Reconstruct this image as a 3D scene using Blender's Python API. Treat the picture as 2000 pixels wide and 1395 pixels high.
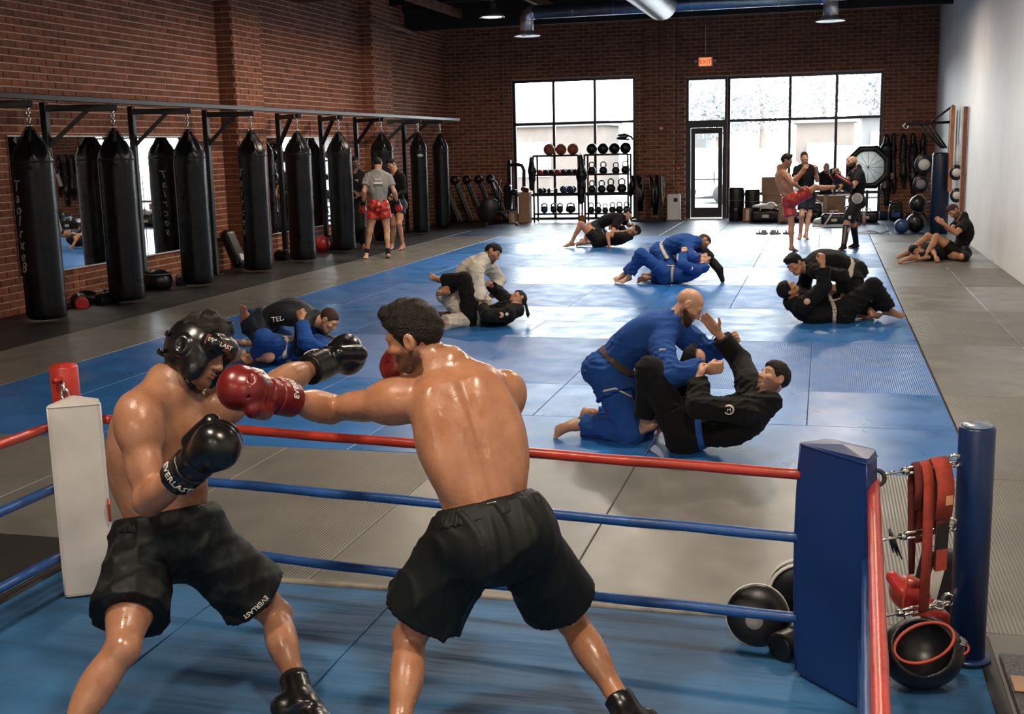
import bpy, math, random
import numpy as np
from mathutils import Vector, Matrix

for _o in list(bpy.data.objects):
    bpy.data.objects.remove(_o, do_unlink=True)
SC = bpy.context.scene
COL = SC.collection
random.seed(7)
PI = math.pi

# ------------------------------------------------------------------ camera
CAM_H = 2.05
F_PX = 2280.0
def cam_axes(pitch, yaw, roll):
    p, y, r = (math.radians(a) for a in (pitch, yaw, roll))
    f = Vector((-math.sin(y) * math.cos(p), math.cos(y) * math.cos(p), -math.sin(p)))
    rt = Vector((math.cos(y), math.sin(y), 0)); up = rt.cross(f)
    return (rt * math.cos(r) + up * math.sin(r), up * math.cos(r) - rt * math.sin(r), f)
_r, _u, _f = cam_axes(10.2, 15.07, -1.39)
cam_d = bpy.data.cameras.new('camera')
cam_d.sensor_width = 36.0
cam_d.lens = F_PX / 2000.0 * 36.0
cam_d.clip_start = 0.05; cam_d.clip_end = 400
cam = bpy.data.objects.new('camera', cam_d)
cam.matrix_world = Matrix(((_r.x, _u.x, -_f.x, 0), (_r.y, _u.y, -_f.y, 0), (_r.z, _u.z, -_f.z, CAM_H), (0, 0, 0, 1)))
COL.objects.link(cam)
SC.camera = cam

# ------------------------------------------------------------------ world, sun, exposure
w = bpy.data.worlds.new('world'); SC.world = w; w.use_nodes = True
_bg = w.node_tree.nodes['Background']
_bg.inputs['Color'].default_value = (0.93, 0.97, 1.0, 1)
_bg.inputs['Strength'].default_value = 14.0
SC.view_settings.view_transform = 'Standard'
SC.view_settings.look = 'None'
SC.view_settings.gamma = 1.0
SC.view_settings.use_curve_mapping = False
SC.view_settings.exposure = 0.25
LAMP_POWER = 118.0
LAMP_COL = (1.0, 0.83, 0.66)

# ------------------------------------------------------------------ room dimensions
XL, XR, YB, YF, ZC = -10.4, 2.7, 32.2, -7.0, 5.75

# daylight enters through the glazed openings of the back wall
for _x0, _x1, _z0, _z1 in ((-8.48, -5.04, 0, 3.86), (-3.66, 1.4, 0, 3.76)):
    pl = bpy.data.lights.new('daylight_portal', 'AREA'); pl.shape = 'RECTANGLE'
    pl.size = _x1 - _x0; pl.size_y = _z1 - _z0; pl.cycles.is_portal = True
    po = bpy.data.objects.new('daylight_portal', pl)
    po.location = ((_x0 + _x1) / 2, YB + .31, (_z0 + _z1) / 2); po.rotation_euler = (-PI / 2, 0, 0)
    COL.objects.link(po)
# ------------------------------------------------------------------ materials
def nmat(name):
    m = bpy.data.materials.new(name); m.use_nodes = True
    nt = m.node_tree; b = nt.nodes['Principled BSDF']
    return m, nt, b
def setv(b, k, v):
    if k in b.inputs: b.inputs[k].default_value = v
def mat(name, col, rough=.5, metal=0, spec=.5, noise=None, bump=None, coat=0, sheen=0, emit=None, estr=0, trans=0, island=0, sss=0, rnoise=None):
    """procedural principled material; noise=(scale, amount, detail) varies the colour, bump=(scale, strength, distance) the relief"""
    m, nt, b = nmat(name); L = nt.links.new
    setv(b, 'Base Color', (*col, 1)); setv(b, 'Roughness', rough); setv(b, 'Metallic', metal); setv(b, 'Specular IOR Level', spec)
    setv(b, 'Coat Weight', coat); setv(b, 'Coat Roughness', .12); setv(b, 'Sheen Weight', sheen)
    if sss:
        setv(b, 'Subsurface Weight', sss); setv(b, 'Subsurface Radius', (.02, .008, .004)); setv(b, 'Subsurface Scale', .6)
    if emit: setv(b, 'Emission Color', (*emit, 1)); setv(b, 'Emission Strength', estr)
    tc = nt.nodes.new('ShaderNodeTexCoord')
    if noise or island:
        mul = nt.nodes.new('ShaderNodeMixRGB'); mul.blend_type = 'MULTIPLY'; mul.inputs[0].default_value = 1; mul.inputs[1].default_value = (*col, 1)
        fac = None
        if noise:
            n = nt.nodes.new('ShaderNodeTexNoise'); n.inputs['Scale'].default_value = noise[0]; n.inputs['Detail'].default_value = noise[2] if len(noise) > 2 else 4
            L(tc.outputs['Object'], n.inputs['Vector'])
            mr = nt.nodes.new('ShaderNodeMapRange'); mr.inputs[1].default_value = .3; mr.inputs[2].default_value = .7
            mr.inputs[3].default_value = 1 - noise[1]; mr.inputs[4].default_value = 1 + noise[1]
            L(n.outputs[0], mr.inputs[0]); fac = mr.outputs[0]
        if island:
            g = nt.nodes.new('ShaderNodeNewGeometry'); oi = nt.nodes.new('ShaderNodeObjectInfo')
            ad = nt.nodes.new('ShaderNodeMath'); ad.operation = 'ADD'; L(g.outputs['Random Per Island'], ad.inputs[0]); L(oi.outputs['Random'], ad.inputs[1])
            fr = nt.nodes.new('ShaderNodeMath'); fr.operation = 'FRACT'; L(ad.outputs[0], fr.inputs[0])
            m2 = nt.nodes.new('ShaderNodeMapRange'); m2.inputs[3].default_value = 1 - island; m2.inputs[4].default_value = 1 + island; L(fr.outputs[0], m2.inputs[0])
            if fac is not None:
                mm = nt.nodes.new('ShaderNodeMath'); mm.operation = 'MULTIPLY'; L(fac, mm.inputs[0]); L(m2.outputs[0], mm.inputs[1]); fac = mm.outputs[0]
            else: fac = m2.outputs[0]
        L(fac, mul.inputs[2]); L(mul.outputs[0], b.inputs['Base Color'])
    if rnoise:
        n = nt.nodes.new('ShaderNodeTexNoise'); n.inputs['Scale'].default_value = rnoise[0]; n.inputs['Detail'].default_value = 5
        L(tc.outputs['Object'], n.inputs['Vector'])
        mr = nt.nodes.new('ShaderNodeMapRange'); mr.inputs[1].default_value = .3; mr.inputs[2].default_value = .7
        mr.inputs[3].default_value = rough - rnoise[1]; mr.inputs[4].default_value = rough + rnoise[1]
        L(n.outputs[0], mr.inputs[0]); L(mr.outputs[0], b.inputs['Roughness'])
    if bump:
        n = nt.nodes.new('ShaderNodeTexNoise'); n.inputs['Scale'].default_value = bump[0]; n.inputs['Detail'].default_value = 5
        L(tc.outputs['Object'], n.inputs['Vector'])
        bp = nt.nodes.new('ShaderNodeBump'); bp.inputs['Strength'].default_value = bump[1]; bp.inputs['Distance'].default_value = bump[2] if len(bump) > 2 else .01
        L(n.outputs[0], bp.inputs['Height']); L(bp.outputs[0], b.inputs['Normal'])
    return m

M = {}
# ------------------------------------------------------------------ mesh building
class MB:
    """collects simple shapes, build() links them as ONE mesh object"""
    def __init__(s): s.v = []; s.f = []; s.sm = []
    def add(s, vs, fs, smooth=False):
        o = len(s.v); s.v += [tuple(p) for p in vs]; s.f += [tuple(i + o for i in f) for f in fs]; s.sm += [smooth] * len(fs); return s
    def box(s, c, d, rot=None, bev=0):
        hx, hy, hz = d[0] / 2, d[1] / 2, d[2] / 2
        if bev > 0:
            b = min(bev, hx * .98, hy * .98, hz * .98); vs = []; idx = {}
            for sx in (-1, 1):
                for sy in (-1, 1):
                    for sz in (-1, 1):
                        for k in range(3):
                            p = [sx * (hx - b), sy * (hy - b), sz * (hz - b)]; p[k] = (sx * hx, sy * hy, sz * hz)[k]
                            idx[(sx, sy, sz, k)] = len(vs); vs.append(p)
            fs = []
            def q(*ks): fs.append(tuple(idx[k] for k in ks))
            for a in (-1, 1):
                q((a, -1, -1, 0), (a, 1, -1, 0), (a, 1, 1, 0), (a, -1, 1, 0)); q((-1, a, -1, 1), (1, a, -1, 1), (1, a, 1, 1), (-1, a, 1, 1)); q((-1, -1, a, 2), (1, -1, a, 2), (1, 1, a, 2), (-1, 1, a, 2))
                for c2 in (-1, 1):
                    q((a, c2, -1, 0), (a, c2, 1, 0), (a, c2, 1, 1), (a, c2, -1, 1)); q((a, -1, c2, 0), (a, 1, c2, 0), (a, 1, c2, 2), (a, -1, c2, 2)); q((-1, a, c2, 1), (1, a, c2, 1), (1, a, c2, 2), (-1, a, c2, 2))
                    for c3 in (-1, 1): q((a, c2, c3, 0), (a, c2, c3, 1), (a, c2, c3, 2))
        else:
            vs = [(sx * hx, sy * hy, sz * hz) for sx in (-1, 1) for sy in (-1, 1) for sz in (-1, 1)]
            fs = [(0, 1, 3, 2), (4, 6, 7, 5), (0, 4, 5, 1), (2, 3, 7, 6), (0, 2, 6, 4), (1, 5, 7, 3)]
        c = Vector(c)
        vs = [(rot @ Vector(p) + c) if rot is not None else Vector(p) + c for p in vs]
        return s.add(vs, fs)
    def bx(s, x0, x1, y0, y1, z0, z1): return s.box(((x0 + x1) / 2, (y0 + y1) / 2, (z0 + z1) / 2), (x1 - x0, y1 - y0, z1 - z0))
    def tube(s, pts, r, n=10, cap=True, closed=False, sx=1.0, upv=None):
        """sweep a circle (flattened by sx along the frame's binormal) along points; r number or list"""
        P = [Vector(p) for p in pts]; m = len(P); rs = r if hasattr(r, '__len__') else [r] * m
        vs = []; fs = []; nrm = Vector(upv) if upv else None
        for i in range(m):
            if closed: t = P[(i + 1) % m] - P[i - 1]
            else: t = P[min(i + 1, m - 1)] - P[max(i - 1, 0)]
            t.normalize()
            if nrm is None: nrm = Vector((0, 0, 1)) if abs(t.z) < .9 else Vector((1, 0, 0))
            nrm2 = nrm - t * nrm.dot(t)
            if nrm2.length < 1e-5: nrm2 = t.orthogonal()
            nrm2.normalize()
            if not upv: nrm = nrm2
            bn = t.cross(nrm2)
            for k in range(n):
                a = 2 * PI * k / n; vs.append(P[i] + nrm2 * (math.cos(a) * rs[i]) + bn * (math.sin(a) * rs[i] * sx))
        for i in range(m if closed else m - 1):
            j = (i + 1) % m
            for k in range(n): fs.append((i * n + k, i * n + (k + 1) % n, j * n + (k + 1) % n, j * n + k))
        if cap and not closed: fs.append(tuple(range(n - 1, -1, -1))); fs.append(tuple((m - 1) * n + k for k in range(n)))
        return s.add(vs, fs, True)
    def lathe(s, prof, c=(0, 0, 0), n=24, axis=None, sx=1, sy=1, cap=True):
        """revolve (r, z) profile around z at c; axis = Matrix 3x3 to turn it"""
        vs = []; fs = []; c = Vector(c)
        for r, z in prof:
            for k in range(n):
                a = 2 * PI * k / n; p = Vector((r * math.cos(a) * sx, r * math.sin(a) * sy, z)); vs.append((axis @ p if axis is not None else p) + c)
        for i in range(len(prof) - 1):
            for k in range(n): fs.append((i * n + k, i * n + (k + 1) % n, (i + 1) * n + (k + 1) % n, (i + 1) * n + k))
        if cap: fs.append(tuple(range(n - 1, -1, -1))); fs.append(tuple((len(prof) - 1) * n + k for k in range(n)))
        return s.add(vs, fs, True)
    def ball(s, c, r, n=16, m=10, rot=None):
        rr = r if hasattr(r, '__len__') else (r, r, r); c = Vector(c); vs = []; fs = []
        for i in range(1, m):
            th = PI * i / m
            for k in range(n):
                a = 2 * PI * k / n; p = Vector((rr[0] * math.sin(th) * math.cos(a), rr[1] * math.sin(th) * math.sin(a), rr[2] * math.cos(th))); vs.append((rot @ p if rot is not None else p) + c)
        t = len(vs)
        for sg in (1, -1):
            p = Vector((0, 0, rr[2] * sg)); vs.append((rot @ p if rot is not None else p) + c)
        for i in range(m - 2):
            for k in range(n): fs.append((i * n + k, (i + 1) * n + k, (i + 1) * n + (k + 1) % n, i * n + (k + 1) % n))
        for k in range(n): fs.append((t, k, (k + 1) % n)); fs.append((t + 1, (m - 2) * n + (k + 1) % n, (m - 2) * n + k))
        return s.add(vs, fs, True)
    def torus(s, c, R, r, n=20, m=8, axis=None, sx=1, sy=1):
        pts = []
        for k in range(n):
            a = 2 * PI * k / n; p = Vector((R * math.cos(a) * sx, R * math.sin(a) * sy, 0)); pts.append((axis @ p if axis is not None else p) + Vector(c))
        return s.tube(pts, r, m, closed=True)
    def prism(s, poly, z0, z1, axis=None, c=(0, 0, 0)):
        """extrude a polygon (x, y) from z0 to z1"""
        n = len(poly); c = Vector(c); vs = [Vector((x, y, z)) for z in (z0, z1) for x, y in poly]
        vs = [(axis @ p if axis is not None else p) + c for p in vs]
        fs = [tuple(range(n - 1, -1, -1)), tuple(range(n, 2 * n))] + [(k, (k + 1) % n, n + (k + 1) % n, n + k) for k in range(n)]
        return s.add(vs, fs)
    def mesh(s, name, m=None):
        me = bpy.data.meshes.new(name); me.from_pydata([tuple(p) for p in s.v], [], s.f)
        me.polygons.foreach_set('use_smooth', s.sm)
        if m is not None: me.materials.append(m)
        me.update(); return me
    def build(s, name, m, parent=None, loc=None):
        o = bpy.data.objects.new(name, s.mesh(name, m)); COL.objects.link(o)
        if loc is not None: o.location = loc
        if parent is not None: o.parent = parent
        return o
def obj(name, me, parent=None, loc=None):
    o = bpy.data.objects.new(name, me); COL.objects.link(o)
    if parent is not None: o.parent = parent
    if loc is not None: o.location = loc
    return o
def tag(o, label, cat, group=None):
    o['label'] = label; o['category'] = cat
    if group: o['group'] = group
    return o
def thing(name, label, cat, loc=(0, 0, 0), rz=0, group=None):
    o = bpy.data.objects.new(name, None); COL.objects.link(o); o.location = loc; o.rotation_euler = (0, 0, rz); o.empty_display_size = .1
    return tag(o, label, cat, group)
def struct(o): o['kind'] = 'structure'; return o
def sempty(name, loc=(0, 0, 0)):
    o = bpy.data.objects.new(name, None); COL.objects.link(o); o.location = loc; return struct(o)
def copy_tree(o, loc=None, rot=None, label=None, parent=None):
    c = o.copy(); COL.objects.link(c); c.parent = parent
    if loc is not None: c.location = loc
    if rot is not None: c.rotation_euler = rot
    if label: c['label'] = label
    for ch in o.children: copy_tree(ch, parent=c)
    return c
def RX(a): return Matrix.Rotation(a, 3, 'X')
def RY(a): return Matrix.Rotation(a, 3, 'Y')
def RZ(a): return Matrix.Rotation(a, 3, 'Z')
def frame(xa, za):
    """3x3 matrix with columns x, y, z; z along za, x near xa"""
    z = Vector(za).normalized(); x = Vector(xa) - z * Vector(xa).dot(z); x.normalize(); y = z.cross(x)
    return Matrix(((x.x, y.x, z.x), (x.y, y.y, z.y), (x.z, y.z, z.z)))
def text(name, body, size, m, parent, mw, depth=.002, align='CENTER', spacing=1.0, shear=0):
    """flat lettering as a mesh; mw = 4x4 placement"""
    cu = bpy.data.curves.new(name, 'FONT'); cu.body = body; cu.size = size; cu.align_x = align; cu.align_y = 'CENTER'; cu.extrude = depth; cu.space_character = spacing; cu.resolution_u = 2; cu.shear = shear
    to = bpy.data.objects.new(name, cu); me = bpy.data.meshes.new_from_object(to); bpy.data.objects.remove(to); bpy.data.curves.remove(cu)
    me.transform(mw); me.materials.clear(); me.materials.append(m); me.name = name
    return obj(name, me, parent)
def m4(R, t): m = R.to_4x4(); m.translation = Vector(t); return m
# ================================================================== implicit surfaces -> one continuous mesh
# a primitive = dict(f=function(points)->distance, c=centre, R=bounding radius, k=blend width, op='u'|'s')
def _n(v): v = np.asarray(v, float); return v / (np.linalg.norm(v) + 1e-12)
def rcone(a, b, ra, rb, k=.02, op='u', g=None):
    """tapered capsule"""
    a = np.asarray(a, float); b = np.asarray(b, float); ab = b - a; L2 = float(ab @ ab) + 1e-12
    def f(p):
        pa = p - a; t = np.clip((pa @ ab) / L2, 0, 1); return np.sqrt(((pa - t[..., None] * ab) ** 2).sum(-1)) - (ra + (rb - ra) * t)
    return dict(f=f, c=(a + b) / 2, R=math.sqrt(L2) / 2 + max(ra, rb), k=k, op=op, g=g)
def fcone(a, b, ra, rb, k=.02, op='u', g=None, flat=None):
    """tapered cylinder with flat ends (sleeves, trouser legs); flat=(direction, factor) flattens it along a direction"""
    a = np.asarray(a, float); b = np.asarray(b, float); ab = b - a; L = float(np.linalg.norm(ab)); u = ab / L
    def f(p):
        pa = p - a; h = pa @ u; q = pa - h[..., None] * u
        if flat is not None: q = q + (q @ flat[0])[..., None] * flat[0] * (flat[1] - 1)
        t = np.clip(h / L, 0, 1); dr = np.sqrt((q ** 2).sum(-1)) - (ra + (rb - ra) * t); dh = np.abs(h - L / 2) - L / 2
        return np.maximum(dr, dh)
    return dict(f=f, c=(a + b) / 2, R=L / 2 + max(ra, rb) * 1.3, k=k, op=op, g=g)
def ell(c, r, A=None, k=.02, op='u', g=None):
    """ellipsoid; A = 3x3 rows are its axes"""
    c = np.asarray(c, float); r = np.asarray(r, float); A = np.eye(3) if A is None else np.asarray(A, float); m = float(r.min())
    def f(p):
        q = (p - c) @ A.T; k0 = np.sqrt(((q / r) ** 2).sum(-1)); k1 = np.sqrt(((q / (r * r)) ** 2).sum(-1)) + 1e-9
        return np.where(k0 < .2, (k0 - 1) * m, k0 * (k0 - 1) / k1)
    return dict(f=f, c=c, R=float(r.max()), k=k, op=op, g=g)
def rbox(c, h, A=None, r=.01, k=.02, op='u', g=None):
    c = np.asarray(c, float); h = np.asarray(h, float); A = np.eye(3) if A is None else np.asarray(A, float)
    def f(p):
        q = np.abs((p - c) @ A.T) - (h - r); return np.sqrt((np.maximum(q, 0) ** 2).sum(-1)) + np.minimum(q.max(-1), 0) - r
    return dict(f=f, c=c, R=float(np.linalg.norm(h)), k=k, op=op, g=g)
def infl(prims, d):
    """the same primitives grown by d"""
    out = []
    for q in prims:
        if q['op'] != 'u': continue
        def f(p, g=q['f']): return g(p) - d
        out.append(dict(q, f=f, R=q['R'] + max(d, 0)))
    return out
def ev(prims, p, cull=None):
    d = np.full(p.shape[:-1], 1.0)
    for q in prims:
        if cull is not None:
            bc, br = cull; s = np.linalg.norm(bc - q['c'], axis=1) < q['R'] + br + q['k'] + .03
            if not s.any(): continue
            x = q['f'](p[s]); y = d[s]
        else: s = None; x = q['f'](p); y = d
        k = q['k'] + 1e-6
        if q['op'] == 'u': h = np.clip(.5 + .5 * (y - x) / k, 0, 1); z = y + (x - y) * h - k * h * (1 - h)
        elif q['op'] == 's': h = np.clip(.5 - .5 * (y + x) / k, 0, 1); z = y + (-x - y) * h + k * h * (1 - h)
        else: z = np.maximum(y, x)
        if s is None: d = z
        else: d[s] = z
    return d
def noise3(p, sc, seed=0):
    """cheap smooth 3-D noise from a few rotated sines"""
    r = np.random.RandomState(seed); o = 0
    for i in range(5):
        w_ = r.normal(size=3); w_ = w_ / np.linalg.norm(w_) * sc * r.uniform(.6, 1.5); o = o + np.sin(p @ w_ + r.uniform(0, 6.28)) / 5
    return o
_CO = np.array([(x, y, z) for x in (0, 1) for y in (0, 1) for z in (0, 1)])
_ED = [(i, j) for i in range(8) for j in range(i + 1, 8) if np.abs(_CO[i] - _CO[j]).sum() == 1]
def surf(prims, h, disp=None, clip=None, keep=None):
    """sparse surface nets: vertices, quads. disp(p)->added distance, clip=list of functions intersected, keep(block centres)->mask"""
    un = [q for q in prims if q['op'] == 'u']
    if not un: return np.zeros((0, 3)), np.zeros((0, 4), int)
    lo = np.min([q['c'] - q['R'] for q in un], 0) - .04; hi = np.max([q['c'] + q['R'] for q in un], 0) + .04
    B = 8; H = B * h; n = np.ceil((hi - lo) / H).astype(int) + 1
    ii = np.stack(np.meshgrid(*[np.arange(k) for k in n], indexing='ij'), -1).reshape(-1, 3)
    bc = lo + (ii + .5) * H; br = H * .866
    near = np.zeros(len(bc), bool)
    for q in un: near |= q['f'](bc) < br * 1.25 + q['k'] + .02
    ii = ii[near]; bc = bc[near]
    if keep is not None: m = keep(bc, H); ii = ii[m]; bc = bc[m]
    if len(ii) == 0: return np.zeros((0, 3)), np.zeros((0, 4), int)
    loc = np.stack(np.meshgrid(*[np.arange(B + 1)] * 3, indexing='ij'), -1).reshape(-1, 3)
    P = lo + (ii[:, None, :] * B + loc[None]) * h
    D = ev(prims, P, (bc, br))
    if disp is not None: D = D + disp(P)
    for c_ in (clip or []): D = np.maximum(D, c_(P))
    D = D.reshape(-1, B + 1, B + 1, B + 1)
    sg = D < 0
    anyb = sg.any((1, 2, 3)) & ~sg.all((1, 2, 3))
    D = D[anyb]; ii = ii[anyb]; sg = sg[anyb]
    if len(D) == 0: return np.zeros((0, 3)), np.zeros((0, 4), int)
    cs = np.stack([sg[:, c[0]:c[0] + B, c[1]:c[1] + B, c[2]:c[2] + B] for c in _CO], -1)
    act = cs.any(-1) & ~cs.all(-1)
    bi, x, y, z = np.nonzero(act)
    dv = np.stack([D[bi, x + c[0], y + c[1], z + c[2]] for c in _CO], -1)
    acc = np.zeros((len(bi), 3)); cnt = np.zeros(len(bi))
    for i, j in _ED:
        a = dv[:, i]; b = dv[:, j]; cr = (a < 0) != (b < 0)
        t = np.where(cr, a / np.where(np.abs(a - b) < 1e-9, 1, a - b), 0)
        acc += cr[:, None] * (_CO[i] + t[:, None] * (_CO[j] - _CO[i])); cnt += cr
    cell = ii[bi] * B + np.stack([x, y, z], -1)
    V = lo + (cell + acc / cnt[:, None]) * h
    S = (n * B + 4).astype(np.int64)
    def key(c): c = c + 1; return (c[:, 0] * S[1] + c[:, 1]) * S[2] + c[:, 2]
    kk = key(cell); o = np.argsort(kk); ks = kk[o]
    Q = []
    for ax in range(3):
        e = np.eye(3, dtype=int)[ax]; a = sg[:, :B, :B, :B]; b = sg[:, e[0]:B + e[0], e[1]:B + e[1], e[2]:B + e[2]]
        bi2, x, y, z = np.nonzero(a != b); s0 = a[bi2, x, y, z]; c0 = ii[bi2] * B + np.stack([x, y, z], -1)
        u = np.eye(3, dtype=int)[(ax + 1) % 3]; v = np.eye(3, dtype=int)[(ax + 2) % 3]
        idx = []; ok = np.ones(len(c0), bool)
        for off in (0 * u, -u, -u - v, -v):
            k2 = key(c0 + off); pos = np.clip(np.searchsorted(ks, k2), 0, len(ks) - 1); ok &= ks[pos] == k2; idx.append(o[pos])
        q = np.stack(idx, -1); q = np.where(s0[:, None], q, q[:, ::-1]); Q.append(q[ok])
    return V, np.concatenate(Q)
def relax(V, Q, n=1, lam=.5):
    """light smoothing that keeps the volume"""
    E = np.concatenate([Q[:, [0, 1]], Q[:, [1, 2]], Q[:, [2, 3]], Q[:, [3, 0]]]); A = np.concatenate([E[:, 0], E[:, 1]]); B_ = np.concatenate([E[:, 1], E[:, 0]]); m = len(V); cn = np.maximum(np.bincount(A, minlength=m), 1)[:, None]
    for _ in range(n):
        for l in (lam, -lam * 1.04):
            acc = np.stack([np.bincount(A, V[B_, k], m) for k in range(3)], -1); V = V + l * (acc / cn - V)
    return V
def biggest(V, Q):
    """keep the largest connected piece"""
    lab = np.arange(len(V))
    for _ in range(200):
        mn = lab[Q].min(1); new = lab.copy()
        for k in range(4): np.minimum.at(new, Q[:, k], mn)
        new = new[new]
        if (new == lab).all(): break
        lab = new
    u, c = np.unique(lab[Q[:, 0]], return_counts=True); keep = lab == u[c.argmax()]; Q = Q[keep[Q[:, 0]]]; idx = -np.ones(len(V), int); us = np.unique(Q); idx[us] = np.arange(len(us)); return V[us], idx[Q]
def np_mesh(name, V, Q, m=None, col=None):
    me = bpy.data.meshes.new(name); nv, nq = len(V), len(Q)
    me.vertices.add(nv); me.vertices.foreach_set('co', np.asarray(V, np.float32).ravel())
    me.loops.add(nq * 4); me.loops.foreach_set('vertex_index', np.asarray(Q, np.int32).ravel())
    me.polygons.add(nq); me.polygons.foreach_set('loop_start', np.arange(nq, dtype=np.int32) * 4)
    me.polygons.foreach_set('use_smooth', np.ones(nq, bool))
    me.update(calc_edges=True)
    if col is not None:
        a = me.color_attributes.new('pig', 'FLOAT_COLOR', 'POINT'); a.data.foreach_set('color', np.asarray(col, np.float32).ravel())
    if m is not None: me.materials.append(m)
    return me
def sdf_obj(name, prims, h, m, parent=None, org=(0, 0, 0), disp=None, clip=None, smooth=0, single=False):
    V, Q = surf(prims, h, disp, clip)
    if single and len(Q): V, Q = biggest(V, Q)
    if smooth and len(Q): V = relax(V, Q, smooth)
    return obj(name, np_mesh(name, V - np.asarray(org, float), Q, m), parent)
# ================================================================== THE SETTING
M['mortar'] = mat('mortar', (.62, .44, .34), .9, noise=(30, .2), bump=(80, .3, .004))
M['brick'] = mat('brick', (.245, .082, .043), .85, noise=(9, .28, 6), bump=(60, .35, .004), island=.24)
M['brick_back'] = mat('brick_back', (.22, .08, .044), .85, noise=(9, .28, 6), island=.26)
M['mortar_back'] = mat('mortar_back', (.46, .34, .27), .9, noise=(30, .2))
M['plaster'] = mat('white_plaster', (.74, .77, .79), .55, noise=(1.3, .05, 5), bump=(25, .05, .004), spec=.3)
M['concrete'] = mat('sub_floor', (.05, .05, .05), .8)
M['black_metal'] = mat('black_powder_coat', (.005, .0055, .0065), .42, noise=(14, .25), spec=.35)
M['frame_black'] = mat('black_anodised', (.013, .015, .018), .35)
M['steel'] = mat('galvanised_steel', (.62, .64, .66), .33, metal=.9, noise=(6, .15))
M['duct_blue_reflect'] = mat('duct_steel_blue_reflect', (.22, .33, .48), .32, metal=.85, noise=(5, .2))  # plain steel duct; the blue it reflects is put into its base colour
M['wood_beam'] = mat('brown_beam_wood', (.16, .062, .03), .7, noise=(5, .3))
M['deck_dark'] = mat('dark_ceiling_deck', (.022, .018, .016), .85, noise=(2, .3))
M['white_plastic'] = mat('white_plastic', (.7, .7, .68), .4)
M['chrome'] = mat('chain_chrome', (.72, .70, .66), .22, metal=1)
M['glass'] = None
def glass_mat(name, tint, gloss=.05):
    m, nt, b = nmat(name); nt.nodes.remove(b); L = nt.links.new
    out = nt.nodes['Material Output']; tr = nt.nodes.new('ShaderNodeBsdfTransparent'); tr.inputs[0].default_value = (*tint, 1)
    gl = nt.nodes.new('ShaderNodeBsdfGlossy'); gl.inputs['Roughness'].default_value = gloss
    fr = nt.nodes.new('ShaderNodeFresnel'); fr.inputs[0].default_value = 1.5; mx = nt.nodes.new('ShaderNodeMixShader')
    L(fr.outputs[0], mx.inputs[0]); L(tr.outputs[0], mx.inputs[1]); L(gl.outputs[0], mx.inputs[2]); L(mx.outputs[0], out.inputs[0]); return m
M['glass'] = glass_mat('window_glass', (.95, .97, .97))
M['mirror'] = mat('mirror_silver', (.86, .89, .90), .015, metal=1)

def mat_floor(name, col, rough, ribs, grain, spec=.5):
    """judo mat vinyl: pressed grain, or fine ribs"""
    m, nt, b = nmat(name); L = nt.links.new; setv(b, 'Specular IOR Level', spec)
    tc = nt.nodes.new('ShaderNodeTexCoord')
    n = nt.nodes.new('ShaderNodeTexNoise'); n.inputs['Scale'].default_value = 1.7; n.inputs['Detail'].default_value = 6; L(tc.outputs['Object'], n.inputs['Vector'])
    g = nt.nodes.new('ShaderNodeNewGeometry'); oi = nt.nodes.new('ShaderNodeObjectInfo')
    mr = nt.nodes.new('ShaderNodeMapRange'); mr.inputs[1].default_value = .3; mr.inputs[2].default_value = .7; mr.inputs[3].default_value = .82; mr.inputs[4].default_value = 1.15; L(n.outputs[0], mr.inputs[0])
    m2 = nt.nodes.new('ShaderNodeMapRange'); m2.inputs[3].default_value = .9; m2.inputs[4].default_value = 1.1; L(oi.outputs['Random'], m2.inputs[0])
    mm = nt.nodes.new('ShaderNodeMath'); mm.operation = 'MULTIPLY'; L(mr.outputs[0], mm.inputs[0]); L(m2.outputs[0], mm.inputs[1])
    mul = nt.nodes.new('ShaderNodeMixRGB'); mul.blend_type = 'MULTIPLY'; mul.inputs[0].default_value = 1; mul.inputs[1].default_value = (*col, 1); L(mm.outputs[0], mul.inputs[2]); L(mul.outputs[0], b.inputs['Base Color'])
    r2 = nt.nodes.new('ShaderNodeTexNoise'); r2.inputs['Scale'].default_value = 3.1; r2.inputs['Detail'].default_value = 7; L(tc.outputs['Object'], r2.inputs['Vector'])
    rr = nt.nodes.new('ShaderNodeMapRange'); rr.inputs[1].default_value = .3; rr.inputs[2].default_value = .7; rr.inputs[3].default_value = rough - .07; rr.inputs[4].default_value = rough + .08; L(r2.outputs[0], rr.inputs[0]); L(rr.outputs[0], b.inputs['Roughness'])
    bp = nt.nodes.new('ShaderNodeBump')
    if ribs:
        wv = nt.nodes.new('ShaderNodeTexWave'); wv.inputs['Scale'].default_value = 18; wv.inputs['Distortion'].default_value = 0; L(tc.outputs['Object'], wv.inputs['Vector'])
        bp.inputs['Strength'].default_value = .35; bp.inputs['Distance'].default_value = .003; L(wv.outputs[1], bp.inputs['Height'])
    else:
        n3 = nt.nodes.new('ShaderNodeTexNoise'); n3.inputs['Scale'].default_value = grain; n3.inputs['Detail'].default_value = 4; L(tc.outputs['Object'], n3.inputs['Vector'])
        bp.inputs['Strength'].default_value = .12; bp.inputs['Distance'].default_value = .004; L(n3.outputs[0], bp.inputs['Height'])
    L(bp.outputs[0], b.inputs['Normal'])
    return m
M['mat_blue'] = mat_floor('blue_mat_smooth', (.018, .135, .40), .32, False, 60, .62)
M['mat_blue_rib'] = mat_floor('blue_mat_ribbed', (.010, .125, .42), .40, True, 60, .55)
M['mat_grey'] = mat_floor('grey_mat_smooth', (.150, .147, .135), .36, False, 60)
M['mat_grey_rib'] = mat_floor('grey_mat_ribbed', (.125, .120, .105), .44, True, 60)
M['mat_navy'] = mat_floor('navy_mat', (.025, .055, .12), .38, False, 60)
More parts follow.
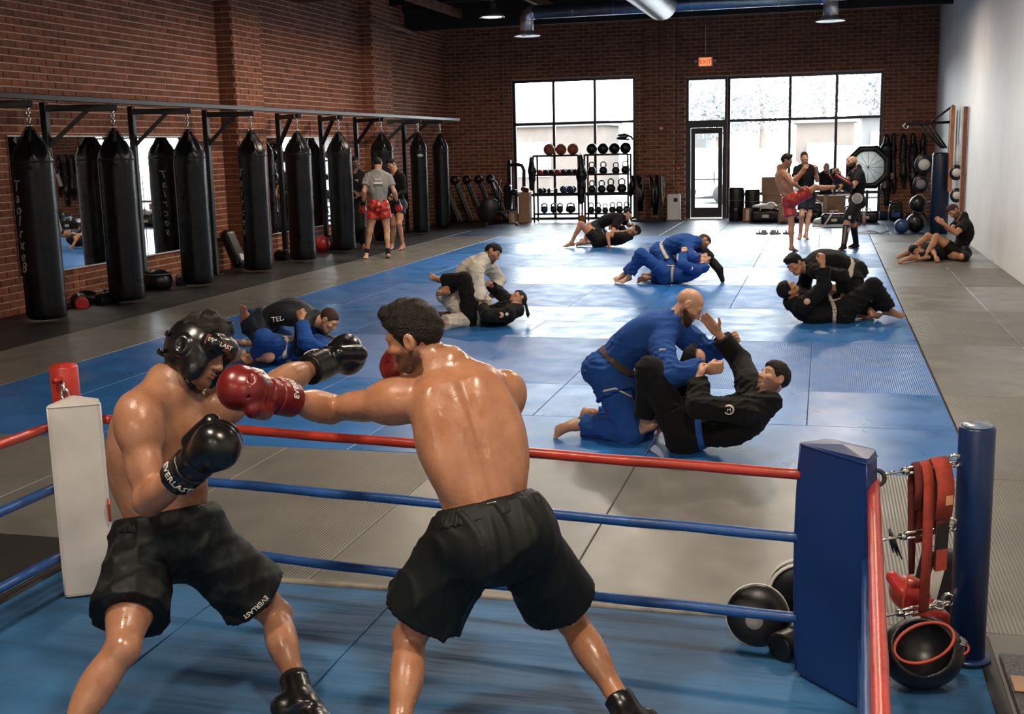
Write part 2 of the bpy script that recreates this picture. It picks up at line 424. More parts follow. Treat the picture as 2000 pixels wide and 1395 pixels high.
M['rubber'] = mat_floor('black_rubber', (.018, .019, .02), .5, False, 120)

# floor: sub floor slab with every mat a piece of its own
FT = .03
floor = struct(MB().bx(XL - .3, XR + .3, YF, YB + .3, -.12, -FT).build('floor', M['concrete']))
_tile_mesh = {}
def floor_tile(x0, x1, y0, y1, key):
    wx, wy = round(x1 - x0, 3), round(y1 - y0, 3); k = (wx, wy, key)
    if k not in _tile_mesh:
        _tile_mesh[k] = MB().box((0, 0, -FT / 2), (wx - .005, wy - .005, FT), bev=.004).mesh('floor_mat', M[key])
    return obj('floor_mat', _tile_mesh[k], floor, ((x0 + x1) / 2, (y0 + y1) / 2, random.uniform(-.0006, .0006)))
BX0, BX1 = -7.3, .94                                   # blue field
rows = [7.33 + 2.44 * i for i in range(8)] + [26.4]
tw = (BX1 - BX0) / 8
for i in range(len(rows) - 1):
    y0, y1 = rows[i], rows[i + 1]
    if i % 2:
        for k in range(8): floor_tile(BX0 + k * tw, BX0 + (k + 1) * tw, y0, y1, 'mat_blue_rib')
    else:
        ym = (y0 + y1) / 2
        for j, (a, b_) in enumerate(((y0, ym), (ym, y1))):
            xs = [BX0 + 2 * k * tw for k in range(5)] if j == 0 else [BX0] + [BX0 + (2 * k + 1) * tw for k in range(4)] + [BX1]
            for k in range(len(xs) - 1): floor_tile(xs[k], xs[k + 1], a, b_, 'mat_blue')
# grey lanes: right of the blue, left of it, and in front of it
for i in range(len(rows) - 1):
    for x0, x1 in ((BX1 + .012, 1.9), (1.9, XR)):
        floor_tile(x0, x1, rows[i], rows[i + 1], 'mat_grey_rib' if i % 2 == 0 else 'mat_grey')
    floor_tile(-8.6, BX0, rows[i], rows[i + 1], 'mat_grey')
fr = [-7.0, -4.6, -2.2, .2, 2.55, 4.95, 7.33]
for i in range(6):
    xs = [-8.6 + 1.242 * k for k in range(10)] + [XR]
    for k in range(len(xs) - 1): floor_tile(xs[k], xs[k + 1], fr[i], fr[i + 1], 'mat_grey_rib' if (k + i) % 3 == 0 else 'mat_grey')
# navy strip along the back wall, black rubber along the bag wall
xs = [-8.6 + 1.25 * k for k in range(9)] + [XR]
for a, b_ in ((26.4, 28.3), (28.3, 30.3), (30.3, YB)):
    for k in range(len(xs) - 1): floor_tile(xs[k], xs[k + 1], a, b_, 'mat_navy')
ys = [YF + 1.96 * k for k in range(20)] + [YB]
for k in range(len(ys) - 1): floor_tile(XL, -8.6, ys[k], ys[k + 1], 'rubber')

# ---- brick walls -------------------------------------------------------
BL, BH = .305, .1                                     # brick pitch
_bmesh = {}
def brick_face(parent, org, ua, na, ulen, z0, z1, holes, key, nearest):
    """courses of single bricks on a wall face; ua = direction along the wall, na = outward normal; returns list of bricks (u0,u1,z0,z1)"""
    out = []; g = .016
    nz = int(round((z1 - z0) / BH))
    for r in range(nz):
        za = z0 + r * BH; zb = za + BH - g; off = (r % 2) * BL / 2
        u = -off
        while u < ulen - .02:
            segs = [(max(u, 0), min(u + BL - g, ulen))]
            for h0, h1, hz0, hz1 in holes:
                if zb > hz0 + .02 and za < hz1 - .02:
                    ns = []
                    for a, b_ in segs:
                        if b_ <= h0 or a >= h1: ns.append((a, b_)); continue
                        if a < h0: ns.append((a, h0 - .004))
                        if b_ > h1: ns.append((h1 + .004, b_))
                    segs = ns
            for a, b_ in segs:
                if b_ - a > .03: out.append((a, b_, za, zb))
            u += BL
    return out
def lay_bricks(parent, org, ua, na, bricks, key, nmax):
    org, ua, na = Vector(org), Vector(ua), Vector(na); camp = Vector((0, 0, CAM_H))
    def dist(b_):
        p = org + ua * ((b_[0] + b_[1]) / 2) + Vector((0, 0, (b_[2] + b_[3]) / 2)); return (p - camp).length
    bricks = sorted(bricks, key=dist)
    _, _, fdir = cam_axes(10.2, 15.07, -1.39); rdir, udir, _ = cam_axes(10.2, 15.07, -1.39)
    def seen(b_):
        p = org + ua * ((b_[0] + b_[1]) / 2) + Vector((0, 0, (b_[2] + b_[3]) / 2)) - camp
        d = p.dot(fdir); return d > 0 and abs(p.dot(rdir) / d) < .45 and abs(p.dot(udir) / d) < .31
    single = [b_ for b_ in bricks if seen(b_)][:nmax]; ss = set(single)
    rest = MB(); rnd = random.Random(3)
    R = Matrix(((ua.x, na.x, 0), (ua.y, na.y, 0), (0, 0, 1)))
    for b_ in bricks:
        wd, ht = round(b_[1] - b_[0], 3), round(b_[3] - b_[2], 3); d = .006 + rnd.uniform(0, .004)
        c = org + ua * ((b_[0] + b_[1]) / 2) + Vector((0, 0, (b_[2] + b_[3]) / 2)) + na * (d / 2)
        if b_ in ss:
            k = (wd, ht, key, tuple(ua))
            if k not in _bmesh: _bmesh[k] = MB().box((0, 0, 0), (wd, .016, ht), R, bev=.003).mesh('brick', M[key])
            obj('brick', _bmesh[k], parent, c - Vector(parent.location) + na * (rnd.uniform(-.002, .003)))
        else:
            hw, hh, hd = wd / 2, ht / 2, d / 2
            vs = [R @ Vector(p) + c - Vector(parent.location) for p in ((-hw, -hd, -hh), (hw, -hd, -hh), (hw, -hd, hh), (-hw, -hd, hh), (-hw + .003, hd, -hh + .003), (hw - .003, hd, -hh + .003), (hw - .003, hd, hh - .003), (-hw + .003, hd, hh - .003))]
            rest.add(vs, [(4, 5, 6, 7), (0, 1, 5, 4), (1, 2, 6, 5), (2, 3, 7, 6), (3, 0, 4, 7)])
    if rest.v:
        o = rest.build('brick_courses', M[key], parent); o['kind'] = 'stuff'
# left wall
wall_left = struct(MB().bx(XL - .3, XL, YF, YB + .3, -.1, ZC + .1).build('wall_left', M['mortar']))
PIL = ((19.15, 20.2), (25.85, 27.0))                  # brick piers on the left wall
PD = .32
y0w = 9.0
holes = [(a - y0w, b_ - y0w, -1, 9) for a, b_ in PIL]
lay_bricks(wall_left, (XL, y0w, 0), (0, 1, 0), (1, 0, 0), brick_face(None, None, None, None, YB - y0w, 0, ZC, holes, 'brick', 300), 'brick', 300)
for i, (a, b_) in enumerate(PIL):
    pier = struct(MB().bx(XL - .01, XL + PD, a, b_, -.01, ZC).build('trim_%d' % (i + 1), M['mortar']))
    lay_bricks(pier, (XL + PD, a, 0), (0, 1, 0), (1, 0, 0), brick_face(None, None, None, None, b_ - a, 0, ZC, [], 'brick', 0), 'brick', 220)
    lay_bricks(pier, (XL, a, 0), (1, 0, 0), (0, -1, 0), brick_face(None, None, None, None, PD, 0, ZC, [], 'brick', 0), 'brick', 80)
# back wall with two openings
W1 = (-8.48, -5.04, 0.0, 3.86); W2 = (-3.66, 1.40, 0.0, 3.76)
bw = MB()
for x0, x1, z0, z1 in ((XL - .3, W1[0], -.1, ZC + .1), (W1[1], W2[0], -.1, ZC + .1), (W2[1], XR + .3, -.1, ZC + .1), (W1[0], W1[1], W1[3], ZC + .1), (W2[0], W2[1], W2[3], ZC + .1)):
    bw.bx(x0, x1, YB, YB + .3, z0, z1)
wall_back = struct(bw.build('wall_back', M['mortar_back']))
BP = (-4.73, -3.96)                                    # pier between the windows
hb = [(W1[0] - XL, W1[1] - XL, W1[2] - 1, W1[3]), (W2[0] - XL, W2[1] - XL, W2[2] - 1, W2[3]), (BP[0] - XL, BP[1] - XL, -1, 9)]
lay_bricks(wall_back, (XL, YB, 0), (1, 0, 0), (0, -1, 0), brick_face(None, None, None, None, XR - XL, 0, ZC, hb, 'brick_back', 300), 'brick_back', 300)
pier = struct(MB().bx(BP[0], BP[1], YB - .12, YB + .01, -.01, ZC).build('trim_3', M['mortar_back']))
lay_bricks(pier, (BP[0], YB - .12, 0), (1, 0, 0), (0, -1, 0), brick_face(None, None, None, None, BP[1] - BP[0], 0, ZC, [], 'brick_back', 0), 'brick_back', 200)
# right wall, wall behind the camera, ceiling
wall_right = struct(MB().bx(XR, XR + .3, YF, YB + .3, -.1, ZC + .1).build('wall_right', M['plaster']))
wall_front = struct(MB().bx(XL - .3, XR + .3, YF - .3, YF, -.1, ZC + .1).build('wall_front', M['plaster']))
ceiling = struct(MB().bx(XL - .3, XR + .3, YF - .3, YB + .3, ZC, ZC + .2).build('ceiling', M['deck_dark']))
for i in range(27):                                    # roof joists along the room's width
    y = -6 + i * 1.45
    MB().bx(XL, XR, y - .04, y + .04, ZC - .3, ZC).build('joist', M['deck_dark'], ceiling)
for y in (8.0, 16.0, 22.4, 29.0):                      # main beams
    MB().bx(XL, XR, y - .09, y + .09, ZC - .75, ZC - .3).build('beam', M['wood_beam'] if y < 25 else M['deck_dark'], ceiling)
for x in (-8.9, -6.5, -4.1, -1.7, .7):
    MB().bx(x - .05, x + .05, 22.4, 29.0, ZC - .5, ZC - .3).build('purlin', M['wood_beam'], ceiling)
MB().tube([(-9.0, 23.0, 4.72), (-9.9, 28.5, 4.85)], .05).build('brace', M['wood_beam'], ceiling)

# ---- windows and door --------------------------------------------------
def bar(x0, x1, z0, z1, d=.09, y=YB + .10): return MB().bx(x0, x1, y - d / 2, y + d / 2, z0, z1)
def pane(p, x0, x1, z0, z1, y=YB + .10): return MB().bx(x0, x1, y - .006, y + .006, z0, z1).build('pane', M['glass'], p)
def glazing(name, x0, x1, z0, z1, mulls, transoms, t=.07):
    wn = sempty(name)
    f = bar(x0, x1, z1 - t, z1); f.bx(x0, x0 + t, YB + .055, YB + .145, z0, z1 - t); f.bx(x1 - t, x1, YB + .055, YB + .145, z0, z1 - t); f.bx(x0 + t, x1 - t, YB + .055, YB + .145, z0, z0 + t)
    f.build('window_frame', M['frame_black'], wn)
    xs = [x0 + t] + [m for m in mulls] + [x1 - t]; zs = [z0 + t] + list(transoms) + [z1 - t]
    for m in mulls: bar(m - t / 2, m + t / 2, z0 + t, z1 - t).build('mullion', M['frame_black'], wn)
    for i in range(len(xs) - 1):
        a = xs[i] + (t / 2 if i else 0); b_ = xs[i + 1] - (t / 2 if i < len(xs) - 2 else 0)
        for z in transoms: bar(a, b_, z - t / 2, z + t / 2).build('transom', M['frame_black'], wn)
        for j in range(len(zs) - 1):
            c = zs[j] + (t / 2 if j else 0); d = zs[j + 1] - (t / 2 if j < len(zs) - 2 else 0)
            pane(wn, a, b_, c, d)
    # pale brick-cut jamb on the left reveal
    MB().bx(x0 - .012, x0, YB - .012, YB + .3, z0, z1).build('window_jamb', M['jamb'], wn)
    return wn
M['jamb'] = mat('pale_jamb', (.55, .42, .36), .7, noise=(8, .15))
glazing('window_1', W1[0], W1[1], 0, W1[3], (-7.32, -6.16), (.70, 2.66))
glazing('window_2', -2.56, W2[1], 0, W2[3], (-.94, .24), (.66, 2.6))
glazing('window_3', W2[0], -2.56, 2.56, W2[3], (), ())
dr = sempty('door_1')
d = bar(-3.66, -2.56, 2.44, 2.56); d.bx(-3.66, -3.54, YB + .055, YB + .145, 0, 2.44); d.bx(-2.68, -2.56, YB + .055, YB + .145, 0, 2.44)
d.build('door_frame', M['frame_black'], dr)
d = MB().bx(-3.53, -2.69, YB + .06, YB + .12, 2.28, 2.43); d.bx(-3.53, -3.42, YB + .06, YB + .12, .03, 2.28); d.bx(-2.80, -2.69, YB + .06, YB + .12, .03, 2.28); d.bx(-3.42, -2.80, YB + .06, YB + .12, .03, .30)
leaf = d.build('door_leaf', M['frame_black'], dr)
pane(leaf, -3.42, -2.80, .30, 2.28, YB + .09)
MB().tube([(-2.9, YB + .05, .95), (-2.9, YB - .02, .97), (-2.9, YB - .02, 1.25), (-2.9, YB + .05, 1.27)], .014).build('door_handle', M['steel'], leaf)
MB().bx(-3.42, -2.80, YB + .03, YB + .06, 1.04, 1.08).build('push_bar', M['steel'], leaf)
MB().box((-3.1, YB + .03, 2.37), (.32, .06, .07), bev=.008).build('door_closer', M['frame_black'], leaf)
struct(MB().bx(-3.7, -2.5, YB - .1, YB + .3, -.02, .012).build('trim_4', M['steel']))

# ---- mirrors on the left wall ------------------------------------------
for i, (a, b_) in enumerate(((13.35, 14.85), (14.87, 16.42), (16.44, 17.95), (20.45, 22.0), (22.02, 24.1))):
    t = thing('wall_mirror', ('frameless wall mirror panel behind the bags, %s' % ('end panel nearest the bare brick wall', 'second panel of the long row', 'third panel, before the first brick pier', 'panel just past the first brick pier', 'panel beside the three talking people')[i]), 'mirror', (XL + .03, (a + b_) / 2, 1.42), group='mirrors on the brick wall')
    MB().box((.0, 0, 0), (.012, b_ - a, 1.84)).build('mirror_glass', M['mirror'], t)
    [MB().box((.003, 0, z_), (.022, b_ - a, .02)).build('mirror_clip_rail', M['white_plastic'], t) for z_ in (-.93, .93)]

# ---- outside world through the glass -----------------------------------
M['asphalt'] = mat('pale_asphalt', (.16, .157, .155), .9, noise=(3, .1))
M['stucco'] = mat('tan_stucco', (.12, .098, .086), .9, noise=(2, .1))
M['stucco_grey'] = mat('grey_stucco', (.115, .115, .115), .9, noise=(2, .1))
M['leaf'] = mat('tree_leaf', (.27, .285, .29), .8, noise=(5, .3))
M['trunk'] = mat('tree_trunk', (.2, .16, .13), .9)
M['car_white'] = mat('van_white_paint', (.5, .52, .54), .3)
M['car_glass'] = mat('car_window', (.22, .24, .26), .2)
M['tyre'] = mat('tyre', (.03, .03, .03), .8)
struct(MB().bx(-60, 50, YB + .3, 120, -.3, -.06).build('ground_outside', M['asphalt']))

def translucent(name, col):
    m, nt, b = nmat(name); L = nt.links.new; tr = nt.nodes.new('ShaderNodeBsdfTranslucent'); tr.inputs[0].default_value = (*col, 1); df = nt.nodes.new('ShaderNodeBsdfDiffuse'); df.inputs[0].default_value = (*col, 1)
    mx = nt.nodes.new('ShaderNodeMixShader'); mx.inputs[0].default_value = .55; L(df.outputs[0], mx.inputs[1]); L(tr.outputs[0], mx.inputs[2]); L(mx.outputs[0], nt.nodes['Material Output'].inputs[0]); nt.nodes.remove(b); return m
# ================================================================== LAMPS, DUCTS, WIRING
M['lamp_glow'] = mat('lamp_glow', (1, .95, .85), .5, emit=(1, .93, .8), estr=14)
M['lamp_shade'] = mat('lamp_shade', (.3, .28, .26), .35, metal=.8)
LAMP_Z = 4.66
_lm = {}
def pendant(x, y, label):
    t = thing('pendant_lamp', label, 'lamp', (x, y, LAMP_Z), group='high bay pendant lamps')
    if not _lm:
        _lm['shade'] = MB().lathe([(.05, .30), (.075, .26), (.09, .18), (.16, .10), (.24, .03), (.262, -.02), (.25, -.02), (.225, .02), (.15, .085), (.05, .11)], n=28, cap=False).mesh('lamp_shade', M['lamp_shade'])
        _lm['glow'] = MB().lathe([(.235, .012), (.18, -.012), (.08, -.02), (.005, -.022)], n=28).mesh('lens', M['lamp_glow'])
        _lm['cord'] = MB().tube([(0, 0, .28), (0, 0, ZC - LAMP_Z)], .012).mesh('cord', M['black_metal'])
    for k, n_ in (('shade', 'lamp_shade'), ('glow', 'lens'), ('cord', 'cord')): obj(n_, _lm[k], t)
    ld = bpy.data.lights.new('lamp_light', 'AREA'); ld.shape = 'DISK'; ld.size = .46; ld.energy = LAMP_POWER; ld.color = LAMP_COL
    lo = bpy.data.objects.new('lamp_light', ld); lo.location = (0, 0, -.045); lo.parent = t; COL.objects.link(lo)
for i, y in enumerate((23.6, 16.4, 9.2, 2.0, -4.6)):
    for j, x in enumerate((-6.6, -2.72, .22)):
        if (i == 0 and j == 1) or (j == 0 and i > 1): continue
        nm = ('nearer the bag wall', 'in the middle', 'near the white wall')[j]
        rw = ('by the cross duct', 'mid hall', 'above the near end of the blue mats', 'above the boxing ring', 'behind the boxing ring')[i]
        pendant(x, y + (3.0 if (i == 1 and j == 0) else 0), 'round metal pendant lamp %s, %s' % (rw, nm))
# ventilation
t = thing('ventilation_duct', 'round spiral steel cross duct with two downturned outlets under ceiling', 'duct', (-3.3, 26, 4.97))
MB().tube([(-3.0, 0, 0), (3.15, 0, 0)], .15, 20).build('cross_pipe', M['duct_blue_reflect'], t)
for s in (-1, 1):
    x = -3.0 if s < 0 else 3.15
    pts = [(x + s * .18 * math.sin(a), 0, -.18 + .18 * math.cos(a)) for a in np.linspace(0, PI / 2, 7)] + [(x + s * .18, 0, -.42)]
    MB().tube(pts, .155, 20).build('elbow', M['steel'], t)
    MB().lathe([(.155, .06), (.17, .02), (.30, -.04), (.30, -.055), (.16, -.02), (.10, -.05), (.02, -.05)], (x + s * .18, 0, -.45), 24).build('diffuser', M['steel'], t)
    for k in range(4): MB().torus((x + s * .02 - s * k * .9, 0, 0), .152, .006, 20, 6, axis=RY(PI / 2)).build('seam_ring', M['steel'], t)
t = thing('ventilation_duct', 'wide corrugated silver main duct running lengthwise under the roof', 'duct', (-3.42, 16, 4.93))
pr = []
for k in range(153):
    z = k * .0625; pr.append((.325 + (.008 if k % 2 else 0), z))
pr += [(.31, 9.53), (.2, 9.56)]
MB().lathe(pr, (0, 0, 0), 26, axis=RX(-PI / 2)).build('duct_pipe', M['steel'], t)
for k in range(4): MB().bx(-.02, .02, k * 2.2 + .4, k * 2.2 + .44, .3, .75).build('hanger_strap', M['steel'], t)
# exit sign
M['exit_red'] = mat('exit_glow', (.9, .2, .1), .5, emit=(1, .16, .06), estr=1.6)
M['exit_dark'] = mat('exit_letter', (.35, .02, .01), .5)
t = thing('exit_sign', 'small lit orange red EXIT sign with twin emergency heads above door', 'sign', (-3.14, YB - .1, 4.15))
MB().box((0, 0, 0), (.40, .06, .26), bev=.012).build('housing', M['white_plastic'], t)
fc = MB().box((.0, -.034, 0), (.31, .012, .2)).build('lit_face', M['exit_red'], t)
text('lettering', 'EXIT', .15, M['exit_dark'], fc, m4(RX(PI / 2), (0, -.042, -.005)))
for s in (-1, 1):
    MB().lathe([(.03, -.03), (.04, 0), (.04, .03)], (s * .25, -.02, .02), 12, axis=RX(PI / 2)).build('emergency_head', M['white_plastic'], t)
MB().tube([(0, .03, .13), (0, .05, ZC - 4.15 - .3)], .012, 8).build('conduit', M['white_plastic'], t)
# conduits and wall devices
def conduit(x, z0, z1, label, y=YB - .045, r=.014):
    return tag(MB().tube([(0, 0, z0), (0, 0, z1)], r, 8).build('conduit_pipe', M['conduit'], None, (x, y, 0)), label, 'pipe', 'wall conduits')
M['conduit'] = mat('painted_conduit', (.33, .22, .17), .6)
conduit(-8.72, 1.4, 5.4, 'thin painted conduit on brick left of the shelf window')
conduit(-4.30, 2.53, 5.4, 'thin conduit on the brick pier dropping to red alarm bell', YB - .15)
conduit(-3.86, 1.45, 5.4, 'thin conduit beside the door dropping to small red pull station')
conduit(1.75, 2.3, 5.4, 'thin conduit above the hanging belts near white wall')
M['alarm_red'] = mat('alarm_red', (.45, .045, .03), .4)
t = thing('fire_alarm', 'red fire alarm horn on the brick pier between windows', 'alarm', (-4.30, YB - .15, 2.45))
MB().box((0, -.02, 0), (.16, .06, .13), bev=.012).build('alarm_body', M['alarm_red'], t); MB().lathe([(.045, 0), (.04, .012), (.0, .016)], (0, -.05, 0), 14, axis=RX(PI / 2)).build('strobe', M['white_plastic'], t)
t = thing('pull_station', 'small red fire pull station on brick beside the door', 'alarm', (-3.86, YB - .03, 1.38))
MB().box((0, -.01, 0), (.12, .05, .12), bev=.01).build('station_body', M['alarm_red'], t); MB().bx(-.035, .035, -.045, -.03, -.01, .012).build('pull_handle', M['white_plastic'], t)
# ================================================================== BOXING RING
RZ0 = .05
def canvas_mat():
    m, nt, b = nmat('ring_canvas'); L = nt.links.new; tc = nt.nodes.new('ShaderNodeTexCoord')
    n = nt.nodes.new('ShaderNodeTexNoise'); n.inputs['Scale'].default_value = 1.6; n.inputs['Detail'].default_value = 8; L(tc.outputs['Object'], n.inputs['Vector'])
    cr = nt.nodes.new('ShaderNodeValToRGB'); cr.color_ramp.elements[0].position = .36; cr.color_ramp.elements[0].color = (.018, .070, .155, 1); cr.color_ramp.elements[1].position = .62; cr.color_ramp.elements[1].color = (.032, .135, .30, 1)
    L(n.outputs[0], cr.inputs[0]); L(cr.outputs[0], b.inputs['Base Color']); setv(b, 'Roughness', .62); setv(b, 'Specular IOR Level', .35)
    mp = nt.nodes.new('ShaderNodeMapping'); mp.inputs['Scale'].default_value = (.35, 2.2, 1); mp.inputs['Rotation'].default_value = (0, 0, .12); L(tc.outputs['Object'], mp.inputs['Vector'])
    n2 = nt.nodes.new('ShaderNodeTexNoise'); n2.inputs['Scale'].default_value = 2.4; n2.inputs['Detail'].default_value = 3; L(mp.outputs[0], n2.inputs['Vector'])
    bp = nt.nodes.new('ShaderNodeBump'); bp.inputs['Strength'].default_value = .8; bp.inputs['Distance'].default_value = .07; L(n2.outputs[0], bp.inputs['Height']); L(bp.outputs[0], b.inputs['Normal'])
    return m
M['canvas'] = canvas_mat()
M['rope_red'] = mat('rope_red_vinyl', (.34, .030, .017), .32, noise=(5, .25), bump=(22, .25, .01))
M['rope_blue'] = mat('rope_blue_vinyl', (.014, .065, .23), .34, noise=(5, .3), bump=(22, .3, .01))
M['pad_blue'] = mat('pad_blue_vinyl', (.006, .028, .135), .38, noise=(3, .2), bump=(9, .12, .02))
M['pad_white'] = mat('pad_white_vinyl', (.52, .50, .47), .5, noise=(3.5, .18, 7), bump=(12, .15, .02))
M['post_blue'] = mat('post_blue_paint', (.005, .020, .085), .35, noise=(9, .2))
M['post_red'] = mat('post_red_paint', (.42, .03, .02), .35, noise=(9, .2))
M['post_cap'] = mat('worn_blue_cap', (.16, .22, .30), .25, noise=(20, .5))
M['black_trim'] = mat('black_trim', (.015, .015, .016), .6, noise=(8, .4))
M['plate'] = mat('tread_plate', (.06, .06, .06), .4, metal=.7, bump=(70, .8, .01))
M['card'] = mat('cardboard', (.36, .22, .14), .85, noise=(7, .12))
M['grey_tape'] = mat('dusty_tape', (.25, .23, .19), .7, noise=(12, .3))
rx0, rx1, ry0, ry1 = -3.6, .62, -3.4, 4.78
ring = thing('boxing_ring', 'low blue canvas boxing ring floor with dark edge trim', 'boxing ring', ((rx0 + rx1) / 2, (ry0 + ry1) / 2, 0))
ox, oy = (rx0 + rx1) / 2, (ry0 + ry1) / 2
# canvas: a slightly rippled sheet with thickness
nx, ny = 44, 80; vs = []; fs = []
for i in range(ny + 1):
    for j in range(nx + 1):
        x = rx0 + (rx1 - rx0) * j / nx; y = ry0 + (ry1 - ry0) * i / ny
        e = min(1, 4 * min(j, nx - j) / nx, 6 * min(i, ny - i) / ny)
        z = RZ0 + e * (.006 * math.sin(x * 2.1 + y * 7.5) + .005 * math.sin(y * 4.1 - x * 1.2) - .004)
        vs.append((x - ox, y - oy, z))
for i in range(ny):
    for j in range(nx): a = i * (nx + 1) + j; fs.append((a, a + 1, a + nx + 2, a + nx + 1))
cv = MB(); cv.add(vs, fs, True); cv.build('canvas', M['canvas'], ring)
MB().bx(rx0 - ox, rx1 - ox, ry0 - oy, ry1 - oy, .002, RZ0 - .014).build('platform', M['black_trim'], ring)
MB().box((0, ry1 - oy + .02, RZ0 / 2 + .004), (rx1 - rx0 + .08, .05, RZ0 + .012), bev=.006).build('edge_trim', M['grey_tape'], ring)
MB().box((rx0 - ox - .02, 0, RZ0 / 2 + .004), (.05, ry1 - ry0, RZ0 + .012), bev=.006).build('edge_trim', M['black_trim'], ring)
MB().box((rx1 - ox + .03, 0, RZ0 / 2 + .004), (.06, ry1 - ry0, RZ0 + .012), bev=.006).build('edge_trim', M['black_trim'], ring)
for x_, a_ in ((-1.15, 0), (-.35, 0)): MB().box((x_, 1.2, RZ0 + .004), (.012, 5.6, .004)).build('canvas_seam', M['canvas'], ring)
# black rubber runner beside the ring, tread plate and card beyond its right edge
tag(MB().box((0, 0, .006), (1.3, 6.4, .012), bev=.003).build('rubber_runner', M['rubber'], None, (-4.4, 2.05, 0)), 'black speckled rubber runner on floor beside the ring', 'mat')
tag(MB().box((0, 0, .012), (.11, 3.2, .024), bev=.004).build('tread_plate', M['plate'], None, (.765, 3.1, 0)), 'dark tread plate strip along the right ring edge', 'plate')
tag(MB().box((0, 0, .004), (.10, .13, .006), bev=.002).build('cardboard_scrap', M['card'], None, (.77, 4.42, .024)), 'small brown cardboard scrap on the tread plate strip', 'card')
# posts
def chain(mbt, p, q, n, r=.006, w=.016):
    """n interlocking links between p and q, each link its own part"""
    p, q = Vector(p), Vector(q); d = (q - p); L = d.length; d.normalize(); s = d.orthogonal().normalized(); t2 = d.cross(s)
    for k in range(n):
        c = p + d * (L * (k + .5) / n); h = L / n * .68; sd = s if k % 2 else t2
        pts = []
        for a in np.linspace(0, 2 * PI, 14, endpoint=False): pts.append(c + d * (h * math.cos(a)) + sd * (w * math.sin(a)))
        MB().tube(pts, r, 6, closed=True).build('chain_link', M['chrome'], mbt)
def ring_post(x, y, z1, m, label):
    t = thing('ring_post', label, 'post', (x, y, RZ0 + .012)); z1 -= RZ0 + .012
    MB().lathe([(.066, 0), (.066, z1 - .01), (.060, z1)], n=28).build('post_tube', m, t)
    MB().lathe([(.058, z1), (.05, z1 + .006), (.004, z1 + .009)], n=28).build('post_cap', M['post_cap'] if x > 0 else m, t)
    MB().lathe([(.088, 0), (.088, .012), (.07, .016)], n=28).build('base_plate', m, t)
    return t
pl_ = ring_post(-3.52, 4.775, 1.07, M['post_red'], 'red round corner post behind the white pad')
chain(pl_, (.03, -.06, .94), (.12, -.16, .80), 4)
MB().lathe([(.014, 0), (.014, .05)], (.02, -.055, .95), 10, axis=RX(PI / 2)).build('ring_bolt', M['post_red'], pl_)
pr_ = ring_post(.57, 4.54, .985, M['post_blue'], 'dark blue round corner post with worn cap')
for z in (.85, .6, .3):
    MB().torus((-.075, -.02, z - .06), .022, .007, 14, 6, axis=RX(PI / 2)).build('eye_bolt', M['chrome'], pr_)
# turnbuckles from the post to the blue pad
PADR = Vector((.20, 4.27, 0))
for i, z in enumerate((.85, .6, .3)):
    t = thing('turnbuckle', 'galvanised turnbuckle with chain, %s one beside the blue post' % ('top', 'middle', 'lowest')[i], 'turnbuckle', (.36, 4.39, z), group='turnbuckles at the blue corner')
    d = Vector((.57, 4.54, 0)) - PADR; d.normalize(); s = Vector((0, 0, 1))
    for o_ in (-.011, .011): MB().tube([d * -.06 + s * o_, d * .06 + s * o_], .006, 8).build('body_rod', M['chrome'], t)
    for e_ in (-.065, .065): MB().lathe([(.013, -.012), (.013, .012)], d * e_, 10, axis=frame((0, 0, 1), d)).build('end_nut', M['chrome'], t)
    MB().tube([d * -.17, d * -.065], .006, 8).build('screw_rod', M['chrome'], t); chain(t, d * .065, d * .165, 3)
# corner pads
def pad(name, poly, z0, z1, m, label, bow=0):
    c = Vector((sum(p[0] for p in poly) / len(poly), sum(p[1] for p in poly) / len(poly), 0))
    t = thing(name, label, 'corner pad', c)
    b_ = MB(); nz = 9; n = len(poly); vs = []; fs = []
    pts = []
    for i in range(n):                                   # rounded corners
        p = Vector((*poly[i], 0)); a = Vector((*poly[i - 1], 0)); q = Vector((*poly[(i + 1) % n], 0))
        for f1, f2 in ((.10, 0), (.03, .03), (0, .10)): pts.append(p + (a - p) * f1 + (q - p) * f2)
    m_ = len(pts)
    zs = [z0, z0 + .012] + [z0 + (z1 - z0) * k / nz for k in range(1, nz)] + [z1 - .012, z1]
    for k, z in enumerate(zs):
        f = (z - z0) / (z1 - z0); g = 1 + bow * 4 * f * (1 - f); g *= .965 if k in (0, len(zs) - 1) else 1
        for p in pts: q = (p - c) * g; vs.append((q.x, q.y, z + (.012 * math.sin(6 * q.x) if k == len(zs) - 1 else 0)))
    for k in range(len(zs) - 1):
        for i in range(m_): fs.append((k * m_ + i, k * m_ + (i + 1) % m_, (k + 1) * m_ + (i + 1) % m_, (k + 1) * m_ + i))
    fs.append(tuple(range(m_ - 1, -1, -1))); o = (len(zs) - 1) * m_
    vs.append((0, 0, z1 + .012)); ci = len(vs) - 1
    for i in range(m_): fs.append((o + i, o + (i + 1) % m_, ci))
    b_.add(vs, fs, False); body = b_.build('pad_body', m, t)
    for i in (1, 4):                                     # piping along the two front edges
        if i < m_:
            MB().tube([Vector(vs[k * m_ + i]) * 1.0 for k in range(1, len(zs) - 1)], .004, 6).build('edge_piping', m, t)
    top = [Vector(vs[(len(zs) - 2) * m_ + i]) for i in range(m_)]
    MB().tube(top, .004, 6, closed=True).build('edge_piping', m, t)
    return t
pad('corner_pad', [(-3.34, 4.37), (-3.13, 4.50), (-3.38, 4.63)], .06, .965, M['pad_white'], 'dirty white triangular corner pad in front of the red post')
pad('corner_pad', [(-.075, 4.285), (.165, 4.03), (.20, 4.17), (.03, 4.36)], .06, .965, M['pad_blue'], 'thick dark blue vinyl corner pad beside the blue post', .10)
